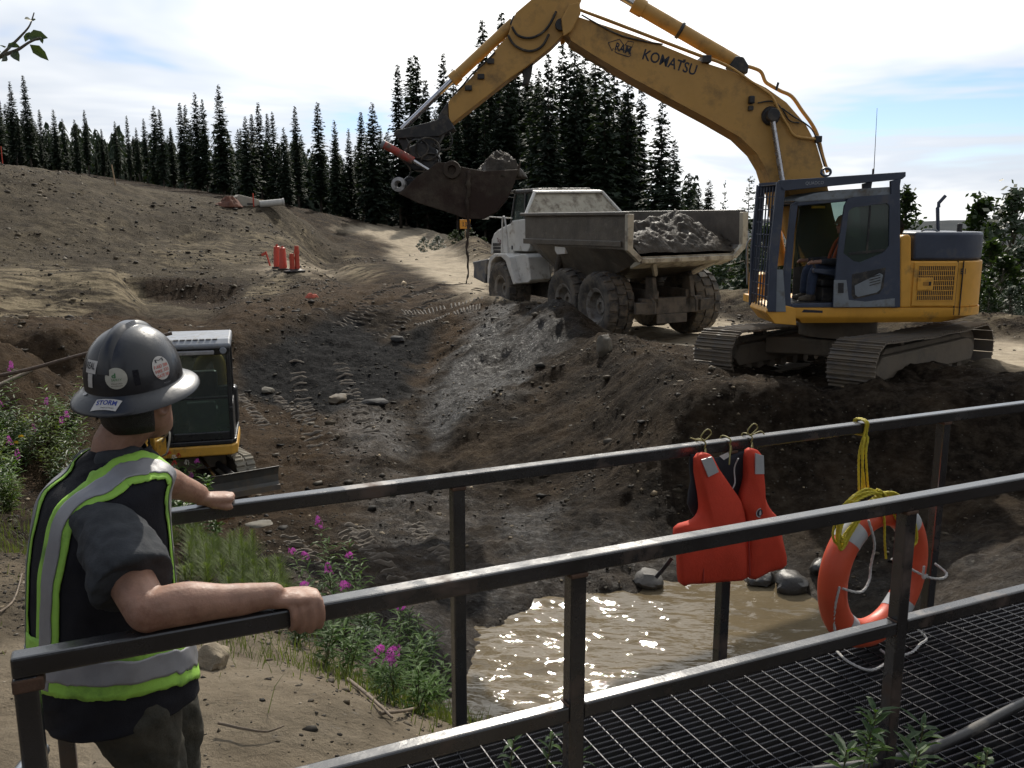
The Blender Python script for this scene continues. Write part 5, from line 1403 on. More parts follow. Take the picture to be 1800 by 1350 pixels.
# --- load of wet mud in the bed: heightfield between the bed walls
ST0, ST4 = [s[0] for s in st_], [s[4] for s in st_]
def mud_load():
    nx, ny = 150, 96; g = []
    for i in range(nx):
        x = -1.66 + 5.3 * i / (nx - 1); row = []
        k = min(1, max(0, (x + 1.7) / 1.5)); k = k ** .75
        for j in range(ny):
            u_ = -1 + 2 * j / (ny - 1)
            zf_ = float(np.interp(x, ST0, ST4)) + .06
            w_ = 1.55 if x > -1.4 else 1.40
            y = u_ * w_
            heap = 1.22 * (1 - .14 * abs(u_) ** 3) * k * (1 - .30 * min(1, max(0, (x - 2.0) / 1.6)))
            heap += .08 * math.exp(-((x + .35) / .6) ** 2 - ((y + .55) / .5) ** 2) - .35 * math.exp(-((x - .0) / 1.0) ** 2 - ((y + 1.45) / .45) ** 2)
            # wings of the mud climb the side walls
            n_ = sfbm((x + 4.2) / .9, y / .9, 3, 207, .62); n2_ = 1 - 2 * abs(sfbm(x / .34, y / .34, 4, 211, .62))
            zz_ = zf_ + max(.02, heap * (1 + .30 * n_) + .11 * n2_ * min(1, heap * 2))
            # keep it inside the hopper: narrower low down
            wlim = 1.10 + .48 * min(1, max(0, (zz_ - 1.4) / .94)); yy = max(-wlim, min(wlim, y))
            row.append((x, yy, zz_))
        g.append(row)
    mb = MB(); mb.sheet([r_[::-1] for r_ in g])
    me = mb.mesh('mud_load', MUDWET, 180)
    o = obj('mud_load', me); o.matrix_world = truck.matrix_basis.copy()
    return tag(o, 'glistening wet mud heaped in the dump bed of the haul truck', 'mud')
mud_load()

# ================================================================= MINI EXCAVATOR
def mini():
    pos = V((-4.86, 13.0, gz(-4.6, 13.0) - .02))
    me_ = empty('mini_excavator', pos, R(-74)); me_.scale = (.87, .87, .87)
    tag(me_, 'compact excavator with black glazed cab and dozer blade, parked in the pit', 'excavator')
    MY = mat('mini_yellow', (.60, .33, .05), .45, 0, .12, 4, dirt=((.2, .14, .07), .2, 5))
    MBK = mat('mini_black', (.02, .021, .024), .32, 0, .25, 5, dirt=((.09, .08, .07), .12, 6))
    MGR = mat('mini_roof_grey', (.22, .235, .26), .4, 0, .12, 4, dirt=((.14, .125, .1), .15, 6))
    # platform and covers
    plan = [(.78, -.78), (.86, -.4), (.86, .72), (.74, .80), (-.5, .82)] + [(-.5 - .42 * math.sin(a), .82 * math.cos(a)) for a in [math.pi * k / 8 for k in range(1, 8)]] + [(-.5, -.82)]
    MB().prism(plan, .60, .78, 'z').build('platform', MY, me_, bevel=.03, seg=3)
    MB().prism([(x * .99, y * .985) for x, y in plan], .782, .864, 'z').build('platform_deck', MBK, me_, bevel=.02)
    MB().prism([(-.28, -.8), (-.28, .8)] + [(-.5 - .44 * math.sin(a), .82 * math.cos(a)) for a in [math.pi * k / 8 for k in range(0, 9)]], .865, 1.55, 'z').build('engine_cover', MBK, me_, bevel=.06, seg=3)
    MB().box(-.3, .8, -.80, -.30, .865, 1.25).build('side_cover', MBK, me_, bevel=.06, seg=3)
    # cab: posts, front with two panes, roof with louvres
    x0, x1, y0, y1, zc0, zc1 = -.35, .84, -.26, .76, .865, 2.42
    cb = MB(); w = .07
    for (x, y) in ((x1 - w, y0), (x1 - w, y1 - w), (x0, y0), (x0, y1 - w)):
        top = -.06 if x > 0 else 0
        cb.add([(x, y, zc0), (x + w, y, zc0), (x + w, y + w, zc0), (x, y + w, zc0), (x + top, y, zc1), (x + w + top, y, zc1), (x + w + top, y + w, zc1), (x + top, y + w, zc1)],
               [(0, 3, 2, 1), (4, 5, 6, 7), (0, 1, 5, 4), (1, 2, 6, 5), (2, 3, 7, 6), (3, 0, 4, 7)])
    cb.box(x1 - .06, x1 + .005, y0 + .07, y1 - .07, zc0, zc0 + .14)
    cb.box(x1 - .09, x1 - .04, y0 + .07, y1 - .07, zc0 + .68, zc0 + .73)
    cb.box(x1 - .12, x1 - .05, y0 + .07, y1 - .07, zc1 - .14, zc1)
    cb.box(x0, x1, y1 - .06, y1, zc0, zc0 + .55); cb.box(x0, x1, y0, y0 + .06, zc0, zc0 + .25); cb.box(x0, x0 + .06, y0, y1, zc0, zc0 + .7)
    cb.box(x0 + .02, x1 - .1, y1 - .05, y1 - .005, zc1 - .1, zc1); cb.box(x0 + .02, x1 - .1, y0 + .005, y0 + .05, zc1 - .1, zc1)
    cab_ = cb.build('cab', MBK, me_, bevel=.018, seg=3)
    MB().add([(x1 - .015, y0 + .06, zc0 + .13), (x1 - .015, y1 - .06, zc0 + .13), (x1 - .04, y1 - .06, zc0 + .69), (x1 - .04, y0 + .06, zc0 + .69)], [(0, 1, 2, 3)]).build('lower_windshield', glass_mat('mini_lower_glass', (.30, .40, .36), .6), cab_)
    MB().add([(x1 - .04, y0 + .06, zc0 + .72), (x1 - .04, y1 - .06, zc0 + .72), (x1 - .075, y1 - .06, zc1 - .13), (x1 - .075, y0 + .06, zc1 - .13)], [(0, 1, 2, 3)]).build('windshield', glass_mat('mini_upper_glass', (.5, .58, .55), .3), cab_)
    MB().add([(x0 + .05, y1 - .03, zc0 + .55), (x1 - .08, y1 - .03, zc0 + .55), (x1 - .12, y1 - .03, zc1 - .09), (x0 + .05, y1 - .03, zc1 - .09)], [(0, 1, 2, 3)]).build('door_window', GLASSD, cab_)
    MB().add([(x0 + .03, y0 + .06, zc0 + .7), (x0 + .03, y1 - .06, zc0 + .7), (x0 + .03, y1 - .06, zc1 - .05), (x0 + .03, y0 + .06, zc1 - .05)], [(0, 1, 2, 3)]).build('rear_window', GLASS, cab_)
    rf = MB(); rf.prism([(x0 - .04, zc1 - .01), (x1 + .02, zc1 - .03), (x1 + .04, zc1 + .04), (x1 - .10, zc1 + .12), (x0 + .05, zc1 + .14), (x0 - .04, zc1 + .08)], y0 - .02, y1 + .02, 'y')
    roof = rf.build('cab_roof', MGR, me_, bevel=.035, seg=3)
    for k in range(7):
        y = y0 + .16 + k * (y1 - y0 - .42) / 6
        MB().box(x1 - .155, x1 - .07, y, y + .075, zc1 + .112, zc1 + .123).build('roof_vent', BLACK, roof)
    MB().box(x1 - .02, x1 + .05, y0 + .1, y1 - .24, zc1 - .12, zc1 - .05).build('lamp_bar', mat('lamp_bar_grey', (.3, .3, .31), .35, .2), roof, bevel=.015)
    MB().cyl((x1 - .02, y1 - .1, zc1 - .06), (x1 + .06, y1 - .1, zc1 - .06), .055, n=14).build('work_lamp', MGR, roof, smooth=40, bevel=.01)
    MB().box(-.12, .3, .0, .5, zc0 + .25, zc0 + .42).build('seat', BLACK, cab_, bevel=.04)
    MB().box(-.22, -.08, .0, .5, zc0 + .35, zc0 + 1.02).build('seat_back', BLACK, cab_, bevel=.05)
    MB().box(.45, .6, .02, .48, zc0 + .05, zc0 + .6).build('control_console', BLACK, cab_, bevel=.03)
    MB().tube(catmull([V((-.60, .1, 1.5)), V((-.58, .2, 1.9)), V((-.56, .38, 2.08)), V((-.58, .52, 1.95)), V((-.62, .54, 1.5))], 5), .11, 10).build('engine_snorkel_cover', MY, me_, smooth=60)
    # swing post, boom, stick, bucket (folded down beside the cab)
    MB().prism([(.82, -.74), (1.12, -.66), (1.12, -.40), (.82, -.30)], .60, .98, 'z').build('swing_post', MY, me_, bevel=.03)
    bo = [(1.0, .80), (1.18, .84), (1.42, 1.30), (1.88, 1.52), (1.86, 1.66), (1.32, 1.48), (1.0, 1.05)]
    MB().prism(bo, -.62, -.44, 'y').build('boom', MY, me_, bevel=.02)
    MB().prism([(1.78, 1.62), (1.95, 1.60), (2.02, .62), (1.92, .60)], -.60, -.46, 'y').build('arm', MY, me_, bevel=.02)
    MB().cyl((1.30, -.53, .85), (1.62, -.53, 1.45), .045, n=12).build('boom_cylinder', BLACK, me_, smooth=40)
    MB().prism([(1.84, .66), (2.10, .62), (2.14, .30), (1.90, .06), (1.60, .08), (1.66, .16), (1.84, .26)], -.80, -.26, 'y').build('bucket', MUDDY, me_, bevel=.02)
    MB().tube(catmull([V((1.05, -.35, .95)), V((1.3, -.2, 1.15)), V((1.35, -.25, .85)), V((1.1, -.35, .72))], 6), .016, 6).build('hose', mat('pale_hose', (.45, .42, .36), .6), me_, smooth=60)
    # undercarriage at its own angle
    UR = R(-54) - R(-74)
    us = MB(); us.box(-.5, .5, -.45, .45, .28, .52); us.cyl((0, 0, .5), (0, 0, .60), .36, n=20)
    un = us.build('undercarriage', TRACKF, me_, bevel=.02); un.rotation_euler = (0, 0, UR)
    tl, thh, tw = 1.5, .46, .32
    r_ = thh / 2; per = 2 * tl + 2 * math.pi * r_; n = 44
    lug = MB(); pz = per / n
    lug.add([(-pz * .5, -tw / 2, -.02), (pz * .5, -tw / 2, -.02), (pz * .5, tw / 2, -.02), (-pz * .5, tw / 2, -.02), (-pz * .5, -tw / 2, .0), (pz * .5, -tw / 2, .0), (pz * .5, tw / 2, .0), (-pz * .5, tw / 2, .0)], [(0, 3, 2, 1), (4, 5, 6, 7), (0, 1, 5, 4), (1, 2, 6, 5), (2, 3, 7, 6), (3, 0, 4, 7)])
    for s in (-1, 1): lug.prism([(-pz * .34, .001), (pz * .34, .001), (pz * .22, .035), (-pz * .22, .035)], s * .02, s * tw * .5, 'y')
    lug_me = lug.mesh('track_lug', mat('rubber_track', (.21, .20, .17), .75, 0, .25, 6, .2, 40, dirt=((.26, .235, .185), .45, 5)))
    for s in (1, -1):
        yo = s * .62
        fr = MB().prism([(-tl / 2, .10), (tl / 2, .10), (tl / 2 + .1, r_), (tl / 2, thh - .1), (-tl / 2, thh - .1), (-tl / 2 - .1, r_)], yo - .11, yo + .11, 'y').build('track_frame', TRACKF, me_, bevel=.02)
        fr.rotation_euler = (0, 0, UR)
        for k in range(n):
            q_ = per * k / n
            if q_ < tl: p, a = (-tl / 2 + q_, thh), 0
            elif q_ < tl + math.pi * r_: ph = (q_ - tl) / r_; p, a = (tl / 2 + r_ * math.sin(ph), r_ + r_ * math.cos(ph)), -ph
            elif q_ < 2 * tl + math.pi * r_: p, a = (tl / 2 - (q_ - tl - math.pi * r_), 0), -math.pi
            else: ph = (q_ - 2 * tl - math.pi * r_) / r_; p, a = (-tl / 2 - r_ * math.sin(ph), r_ - r_ * math.cos(ph)), -math.pi - ph
            o = obj('track_lug', lug_me, fr); o.location = (p[0], yo, p[1] + .0); o.rotation_euler = (0, -a, 0)
    bl = MB(); rows = []
    for z, x in ((.02, 1.44), (.12, 1.39), (.24, 1.385), (.36, 1.43), (.40, 1.47)):
        rows.append([(x, -1.02, z), (x, 1.02, z), (x - .03, 1.02, z), (x - .03, -1.02, z)])
    bl.loft(rows)
    bld = bl.build('dozer_blade', mat('blade_worn', (.105, .105, .10), .5, .3, .25, 3, .1, 30, dirt=((.15, .125, .095), .35, 4)), me_, fix=True, bevel=.008); bld.rotation_euler = (0, 0, UR)
    MB().box(1.405, 1.452, -1.025, 1.025, -.02, .07).build('cutting_edge', TRACKM, bld)
    for s in (1, -1): MB().tube([V((.4, s * .3, .34)), V((1.36, s * .36, .22))], .06, 6).build('blade_arm', BLACK, bld)
    MB().cyl((.5, 0, .5), (1.36, 0, .3), .035, n=10).build('blade_cylinder', CHROME, bld, smooth=40)
    return me_
mini()
# ================================================================= PEOPLE
SKIN = mat('skin', (.30, .165, .112), .55, 0, .22, 22, .16, 130, sss=.10, dirt=((.20, .095, .062), .22, 9))
SHIRT = mat('grey_tshirt', (.042, .045, .05), .9, 0, .22, 18, .25, 160, spec=.2)
VESTB = mat('vest_black', (.012, .012, .016), .85, 0, .2, 12, .25, 200, spec=.25)
LIME = mat('vest_lime', (.29, .54, .075), .75, 0, .12, 14, .1, 150, dirt=((.13, .25, .05), .18, 8))
SILVER = mat('reflective_tape', (.26, .26, .275), .42, .15, .12, 12, .05, 150)
PANTS = mat('work_trousers', (.042, .041, .034), .92, 0, .3, 5, .35, 60, dirt=((.075, .068, .052), .3, 4), spec=.2)
BOOT = mat('work_boot', (.05, .038, .028), .7, 0, .3, 8, .2, 40, dirt=((.14, .115, .085), .4, 6))
HAIR = mat('black_hair', (.012, .011, .010), .55, 0, .3, 40, .5, 220)
def sring(c, ax, ay, a, b, n=28, e=2.4, a2=None):
    """super-ellipse ring: a along ax (front), a2 towards the back, b along ay"""
    out = []
    for j in range(n):
        t = 2 * math.pi * j / n; ct, s_ = math.cos(t), math.sin(t)
        x = math.copysign(abs(ct) ** (2 / e), ct); y = math.copysign(abs(s_) ** (2 / e), s_)
        out.append(V(c) + V(ax) * x * (a if x > 0 or a2 is None else a2) + V(ay) * y * b)
    return out
def remesh(o, vox, smooth=4, fac=.5):
    m = o.modifiers.new('skin', 'REMESH'); m.mode = 'VOXEL'; m.voxel_size = vox; m.use_smooth_shade = True
    if smooth:
        s = o.modifiers.new('soft', 'SMOOTH'); s.iterations = smooth; s.factor = fac
    return o
def limb(mb, pts, rad, n=14, k=5, endball=True):
    """tapered limb through joints with smooth interpolation of path and radius"""
    P = catmull(pts, k); rr_ = []
    m_ = len(pts) - 1
    for i in range(len(P)):
        u_ = i / k; j = min(int(u_), m_ - 1); f = u_ - j; f = f * f * (3 - 2 * f)
        rr_.append(rad[j] * (1 - f) + rad[j + 1] * f)
    mb.tube(P, rr_, n)
    for c_, r_ in ((P[0], rr_[0]), (P[-1], rr_[-1]))[:2 if endball else 1]:
        mb.lathe([(0, -r_ * .99), (r_ * .45, -r_ * .87), (r_ * .8, -r_ * .57), (r_ * .97, 0), (r_ * .8, r_ * .57), (r_ * .45, r_ * .87), (0, r_ * .99)], c_, (0, 0, 1), 14)
def add_head(mb, c, fw, up, s=1.0):
    """head with brow, nose, lips, chin and ears; c = centre between the ears"""
    fw = V(fw).normalized(); lf = V(up).cross(fw).normalized(); upv = fw.cross(lf).normalized()
    prof = [(-.125, .030, .045, .040, .050), (-.112, .052, .050, .052, .045), (-.085, .066, .064, .066, .024), (-.05, .078, .082, .072, .010), (-.01, .088, .094, .075, .004), (.03, .092, .098, .077, 0), (.065, .086, .096, .074, -.002), (.095, .066, .078, .06, -.004), (.113, .035, .045, .034, -.006)]
    rings = [sring(c + upv * z * s + fw * off * s, fw, lf, a * s, b * s, 24, 2.2, a2 * s) for z, a, a2, b, off in prof]
    mb.loft(rings)
    def P(f, l, u_): return c + fw * f * s + lf * l * s + upv * u_ * s
    mb.tube([P(.088, 0, .022), P(.100, 0, -.005), P(.112, 0, -.030), P(.094, 0, -.042)], [.010 * s, .012 * s, .016 * s, .010 * s], 8)
    for l in (1, -1):
        mb.tube([P(.104, l * .011, -.034), P(.09, l * .015, -.036)], [.009 * s, .006 * s], 8)
        mb.tube([P(.082, l * .010, .030), P(.080, l * .035, .034), P(.062, l * .052, .028)], [.010 * s, .010 * s, .006 * s], 8)
        ear = [P(-.006 + .020 * math.cos(a), l * (.077 + .006 * math.cos(a)), -.012 + .033 * math.sin(a)) for a in [2 * math.pi * k / 14 for k in range(14)]]
        mb.tube(ear, .0065 * s, 7, closed=True)
        mb.tube([P(.004, l * .070, -.012), P(-.012, l * .078, -.010)], [.018 * s, .012 * s], 8)
    mb.tube([P(.093, -.022, -.066), P(.101, 0, -.064), P(.093, .022, -.066)], [.005 * s, .008 * s, .005 * s], 8)
    mb.tube([P(.090, -.018, -.078), P(.097, 0, -.079), P(.090, .018, -.078)], [.005 * s, .008 * s, .005 * s], 8)
    mb.tube([P(.070, 0, -.112), P(.078, 0, -.104)], [.018 * s, .016 * s], 8)
    return fw, lf, upv
def add_grip(mb, wrist, along, out, rail_top, side_w=.05, flip=1, s=1.0):
    """hand laid over a square rail: palm on top, four unequal fingers curled over the outer face, thumb on the inner one"""
    up = V((0, 0, 1)); along = V(along); out = V(out)
    top = V((wrist.x, wrist.y, rail_top))
    mcp = []
    pc = top + along * .065 + up * .018 + out * .0
    rings = [sring(top + along * (-.012) + up * .026, out, up, .028 * s, .020 * s, 14), sring(top + along * .022 + up * .022, out, up, .036 * s, .018 * s, 14),
             sring(top + along * .055 + up * .020, out, up, .041 * s, .017 * s, 14), sring(top + along * .090 + up * .018, out, up, .038 * s, .015 * s, 14), sring(top + along * .108 + up * .016, out, up, .026 * s, .011 * s, 14)]
    mb.loft(rings)
    hw = side_w / 2
    for k, (x, r_, l) in enumerate(((.104, .0095, .95), (.080, .0100, 1.06), (.056, .0096, 1.0), (.034, .0085, .84))):
        a = top + along * x + out * (hw - .008) + up * .020
        b = top + along * (x + .004) + out * (hw + .013) + up * .006
        c = top + along * (x + .006) + out * (hw + .016) + up * (-.028 * l)
        d = top + along * (x + .003) + out * (hw + .006) + up * (-.058 * l)
        e = top + along * (x + .0) + out * (hw - .016) + up * (-.066 * l)
        mb.tube(catmull([a - out * .03, a, b, c, d, e], 4), [r_ * 1.15 if i < 8 else r_ * (1.05 if i < 14 else .92) for i in range(21)], 9)
    t0 = top + along * .018 - out * (hw - .006) + up * .016
    mb.tube(catmull([t0, t0 + along * .03 - out * .016 - up * .012, t0 + along * .062 - out * .018 - up * .022, t0 + along * .082 - out * .014 - up * .024], 4), [.014] * 5 + [.0115] * 5 + [.010] * 3, 9)

def atW(px, py, w):
    d = ray(px, py); o = V((0, 0, CAM_Z)) - N0
    t = (w - o.dot(BN)) / d.dot(BN)
    return V((0, 0, CAM_Z)) + d * t
def rot2(v, a): return V((v.x * math.cos(a) - v.y * math.sin(a), v.x * math.sin(a) + v.y * math.cos(a), 0))

def worker():
    UP = V((0, 0, 1))
    hipc = atW(200, 1178, .46); waist = atW(192, 1085, .46); chest = atW(186, 968, .45); uchest = atW(186, 872, .45); nb = atW(206, 792, .46); head = atW(240, 696, .47)
    base = V((hipc.x, hipc.y, 0.0))
    man = empty('person', base)
    tag(man, 'worker in black hard hat and black lime striped vest leaning on the rail', 'person')
    tf_, hf = rot2(BD, R(25)), rot2(BD, R(56))
    tl_ = V((-tf_.y, tf_.x, 0))
    rel = lambda p: V(p) - base
    # joints
    rs = atW(186, 905, .32); re_ = atW(262, 1096, .03); rw = atW(482, 1082, .025); rw.z = RAIL_Z + .035; re_.z = max(re_.z, RAIL_Z + .045)
    ls = nb + V((0, 0, -.09)) + tl_ * .19 + tf_ * .02; le = atW(268, 838, .78); lw = atW(352, 887, BW - .025); lw.z = RAIL_Z + .04
    hr_ = hipc - tl_ * .10 - UP * .06; hl_ = hipc + tl_ * .10 - UP * .06
    kr = V((hr_.x, hr_.y, .50)) + tf_ * .04; kl = V((hl_.x, hl_.y, .52)) + tf_ * .20
    ar = V((kr.x, kr.y, .055)) - tf_ * .03; al = V((kl.x, kl.y, .055)) - tf_ * .02
    # --- body, one continuous surface
    b = MB()
    up_h = (UP + hf * -.14).normalized()
    add_head(b, rel(head), hf + UP * .14, up_h, 1.03)
    b.tube(catmull([rel(nb) - UP * .05, rel(nb) + UP * .02, rel(head) - UP * .06 - hf * .012], 4), [.074, .069, .066, .063, .061, .060, .060, .060, .060], 16)
    b.loft([sring(rel(c_), tf_, tl_, a, w_, 20) for c_, a, w_ in ((hipc - UP * .1, .12, .15), (hipc, .13, .16), (waist, .12, .15), (chest, .12, .165), (uchest, .11, .17), (nb - UP * .03, .07, .10))])
    limb(b, [rel(rs), rel(rs) * .5 + rel(re_) * .5 - tf_ * .01, rel(re_) + UP * .0], [.045, .056, .051])
    limb(b, [rel(re_), rel(re_) * .72 + rel(rw) * .28 + UP * .008, rel(re_) * .35 + rel(rw) * .65, rel(rw)], [.049, .052, .041, .032])
    add_grip(b, rel(rw), BD, -BN, RAIL_Z, s=1.12)
    limb(b, [rel(ls), rel(ls) * .5 + rel(le) * .5 - UP * .01, rel(le)], [.055, .048, .043])
    limb(b, [rel(le), rel(le) * .7 + rel(lw) * .3, rel(le) * .3 + rel(lw) * .7, rel(lw)], [.048, .050, .040, .033])
    add_grip(b, rel(lw), BD, BN, RAIL_Z, s=1.12)
    for (h_, k_, a_) in ((hr_, kr, ar), (hl_, kl, al)):
        limb(b, [rel(h_), rel(k_), rel(a_)], [.08, .055, .04])
        b.tube([rel(a_) - UP * .03 - tf_ * .03, rel(a_) - UP * .07 + tf_ * .12], [.04, .03], 10)
    body = remesh(b.build('body', SKIN, man), .0052, 5, .5)
    # --- hair below the hat
    hd = rel(head); lf = up_h.cross(hf).normalized()
    hm = MB()
    rows = []
    for z, k in ((-.085, .90), (-.06, 1.0), (-.02, 1.06), (.03, 1.07), (.07, 1.05)):
        row = []
        for j in range(25):
            a = R(92) + R(150) * j / 24
            row.append(hd + up_h * z + hf * math.cos(a) * .1 * k * 1.04 + lf * math.sin(a) * .082 * k + hf * (-.004))
        rows.append(row)
    hm.sheet(rows)
    ho_ = hm.build('hair', HAIR, man, smooth=180); so = ho_.modifiers.new('thick', 'SOLIDIFY'); so.thickness = .012; so.offset = 0
    # --- eyes
    for l in (1, -1): MB().lathe([(.0, .011), (.006, .009), (.010, .004), (.0108, 0)], hd + (hf + UP * .14).normalized() * .080 + lf * l * .031 + up_h * .016, hf, 12).build('eye', mat('eye_white', (.7, .68, .64), .2), man, smooth=180)
    # --- t-shirt: torso and short sleeves
    s = MB()
    def folds(rg, amp, seed):
        return [p + (p - sum(rg, V()) / len(rg)).normalized() * amp * sfbm(p.x * 9 + seed, p.y * 9 + p.z * 16, 3, seed) for p in rg]
    s.loft([folds(sring(rel(c_), tf_, tl_, a, w_, 32), .006, 5) for c_, a, w_ in ((hipc - UP * .05, .150, .178), (hipc, .150, .178), (waist, .140, .170), (chest, .132, .178), (uchest, .112, .178), (nb - UP * .035, .078, .11), (nb + UP * .012, .062, .064))])
    limb(s, [rel(rs) + UP * .0 + tl_ * .04, rel(rs) * .6 + rel(re_) * .4 - tf_ * .01, rel(rs) * .26 + rel(re_) * .74 - tf_ * .004], [.070, .090, .102], 20, 5, False)
    limb(s, [rel(ls) - tl_ * .04, rel(ls) * .6 + rel(le) * .4, rel(ls) * .3 + rel(le) * .7], [.080, .078, .076], 18, 5, False)
    sh_ = remesh(s.build('shirt', SHIRT, man), .007, 5)
    tx = bpy.data.textures.new('cloth_folds', 'CLOUDS'); tx.noise_scale = .085; tx.noise_depth = 2
    dm = sh_.modifiers.new('folds', 'DISPLACE'); dm.texture = tx; dm.strength = .032; dm.mid_level = .5
    # sleeve hem band
    ax_ = (rel(re_) - rel(rs)).normalized(); q0 = rel(rs) * .26 + rel(re_) * .74
    # --- vest as a parametric shell
    stack = [(hipc - UP * .085 + tf_ * .0, .205, .205, 2.5), (hipc - UP * .03 + tf_ * .0, .206, .207, 2.5), (hipc + UP * .03 - tf_ * .004, .198, .203, 2.5), (waist - tf_ * .010, .178, .192, 2.4), (chest - tf_ * .010, .158, .195, 2.4), (uchest - tf_ * .002, .134, .195, 2.3), (nb - UP * .060 + tf_ * .004, .112, .165, 2.3), (nb - UP * .026 + tf_ * .006, .094, .122, 2.2), (nb - UP * .004 + tf_ * .008, .080, .090, 2.1), (nb + UP * .010 + tf_ * .01, .072, .075, 2.0)]
    ns = len(stack)
    def vs_pt(u_, v_, off=0.0):
        f = v_ * (ns - 1); i = min(int(f), ns - 2); t = f - i
        def at(i_):
            c_, a, w_, e = stack[max(0, min(ns - 1, i_))]; return V((*rel(c_), 0)) , a, w_, e
        P = []
        for i_ in (i - 1, i, i + 1, i + 2):
            c_, a, w_, e = stack[max(0, min(ns - 1, i_))]; P.append(np.array([*rel(c_), a, w_, e]))
        q_ = .5 * (2 * P[1] + (P[2] - P[0]) * t + (2 * P[0] - 5 * P[1] + 4 * P[2] - P[3]) * t * t + (3 * P[1] - P[0] - 3 * P[2] + P[3]) * t ** 3)
        ct, s_ = math.cos(u_), math.sin(u_); e = q_[5]
        x = math.copysign(abs(ct) ** (2 / e), ct) * (q_[3] + off); y = math.copysign(abs(s_) ** (2 / e), s_) * (q_[4] + off)
        wob = .011 * sfbm(ct * 2.2 + 3, v_ * 9 + s_ * 2.2, 3, 77) * (1 - v_ * .6)
        k = 1 + wob / max(.05, math.hypot(x, y))
        return V(q_[:3]) + tf_ * x * k + tl_ * y * k
    nu, nv_ = 96, 60
    vm = MB(); vm.sheet([[vs_pt(R(352) - 2 * math.pi * j / nu * (344 / 360), i / nv_) for j in range(nu, -1, -1)] for i in range(nv_ + 1)])
    vo = vm.build('vest', VESTB, man, smooth=180); so = vo.modifiers.new('thick', 'SOLIDIFY'); so.thickness = .004; so.offset = -1
    def strip(path, width, off, m, name, step=.02):
        """band following a path given in (u degrees, v) on the vest"""
        pts = []
        P = [V((R(a), b_, 0)) for a, b_ in path]
        C = catmull(P, 10)
        g = []
        for i, c_ in enumerate(C):
            d = (C[min(i + 1, len(C) - 1)] - C[max(i - 1, 0)])
            p = vs_pt(c_.x, c_.y); e = 1e-3
            tu = (vs_pt(c_.x + e, c_.y) - p) / e; tv = (vs_pt(c_.x, c_.y + e) - p) / e
            T = (tu * d.x + tv * d.y)
            nrm = tu.cross(tv).normalized(); W_ = nrm.cross(T).normalized()
            W_ = W_ if W_.dot(W_) > 0 else V((1, 0, 0)); oc = rel(chest); oc.z = min(p.z, rel(uchest).z - .02); nrm = nrm if nrm.dot(p - oc) > 0 else -nrm; row = [p + W_ * (width / 2 * k / 5) + nrm * .03 for k in range(-5, 6)]
            g.append(row)
        mb = MB(); mb.sheet(g)
        o = mb.build(name, m, vo, smooth=180)
        sw = o.modifiers.new('hug', 'SHRINKWRAP'); sw.target = vo; sw.wrap_method = 'NEAREST_SURFACEPOINT'; sw.wrap_mode = 'ABOVE_SURFACE'; sw.offset = off
        so_ = o.modifiers.new('thick', 'SOLIDIFY'); so_.thickness = .0025; so_.offset = 0
        return o
    for sgn in (-1, 1):
        pth = [(sgn * (170 if sgn < 0 else 152), .24), (sgn * (169 if sgn < 0 else 150), .42), (sgn * (163 if sgn < 0 else 146), .56), (sgn * (148 if sgn < 0 else 136), .66), (sgn * 122, .735), (sgn * 94, .77), (sgn * 66, .735), (sgn * 50, .66), (sgn * 40, .55), (sgn * 36, .40), (sgn * 34, .24)]
        strip(pth, .108, .0045, LIME, 'lime_band'); strip(pth, .054, .0075, SILVER, 'reflective_band')
    pth = [(14 + 332 * k / 24, .245 - .05 * math.sin(R(14 + 332 * k / 24 + 60))) for k in range(25)]
    strip(pth, .140, .0060, LIME, 'lime_band'); strip(pth, .062, .0090, SILVER, 'reflective_band')
    # --- trousers
    p = MB()
    p.loft([sring(rel(c_), tf_, tl_, a, w_, 24) for c_, a, w_ in ((hipc - UP * .14, .11, .16), (hipc - UP * .06, .135, .175), (hipc + UP * .04, .14, .172))])
    limb(p, [rel(hr_), rel(hr_) * .5 + rel(kr) * .5, rel(kr), rel(kr) * .45 + rel(ar) * .55, rel(ar) - UP * .02], [.118, .108, .092, .085, .082], 18)
    limb(p, [rel(hl_), rel(hl_) * .5 + rel(kl) * .5, rel(kl), rel(kl) * .45 + rel(al) * .55, rel(al) - UP * .02], [.115, .108, .092, .085, .082], 18)
    po = remesh(p.build('trousers', PANTS, man), .008, 4)
    dm = po.modifiers.new('folds', 'DISPLACE'); dm.texture = tx; dm.strength = .03; dm.mid_level = .5
    for a_ in (ar, al):
        bo = MB()
        bo.loft([sring(rel(a_) + tf_ * x - UP * (.10 - z), UP, tl_, hgt, w_, 16, 2.6) for x, z, hgt, w_ in ((-.085, .05, .045, .035), (-.05, .055, .055, .046), (.04, .05, .052, .050), (.12, .04, .042, .052), (.165, .032, .03, .042))])
        bo.tube([rel(a_) - UP * .06, rel(a_) + UP * .06], [.06, .058], 14)
        remesh(bo.build('boot', BOOT, man), .007, 3)
    # --- hard hat with full brim
    hat_c = head + up_h * .045 + hf * .004
    M = Matrix(((hf.x, lf.x, up_h.x), (hf.y, lf.y, up_h.y), (hf.z, lf.z, up_h.z)))
    fx = (hf - up_h * hf.dot(up_h)).normalized(); fl = up_h.cross(fx).normalized()
    HATM = mat('hard_hat_black', (.017, .018, .022), .33, 0, .15, 6, .04, 120, dirt=((.05, .05, .055), .15, 9), coat=.2)
    A_, B_, Hh = .136, .119, .152
    def hat(x, y, z): return rel(hat_c) + fx * x + fl * y + up_h * z
    def dome_r(z):
        t = max(0, min(1, z / Hh)); return (1 - t ** 2.35) ** .5
    hm = MB(); rows = []
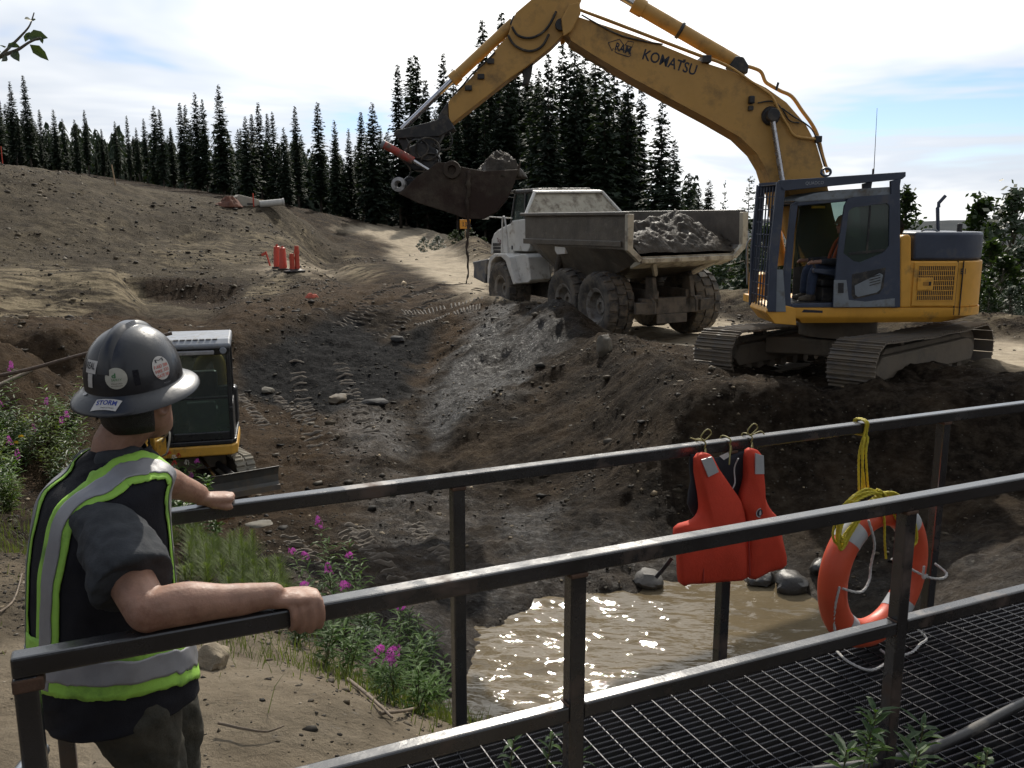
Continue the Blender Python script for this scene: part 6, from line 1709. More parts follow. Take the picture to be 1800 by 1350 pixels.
    for i in range(25):
        z = Hh * math.sin(math.pi / 2 * i / 24); k = dome_r(z)
        rows.append([hat(A_ * k * math.cos(a), B_ * k * math.sin(a), z) for a in [2 * math.pi * j / 64 for j in range(64)]])
    hm.sheet(rows, closed_u=True)
    dome = hm.build('hard_hat', HATM, man, smooth=180)
    def brim_z(r_): return -.004 - .030 * ((r_ - 1) / .36) ** 1.25 if r_ > 1 else -.004
    br = MB(); rows = []
    for r_, dz in ((.97, .010), (1.0, .0), (1.06, 0), (1.13, 0), (1.20, 0), (1.27, 0), (1.30, -.002), (1.305, -.006), (1.28, -.008), (1.15, -.005), (1.0, -.004)):
        ext = lambda a: 1 + .04 * math.cos(a) + .02 * math.cos(2 * a)
        rows.append([hat(A_ * (1 + (r_ - 1) * ext(a)) * math.cos(a), B_ * (1 + (r_ - 1) * 1.12) * math.sin(a), brim_z(r_) + dz + .008 * math.cos(a) * (r_ - 1) / .3) for a in [2 * math.pi * j / 72 for j in range(72)]])
    br.sheet(rows, closed_u=True); br.build('brim', HATM, dome, smooth=60)
    rd = MB(); rows = []
    for i in range(33):
        th_ = R(-72) + R(150) * i / 32                                     # over the crown, back to front
        z = Hh * max(.05, math.cos(th_)) ** .9; k = dome_r(min(z, Hh * .995)); x = A_ * math.sin(th_) ** 1 * 1.0
        zz_ = Hh * (1 - min(.999, abs(x / A_)) ** 2) ** (1 / 2.35)
        hgt = .010 * (1 - (abs(i - 16) / 16) ** 4)
        w_ = .020
        rows.append([hat(x, -w_, zz_ - .004), hat(x * 1.02, -w_ * .6, zz_ + hgt), hat(x * 1.02, w_ * .6, zz_ + hgt), hat(x, w_, zz_ - .004)])
    rd.sheet(rows); rd.build('crown_ridge', HATM, dome, smooth=60)
    # stickers: find the hat point under a pixel, lay the decal on the surface
    cam_l = V((0, 0, CAM_Z)) - hat_c
    def to_l(v): return V((v.dot(fx), v.dot(fl), v.dot(up_h)))
    def hit_dome(px, py):
        d = to_l(ray(px, py)).normalized(); o = to_l(cam_l)
        lo = o.length - .35
        for k in range(900):
            p_ = o + d * (lo + k * .0008)
            if 0 <= p_.z < Hh and (p_.x / A_) ** 2 + (p_.y / B_) ** 2 <= dome_r(p_.z) ** 2: return p_
        return None
    def hit_brim(px, py):
        d = to_l(ray(px, py)).normalized(); o = to_l(cam_l); lo = o.length - .4
        for k in range(1200):
            p_ = o + d * (lo + k * .0008)
            r_ = math.hypot(p_.x / A_, p_.y / B_)
            if r_ > 1 and p_.z <= brim_z(r_) + .001: return p_
        return None
    def on_dome(p_, off):
        z = max(.0, min(Hh * .98, p_.z)); k = dome_r(z); r_ = math.hypot(p_.x / A_, p_.y / B_) / k
        q_ = V((p_.x / r_, p_.y / r_, z)); n_ = V((q_.x / A_ ** 2, q_.y / B_ ** 2, q_.z / Hh ** 2)).normalized()
        return q_ + n_ * off
    def on_brim(p_, off):
        r_ = math.hypot(p_.x / A_, p_.y / B_); return V((p_.x, p_.y, brim_z(r_) + .0015 + off + .008 * (p_.x / A_) / max(r_, .1) * (r_ - 1) / .3))
    def decal(c_, verts, faces, m, fn, off, name='decal', rot=0.0):
        n_ = V((c_.x / A_ ** 2, c_.y / B_ ** 2, c_.z / Hh ** 2)).normalized() if fn is on_dome else V((c_.x * .12, c_.y * .12, 1)).normalized()
        vw = (to_l(cam_l) - c_).normalized()
        upv = V((0, 0, 1)) if fn is on_dome else V((-c_.x, -c_.y, 0)).normalized()
        upv = (upv - n_ * upv.dot(n_)).normalized(); rt = upv.cross(n_).normalized()
        cr, sr = math.cos(rot), math.sin(rot)
        mb = MB(); out = []
        for x, y, *_ in verts:
            p_ = fn(c_ + rt * (x * cr - y * sr) + upv * (x * sr + y * cr), off); out.append(hat(p_.x, p_.y, p_.z))
        mb.add(out, faces); return mb.build(name, m, dome, smooth=180)
    def disc(r_, n=28, ry=None):
        ry = ry or r_; vv = [(0, 0)]; ff = []
        for q_ in (.5, 1.0): vv += [(r_ * q_ * math.cos(2 * math.pi * k / n), ry * q_ * math.sin(2 * math.pi * k / n)) for k in range(n)]
        ff += [(0, 1 + k, 1 + (k + 1) % n) for k in range(n)]
        ff += [(1 + k, 1 + n + k, 1 + n + (k + 1) % n, 1 + (k + 1) % n) for k in range(n)]
        return vv, ff
    def rect(w_, h_, nx=8, ny=5, skew=0):
        vv = [(w_ * (i / nx - .5) + skew * (j / ny - .5), h_ * (j / ny - .5)) for j in range(ny + 1) for i in range(nx + 1)]
        return vv, [(j * (nx + 1) + i, j * (nx + 1) + i + 1, (j + 1) * (nx + 1) + i + 1, (j + 1) * (nx + 1) + i) for j in range(ny) for i in range(nx)]
    DW = mat('decal_white', (.50, .48, .45), .5, 0, .1, 60); DC = mat('decal_cream', (.42, .41, .35), .5, 0, .12, 60); DR = mat('print_red', (.50, .09, .06), .6); DG = mat('print_green', (.05, .20, .07), .6)
    DBL = mat('print_blue', (.03, .05, .25), .6); DK = mat('print_black', (.03, .03, .035), .6)
    def words(c_, s_, x, y, w_, h_, m, fn, off=.0026, bold=.0, rot=0):
        vv, ff = text_mesh(s_, 1, bold=bold, width=w_, height=h_)
        decal(c_, [(vx * math.cos(rot) - vy * math.sin(rot) + x, vx * math.sin(rot) + vy * math.cos(rot) + y) for vx, vy, _ in vv], ff, m, fn, off, 'lettering')
    c1 = hit_dome(283, 647)
    if c1:
        decal(c1, *disc(.027, ry=.0315), DW, on_dome, .0018)
        for i, (t_, y_) in enumerate((('F.AID 208', .006), ('FIRE 333', -.0065), ('GATE 285', -.019))): words(c1, t_, .000, y_, .043 if i != 2 else .039, .0085, DR, on_dome, bold=.01)
        words(c1, 'M', .0, .021, .026, .008, DK, on_dome)
    c2 = hit_dome(204, 666)
    if c2:
        decal(c2, *disc(.0275), DC, on_dome, .0018)
        words(c2, 'd', -.005, .008, .010, .012, DG, on_dome, bold=.03); words(c2, 'SAFETY', .001, -.003, .025, .006, DG, on_dome)
        words(c2, 'TRAINED', .0, -.013, .028, .003, DK, on_dome); words(c2, 'WORKER', .0, -.019, .03, .0022, DK, on_dome)
    c3 = hit_dome(161, 645)
    if c3:
        decal(c3, *rect(.040, .034), DW, on_dome, .0018); words(c3, 'REAL', -.001, .003, .032, .017, DK, on_dome, bold=.02)
        decal(on_dome(c3 + V((0, 0, -.034)), 0), *rect(.018, .036), DW, on_dome, .0018)
    c4 = hit_brim(186, 709)
    if c4:
        decal(c4, *rect(.068, .026, skew=.008), DW, on_brim, .0008); words(c4, 'STORM', 0, .0035, .054, .0115, DBL, on_brim, .0016, bold=.03)
        words(c4, 'INDUSTRIES', .006, -.0085, .034, .0028, DK, on_brim, .0016)
    c5 = hit_brim(150, 692)
    if c5: decal(c5, *disc(.010, ry=.006), DW, on_brim, .0008)
    c6 = hit_dome(294, 671)
    if c6: words(c6, 'McCoshen', 0, 0, .022, .005, mat('decal_grey', (.25, .25, .26), .5), on_dome, .0008)
    c7 = hit_dome(240, 664)
    if c7: decal(c7, *rect(.014, .040), VESTB, on_dome, .003, 'accessory_slot')
worker()

def operator():
    """seated figure at the excavator's controls"""
    UP = V((0, 0, 1)); f = _ef.copy(); l = _el.copy()
    def at(px, py, yl): q_ = exl(px, py, yl); return world_of(q_[0], yl, q_[1])
    hip = world_of(sx - .12, .80, sz + .19)
    base = V((hip.x, hip.y, world_of(0, 0, zfl).z))
    man = empty('person', base); tag(man, 'seated operator in jeans and dark orange trimmed vest inside the excavator cab', 'person')
    rel = lambda p: V(p) - base
    sh = hip + UP * .46 - f * .06; nk = hip + UP * .56 - f * .04; hd = hip + UP * .72 - f * .01
    b = MB(); add_head(b, rel(hd), f, UP, 1.0)
    b.tube([rel(nk) - UP * .06, rel(hd) - UP * .05], [.065, .055], 12)
    b.loft([sring(rel(c_), f, l, a, w_, 20) for c_, a, w_ in ((hip, .12, .16), (hip + UP * .2, .115, .155), (sh - UP * .06, .115, .175), (nk - UP * .02, .06, .09))])
    def knee(s): return hip + f * .42 + l * s * .15 + UP * .07
    def ank(s): return V((*(hip + f * .50 + l * s * .15).xy, base.z + .09))
    for s in (1, -1):
        shd = sh + l * s * .19; el = shd - UP * .26 + f * .10 + l * s * .02; wr = world_of(sx + .40, .80 + s * .30, sz + .36) if s > 0 else world_of(sx + .36, .80 - .3, sz + .36)
        limb(b, [rel(shd), rel(shd) * .5 + rel(el) * .5, rel(el)], [.052, .047, .042]); limb(b, [rel(el), rel(el) * .6 + rel(wr) * .4, rel(wr)], [.042, .042, .03])
        hx = rel(wr)
        b.tube([hx - f * .01, hx + f * .04, hx + f * .08 - UP * .01], [.026, .036, .026], 12)
        for k in range(4): b.tube(catmull([hx + f * .07 + l * (.024 - .016 * k), hx + f * .098 + l * (.026 - .017 * k) - UP * .018, hx + f * .085 + l * (.024 - .016 * k) - UP * .045], 3), .009, 7)
        b.tube([hx + f * .03 - l * s * .03, hx + f * .075 - l * s * .035 - UP * .015], [.012, .009], 7)
        limb(b, [rel(hip + l * s * .09), rel(knee(s)), rel(ank(s))], [.08, .055, .04])
    remesh(b.build('body', SKIN, man), .008, 4)
    t = MB()
    t.loft([sring(rel(c_), f, l, a, w_, 20) for c_, a, w_ in ((hip - UP * .02, .145, .185), (hip + UP * .2, .14, .18), (sh - UP * .04, .135, .195), (nk - UP * .01, .08, .10))])
    for s in (1, -1):
        shd = sh + l * s * .19; el = shd - UP * .26 + f * .10 + l * s * .02; wr = world_of(sx + .38, .80 + s * .30, sz + .36)
        limb(t, [rel(shd), rel(el), rel(el) * .25 + rel(wr) * .75], [.07, .062, .05])
    remesh(t.build('jacket', mat('operator_jacket', (.028, .03, .036), .9, 0, .25, 10, .2, 80), man), .009, 4)
    OR = mat('operator_orange', (.34, .085, .03), .7)
    for s in (1, -1):
        MB().tube(catmull([rel(hip) + f * .148 + l * s * .10, rel(hip) + f * .15 + l * s * .10 + UP * .22, rel(sh) + f * .125 + l * s * .10 + UP * .0, rel(sh) + l * s * .11 + UP * .085, rel(sh) - f * .12 + l * s * .1], 5), .026, 8, flat=.5).build('orange_trim', OR, man, smooth=60)
    j = MB()
    j.loft([sring(rel(hip) + UP * z, f, l, .14, .175, 18) for z in (-.08, .02)])
    for s in (1, -1): limb(j, [rel(hip + l * s * .09), rel(knee(s)), rel(ank(s)) + UP * .05], [.098, .082, .07], 16)
    remesh(j.build('jeans', mat('blue_jeans', (.035, .05, .09), .9, 0, .25, 12, .2, 90), man), .009, 4)
    for s in (1, -1):
        bo = MB(); a_ = rel(ank(s))
        bo.loft([sring(a_ + f * x + UP * (z - .09), UP, l, hgt, w_, 14, 2.6) for x, z, hgt, w_ in ((-.08, .05, .045, .036), (0, .055, .055, .046), (.1, .045, .045, .052), (.18, .035, .03, .042))])
        bo.tube([a_ - UP * .04, a_ + UP * .09], [.058, .058], 12); remesh(bo.build('boot', BOOT, man), .009, 3)
    MB().lathe([(.128, -.02), (.15, -.022), (.13, .0), (.118, .04), (.095, .085), (.05, .115), (0, .122)], rel(hd) + UP * .05, (0, 0, 1), 24).build('hard_hat', mat('operator_hat', (.20, .17, .10), .4), man, smooth=50)
operator()
# ================================================================= RESCUE GEAR ON THE RAIL
ORANGE = mat('life_jacket_orange', (.56, .055, .028), .72, 0, .1, 10, .2, 120, spec=.25)
RINGO = mat('life_ring_orange', (.60, .085, .035), .45, 0, .1, 6, .05, 60)
TAPE = mat('life_gear_tape', (.42, .43, .44), .4, .1, .08, 20)
ROPEY = mat('yellow_rope', (.58, .48, .03), .55, 0, .2, 40, .5, 300)
ROPEW = mat('white_rope', (.55, .54, .52), .7, 0, .15, 60, .5, 300)
ROPEO = mat('olive_cord', (.22, .19, .06), .7, 0, .2, 60)
def rope(pts, r_, n=7, k=6, twist=True):
    """laid rope: three strands turning round the path"""
    P = catmull(pts, k); mb = MB()
    if not twist: mb.tube(P, r_, n); return mb
    # resample evenly
    L_ = [0]
    for a, b in zip(P, P[1:]): L_.append(L_[-1] + (b - a).length)
    m_ = max(8, int(L_[-1] / (r_ * 1.1)))
    Q = []
    for i in range(m_ + 1):
        s_ = L_[-1] * i / m_; j = max(0, min(len(P) - 2, int(np.searchsorted(L_, s_)) - 1)); d = L_[j + 1] - L_[j]
        Q.append(P[j].lerp(P[j + 1], (s_ - L_[j]) / d if d > 0 else 0))
    for st_k in range(3):
        S_ = []
        for i, p in enumerate(Q):
            t = (Q[min(i + 1, m_)] - Q[max(i - 1, 0)]).normalized(); x = t.cross(V((.3, .2, 1))).normalized(); y = t.cross(x)
            a = i * .55 + st_k * 2.094; S_.append(p + (x * math.cos(a) + y * math.sin(a)) * r_ * .5)
        mb.tube(S_, r_ * .58, 5)
    return mb
JW = BW - S - .035
def life_jacket():
    base = atW(1280, 1020, JW)
    root = empty('life_jacket', base); tag(root, 'red orange life jacket tied by cords to the far handrail', 'life jacket')
    out = -BN
    def P(px, py, off=0.0): return atW(px, py, JW) - base + out * off
    def panel(name, pts, o0, o1, m, bulge=.02):
        n = len(pts); c = sum((P(*p) for p in pts), V()) / n
        rings = []
        for k, o in ((.0, o0), (.90, o0 - .004), (1.0, o0 + .006), (1.0, (o0 + o1) / 2), (1.0, o1 - .008), (.93, o1), (.6, o1 + bulge * .7), (.25, o1 + bulge), (0, o1 + bulge)):
            rings.append([c + (P(*p) - c) * k + out * o for p in pts])
        # resample outline for a smooth puffed face
        mb = MB(); mb.sheet(rings, closed_u=True)
        o = mb.build(name, m, root, smooth=70, fix=True)
        return o
    def dens(pts, k=3):
        Q = catmull([V((x, y, 0)) for x, y in pts], k, closed=True); return [(q_.x, q_.y) for q_ in Q]
    Lp = [(1217, 804), (1239, 795), (1255, 821), (1275, 850), (1293, 877), (1301, 908), (1304, 950), (1306, 1009), (1265, 1017), (1222, 1021), (1205, 1021), (1190, 1021), (1187, 970), (1182, 926), (1213, 912), (1226, 892), (1224, 858)]
    Rp = [(1307, 790), (1328, 795), (1330, 852), (1342, 887), (1359, 909), (1366, 943), (1373, 988), (1345, 1000), (1309, 1012), (1308, 950), (1304, 905), (1295, 877), (1304, 838)]
    panel('front_panel', dens(Lp), .0, .045, ORANGE); panel('front_panel', dens(Rp), .0, .045, ORANGE)
    panel('back_panel', dens([(1222, 802), (1250, 808), (1290, 806), (1322, 795), (1326, 850), (1318, 905), (1295, 925), (1240, 920), (1218, 890), (1224, 850)], 2), -.05, -.02, mat('jacket_lining', (.014, .015, .022), .85), 0)
    for pts in ([(1218, 802), (1236, 797), (1248, 823), (1230, 832)], [(1312, 791), (1326, 795), (1327, 827), (1312, 827)]):
        MB().add([P(*p, .062) for p in pts] + [P(*p, .056) for p in pts], [(0, 1, 2, 3), (7, 6, 5, 4), (0, 4, 5, 1), (1, 5, 6, 2), (2, 6, 7, 3), (3, 7, 4, 0)]).build('reflective_patch', TAPE, root)
    for pts in ([(1222, 915), (1224, 1016)], [(1302, 920), (1305, 1005)]):
        MB().tube([P(*pts[0], .050), P(*pts[1], .052)], .004, 6).build('seam', mat('jacket_seam', (.33, .03, .02), .8), root)
    e = P(1319, 894, .064); rt_ = BD
    ring_ = MB(); g_ = []
    for r_ in (.0215, .017): g_.append([e + BD * r_ * math.cos(a) + V((0, 0, r_ * math.sin(a))) for a in [2 * math.pi * k / 24 for k in range(24)]])
    ring_.sheet(g_, closed_u=True).build('emblem', TAPE, root)
    MB().add([e + out * .001 + BD * .016 * math.cos(a) + V((0, 0, .016 * math.sin(a))) for a in [2 * math.pi * k / 20 for k in range(20)]], [tuple(range(20))]).build('emblem', DARKPRINT, root)
    MB().add([e + out * .002 + BD * x + V((0, 0, z)) for x, z in ((-.004, -.011), (.004, -.011), (.006, -.003), (.002, .011), (-.003, .011), (-.006, -.003))], [(0, 1, 2, 3, 4, 5)]).build('emblem', TAPE, root)
    MB().add([P(*p, -.014) for p in ((1268, 803), (1284, 796), (1286, 804), (1276, 810))], [(0, 1, 2, 3)]).build('care_label', mat('label_white', (.6, .6, .58), .6), root)
    # cords round the rail
    rz = RAIL_Z
    for px_, h0 in ((1231, 797), (1274, 808), (1312, 792)):
        t0 = (atW(px_, h0, BW - S / 2) - N0).dot(BD)
        loop = [bp_(t0 - .004, BW - S - .008, rz - .02), bp_(t0, BW - S - .006, rz + .007), bp_(t0, BW + .006, rz + .007), bp_(t0 + .004, BW + .007, rz - S - .007), bp_(t0 + .004, BW - S - .008, rz - S - .006), bp_(t0, BW - S - .010, rz - .02), atW(px_, h0 + 6, JW) + out * .03]
        MB().tube(catmull([p - base for p in loop], 5), .0035, 6).build('cord', ROPEO, root, smooth=60)
        if px_ != 1274:
            kn = bp_(t0, BW - S, rz + .012) - base
            s_ = -1 if px_ < 1250 else 1
            MB().tube(catmull([kn, kn + BD * .035 + V((0, 0, .030)), kn + BD * .012 + V((0, 0, .050)), kn - BD * .02 + V((0, 0, .020)), kn, kn + BD * .05 * s_ + V((0, 0, .012)), kn + BD * .075 * s_ + V((0, 0, .022 if s_ < 0 else -.004))], 5), .0032, 6).build('cord', ROPEO, root, smooth=60)
    t0 = atW(1282, 800, JW) - base
    MB().tube(catmull([t0 + out * .06, P(1283, 820, .03), P(1284, 845, .03), P(1279, 857, .03)], 5), .003, 6).build('cord', ROPEW, root)
    # dangling strap
    MB().tube([P(1188, 985, -.03), P(1176, 1005, -.04), P(1163, 1022, -.045)], .012, 4, flat=.25).build('strap', BLACK, root)
life_jacket()
RC = atW(1537, 1006, BW - .12)
def life_ring():
    root = empty('life_ring', RC); tag(root, 'orange ring buoy with grey tape bands hanging from the far handrail', 'life ring')
    ax1 = rot2(BD, R(7)); ax2 = V((0, 0, 1)); nrm = rot2(-BN, R(7))
    Rm, rm_ = .306, .070
    def pt(a, b_, rr_=rm_): return (ax1 * math.cos(a) + ax2 * math.sin(a)) * (Rm + rr_ * math.cos(b_)) + nrm * (rr_ * .92 * math.sin(b_))
    mb = MB(); n, k = 72, 20
    mb.sheet([[pt(2 * math.pi * i / n, 2 * math.pi * j / k) for j in range(k)] for i in range(n + 1)], closed_u=True)
    mb.build('ring', RINGO, root, smooth=180, fix=True)
    for a in (R(48), R(132), R(228), R(312)):
        mb = MB(); mb.sheet([[pt(a + R(-8 + 16 * i / 6), 2 * math.pi * j / k, rm_ + .0018) for j in range(k)] for i in range(7)], closed_u=True)
        mb.build('tape_band', TAPE, root, smooth=180)
    def loc(px, py, off=.0):
        if py > 1120:                                   # slack lying on the grating
            return atZ(px, py, DZ + .012) - RC
        return atW(px, py, BW - .12) - RC + nrm * (off + .022)
    ropes = [
        [loc(1497, 905, .07), loc(1506, 945, .075), loc(1508, 985, .05), loc(1500, 1010, .065), loc(1478, 1026, .09), loc(1452, 1022, .08), loc(1443, 1015, .05), loc(1448, 1012, .0)],
        [loc(1444, 1018, .08), loc(1440, 1050, .07), loc(1444, 1085, .05), loc(1450, 1110, .04), loc(1462, 1130, .05), loc(1478, 1152, .06), loc(1500, 1168, .07), loc(1530, 1178, .06), loc(1556, 1166, .05), loc(1560, 1154, .05), loc(1548, 1142, .05)],
        [loc(1556, 1150, .05), loc(1580, 1153, .05), loc(1604, 1146, .06), loc(1617, 1133, .05), loc(1612, 1115, .03), loc(1602, 1100, .0)],
        [loc(1566, 982, -.02), loc(1580, 992, .03), loc(1600, 1003, .07), loc(1622, 1005, .08), loc(1637, 998, .06), loc(1636, 988, .0)],
        [loc(1594, 984, .072), loc(1592, 1005, .072), loc(1598, 998, .075)],
    ]
    for p in ropes: rope(p, .0062).build('grab_rope', ROPEW, root, smooth=60)
life_ring()
def yellow_rope():
    root = empty('rope', bp_((atW(1515, 745, BW) - N0).dot(BD), BW, RAIL_Z)); base = root.location.copy()
    tag(root, 'yellow rope looped over the far handrail with its coil on the ring buoy', 'rope')
    t0 = (atW(1513, 745, BW - S / 2) - N0).dot(BD)
    for dx in (-.006, .008):
        lp = [atW(1512 + dx * 400, 862, BW - .07), atW(1513 + dx * 500, 800, BW - S - .012), bp_(t0 + dx, BW - S - .008, RAIL_Z - .04), bp_(t0 + dx, BW - S - .007, RAIL_Z + .008), bp_(t0 + dx, BW + .007, RAIL_Z + .008), bp_(t0 + dx, BW + .008, RAIL_Z - S - .008), bp_(t0 + dx * 1.5, BW - S - .010, RAIL_Z - S - .012), atW(1518 + dx * 500, 800, BW - S - .03), atW(1523 + dx * 400, 862, BW - .07)]
        rope([p - base for p in lp], .0055).build('hanging_line', ROPEY, root, smooth=60)
    # coil: several uneven turns draped over the top of the ring
    random.seed(5)
    def F_(x, y, o): return atW(x, y, BW - .12) - BN * o - base
    for k in range(7):
        a_ = random.uniform(-5, 7); b_ = random.uniform(-6, 4); o = .074 + .011 * random.random() + .002 * k
        P = [(1521, 858), (1497 + a_ * .4, 857 + b_), (1466 + a_, 876 + b_), (1450 + a_, 910 + b_), (1447 + a_, 938 + b_ * 2), (1455 + a_, 948 + b_ * 2), (1467 + a_, 926 + b_), (1487 + a_ * .6, 895 + b_), (1508, 873 + b_ * .4), (1521, 862)]
        rope([F_(x, y, o + .01 * math.sin(i * .7 + k)) for i, (x, y) in enumerate(P)], .0058, k=5).build('coil_turn', ROPEY, root, smooth=60)
    for k in range(5):
        a_ = random.uniform(-4, 4); b_ = random.uniform(-5, 5); o = .074 + .011 * random.random() + .002 * k
        P = [(1521, 858), (1546 + a_ * .4, 861 + b_), (1568 + a_, 880 + b_), (1579 + a_, 912 + b_), (1580 + a_, 936 + b_ * 2), (1573 + a_, 944 + b_ * 2), (1566 + a_, 918 + b_), (1552 + a_, 890 + b_), (1534, 872 + b_ * .4), (1521, 862)]
        rope([F_(x, y, o + .01 * math.sin(i * .7 + k)) for i, (x, y) in enumerate(P)], .0058, k=5).build('coil_turn', ROPEY, root, smooth=60)
    for w_ in (-.004, .01):
        rope([atW(1518, 852, BW - .12) - BN * (.08 + w_) - base, atW(1526, 860, BW - .12) - BN * (.095 + w_) - base, atW(1528, 872, BW - .12) - BN * (.09 + w_) - base, atW(1519, 866, BW - .12) - BN * (.098 + w_) - base, atW(1514, 856, BW - .12) - BN * .08 - base], .0062, k=5).build('knot', ROPEY, root, smooth=60)
    rope([atW(1524, 868, BW - .12) - BN * .085 - base, atW(1531, 905, BW - .12) - BN * .08 - base, atW(1533, 940, BW - .12) - BN * .075 - base, atW(1537, 973, BW - .12) - BN * .07 - base], .0058).build('rope_tail', ROPEY, root, smooth=60)
yellow_rope()
# black poly hose lying on the deck, grey pipe by the end post
hp = [atZ(1960, 1180, .035), atZ(1880, 1205, .035), atZ(1800, 1236, .035), atZ(1730, 1272, .035), atZ(1680, 1298, .035), atZ(1620, 1322, .035), atZ(1550, 1340, .035), atZ(1470, 1352, .035), atZ(1380, 1362, .035)]
o = MB().tube(catmull(hp, 6), .021, 12).build('hose', mat('poly_pipe', (.02, .02, .021), .42, 0, .2, 9, dirt=((.12, .11, .095), .2, 9)), smooth=60)
tag(o, 'black plastic hose lying along the footbridge grating', 'hose')
pa, pb = atY(84, 1300, 1.95), atY(30, 1372, 1.80)
gp_ = pa + (pb - pa) * 6; 
o = MB().tube([pa.lerp(pb, .25), pb + (pb - pa) * 3.0], .022, 14).build('pipe', mat('galvanised_pipe', (.42, .44, .46), .32, .8, .1, 8), smooth=60)
tag(o, 'short galvanised pipe beside the end post of the handrail', 'pipe')

# ================================================================= SITE FURNITURE
def ghit(px, py, r0=1.5, r1=200):
    """where the line of sight through a pixel meets the ground"""
    d = ray(px, py); t = np.geomspace(r0, r1, 1600)
    X_ = d.x * t; Y_ = d.y * t; Z_ = CAM_Z + d.z * t
    below = np.nonzero(Z_ < Hq(X_, Y_))[0]
    i = below[0] if len(below) else len(t) - 1
    return V((X_[i], Y_[i], gz(X_[i], Y_[i])))
HIVIS = mat('marker_orange', (.50, .065, .035), .55, 0, .12, 4, dirt=((.3, .12, .07), .15, 4))
STAKEW = mat('stake_wood', (.35, .25, .15), .8, 0, .2, 6)
def delineator(px, py, h, r_, label):
    p = ghit(px, py, 20, 80); root = empty('delineator', p); tag(root, label, 'marker post', 'orange markers on the levelled spot')
    MB().cyl((0, 0, .03), (0, 0, h), r_, r_ * .85, 14).build('post', HIVIS, root, smooth=40)
    MB().lathe([(0, 0), (r_ * 3.2, 0), (r_ * 3.2, .05), (r_ * 1.6, .08), (r_ * 1.05, .12)], (0, 0, 0), (0, 0, 1), 16).build('base', BLACK, root, smooth=40)
    MB().lathe([(r_ * 1.02, h * .70), (r_ * 1.04, h * .82)], (0, 0, 0), (0, 0, 1), 14).build('reflective_band', HIVIS, root)
delineator(523, 477, 1.12, .11, 'tall bright orange marker post, rightmost of the group')
delineator(514, 478, .80, .12, 'shorter dark orange marker post beside the tall one')
def barrel(px, py, label):
    p = ghit(px, py, 20, 80); root = empty('barrel', p); tag(root, label, 'barrel', 'orange barrels on the levelled spot')
    MB().lathe([(0, 0), (.17, 0), (.17, .25), (.16, .27), (.16, .5), (.15, .52), (.15, .75), (.135, .78), (.135, .95), (.05, .98), (.05, 1.04), (0, 1.04)], (0, 0, 0), (0, 0, 1), 22).build('drum', HIVIS, root, smooth=35)
    MB().lathe([(.18, 0), (.26, 0), (.26, .05), (.18, .06)], (0, 0, 0), (0, 0, 1), 22).build('base', BLACK, root, smooth=40)
barrel(488, 471, 'orange traffic barrel left of its twin'); barrel(498, 474, 'orange traffic barrel nearest the marker posts')
def stake(px, py, h, m, label, grp='survey stakes along the cut bank', lean=0.0, flag=None):
    p = ghit(px, py, 5, 120); root = empty('survey_stake', p); root.rotation_euler = (0, lean, random.uniform(0, 3)); tag(root, label, 'stake', grp)
    MB().box(-.03, .03, -.03, .03, -.15, h).build('stake', m, root)
    if flag: MB().add([(.03, 0, h), (.28, .02, h - .04), (.25, .05, h - .16), (.03, 0, h - .14)], [(0, 1, 2, 3)]).build('flag', flag, root)
stake(484, 472, 1.1, HIVIS, 'leaning orange stake left of the barrels', None, .12)
stake(475, 468, .7, HIVIS, 'short orange stake on the slope left of the barrels', None, .3, HIVIS)
stake(5, 290, 1.1, HIVIS, 'orange stake on the crest at the left edge', None)
stake(203, 326, 1.3, STAKEW, 'bare wooden stake on the crest of the cut bank', None, .12)
stake(446, 364, .9, HIVIS, 'small orange stake beside the concrete block', None)
def culvert():
    p = ghit(478, 366, 30, 80); root = p
    a = V((-.75, -.25, .0)); b = V((.75, .35, .16))
    o = empty('culvert_pipe', p + V((0, 0, .25))); tag(o, 'length of pale culvert pipe lying on the crest of the bank', 'pipe')
    m = mat('concrete_pipe', (.42, .41, .38), .8, 0, .12, 3, .1, 20)
    ax = (b - a)
    MB().lathe([(.19, 0), (.23, 0), (.23, ax.length), (.19, ax.length), (.19, 0)], a, ax, 22).build('pipe_wall', m, o, smooth=40)
    MB().lathe([(.232, ax.length * .92), (.265, ax.length * .93), (.265, ax.length), (.19, ax.length)], a, ax, 22).build('socket', m, o, smooth=40)
culvert()
def block():
    p = ghit(436, 360, 30, 80); o = empty('concrete_block', p + V((0, 0, .0)), R(35)); tag(o, 'tilted concrete block on the crest of the bank', 'block')
    m = mat('concrete_block', (.33, .31, .26), .85, 0, .15, 3, .2, 12)
    q_ = MB().prism([(-.85, -.1), (.8, -.2), (.9, .22), (.5, .38), (-.7, .66), (-.9, .5)], -.4, .4, 'y').build('slab', m, o, bevel=.05)
    MB().prism([(-.2, .0), (.2, .0), (.2, .1), (-.2, .1)], -.43, .43, 'y').build('fork_slot', BLACK, o)
    p = ghit(402, 362, 30, 80)
    o = clump('soil_heap', p.x, p.y, p.z - .1, 1.0, .8, .55, mat('red_soil', (.12, .05, .03), .9, 0, .3, 3, .6, 10), 31, amp=.5)
    tag(o, 'small heap of reddish soil on the crest left of the concrete block', 'soil')
block()
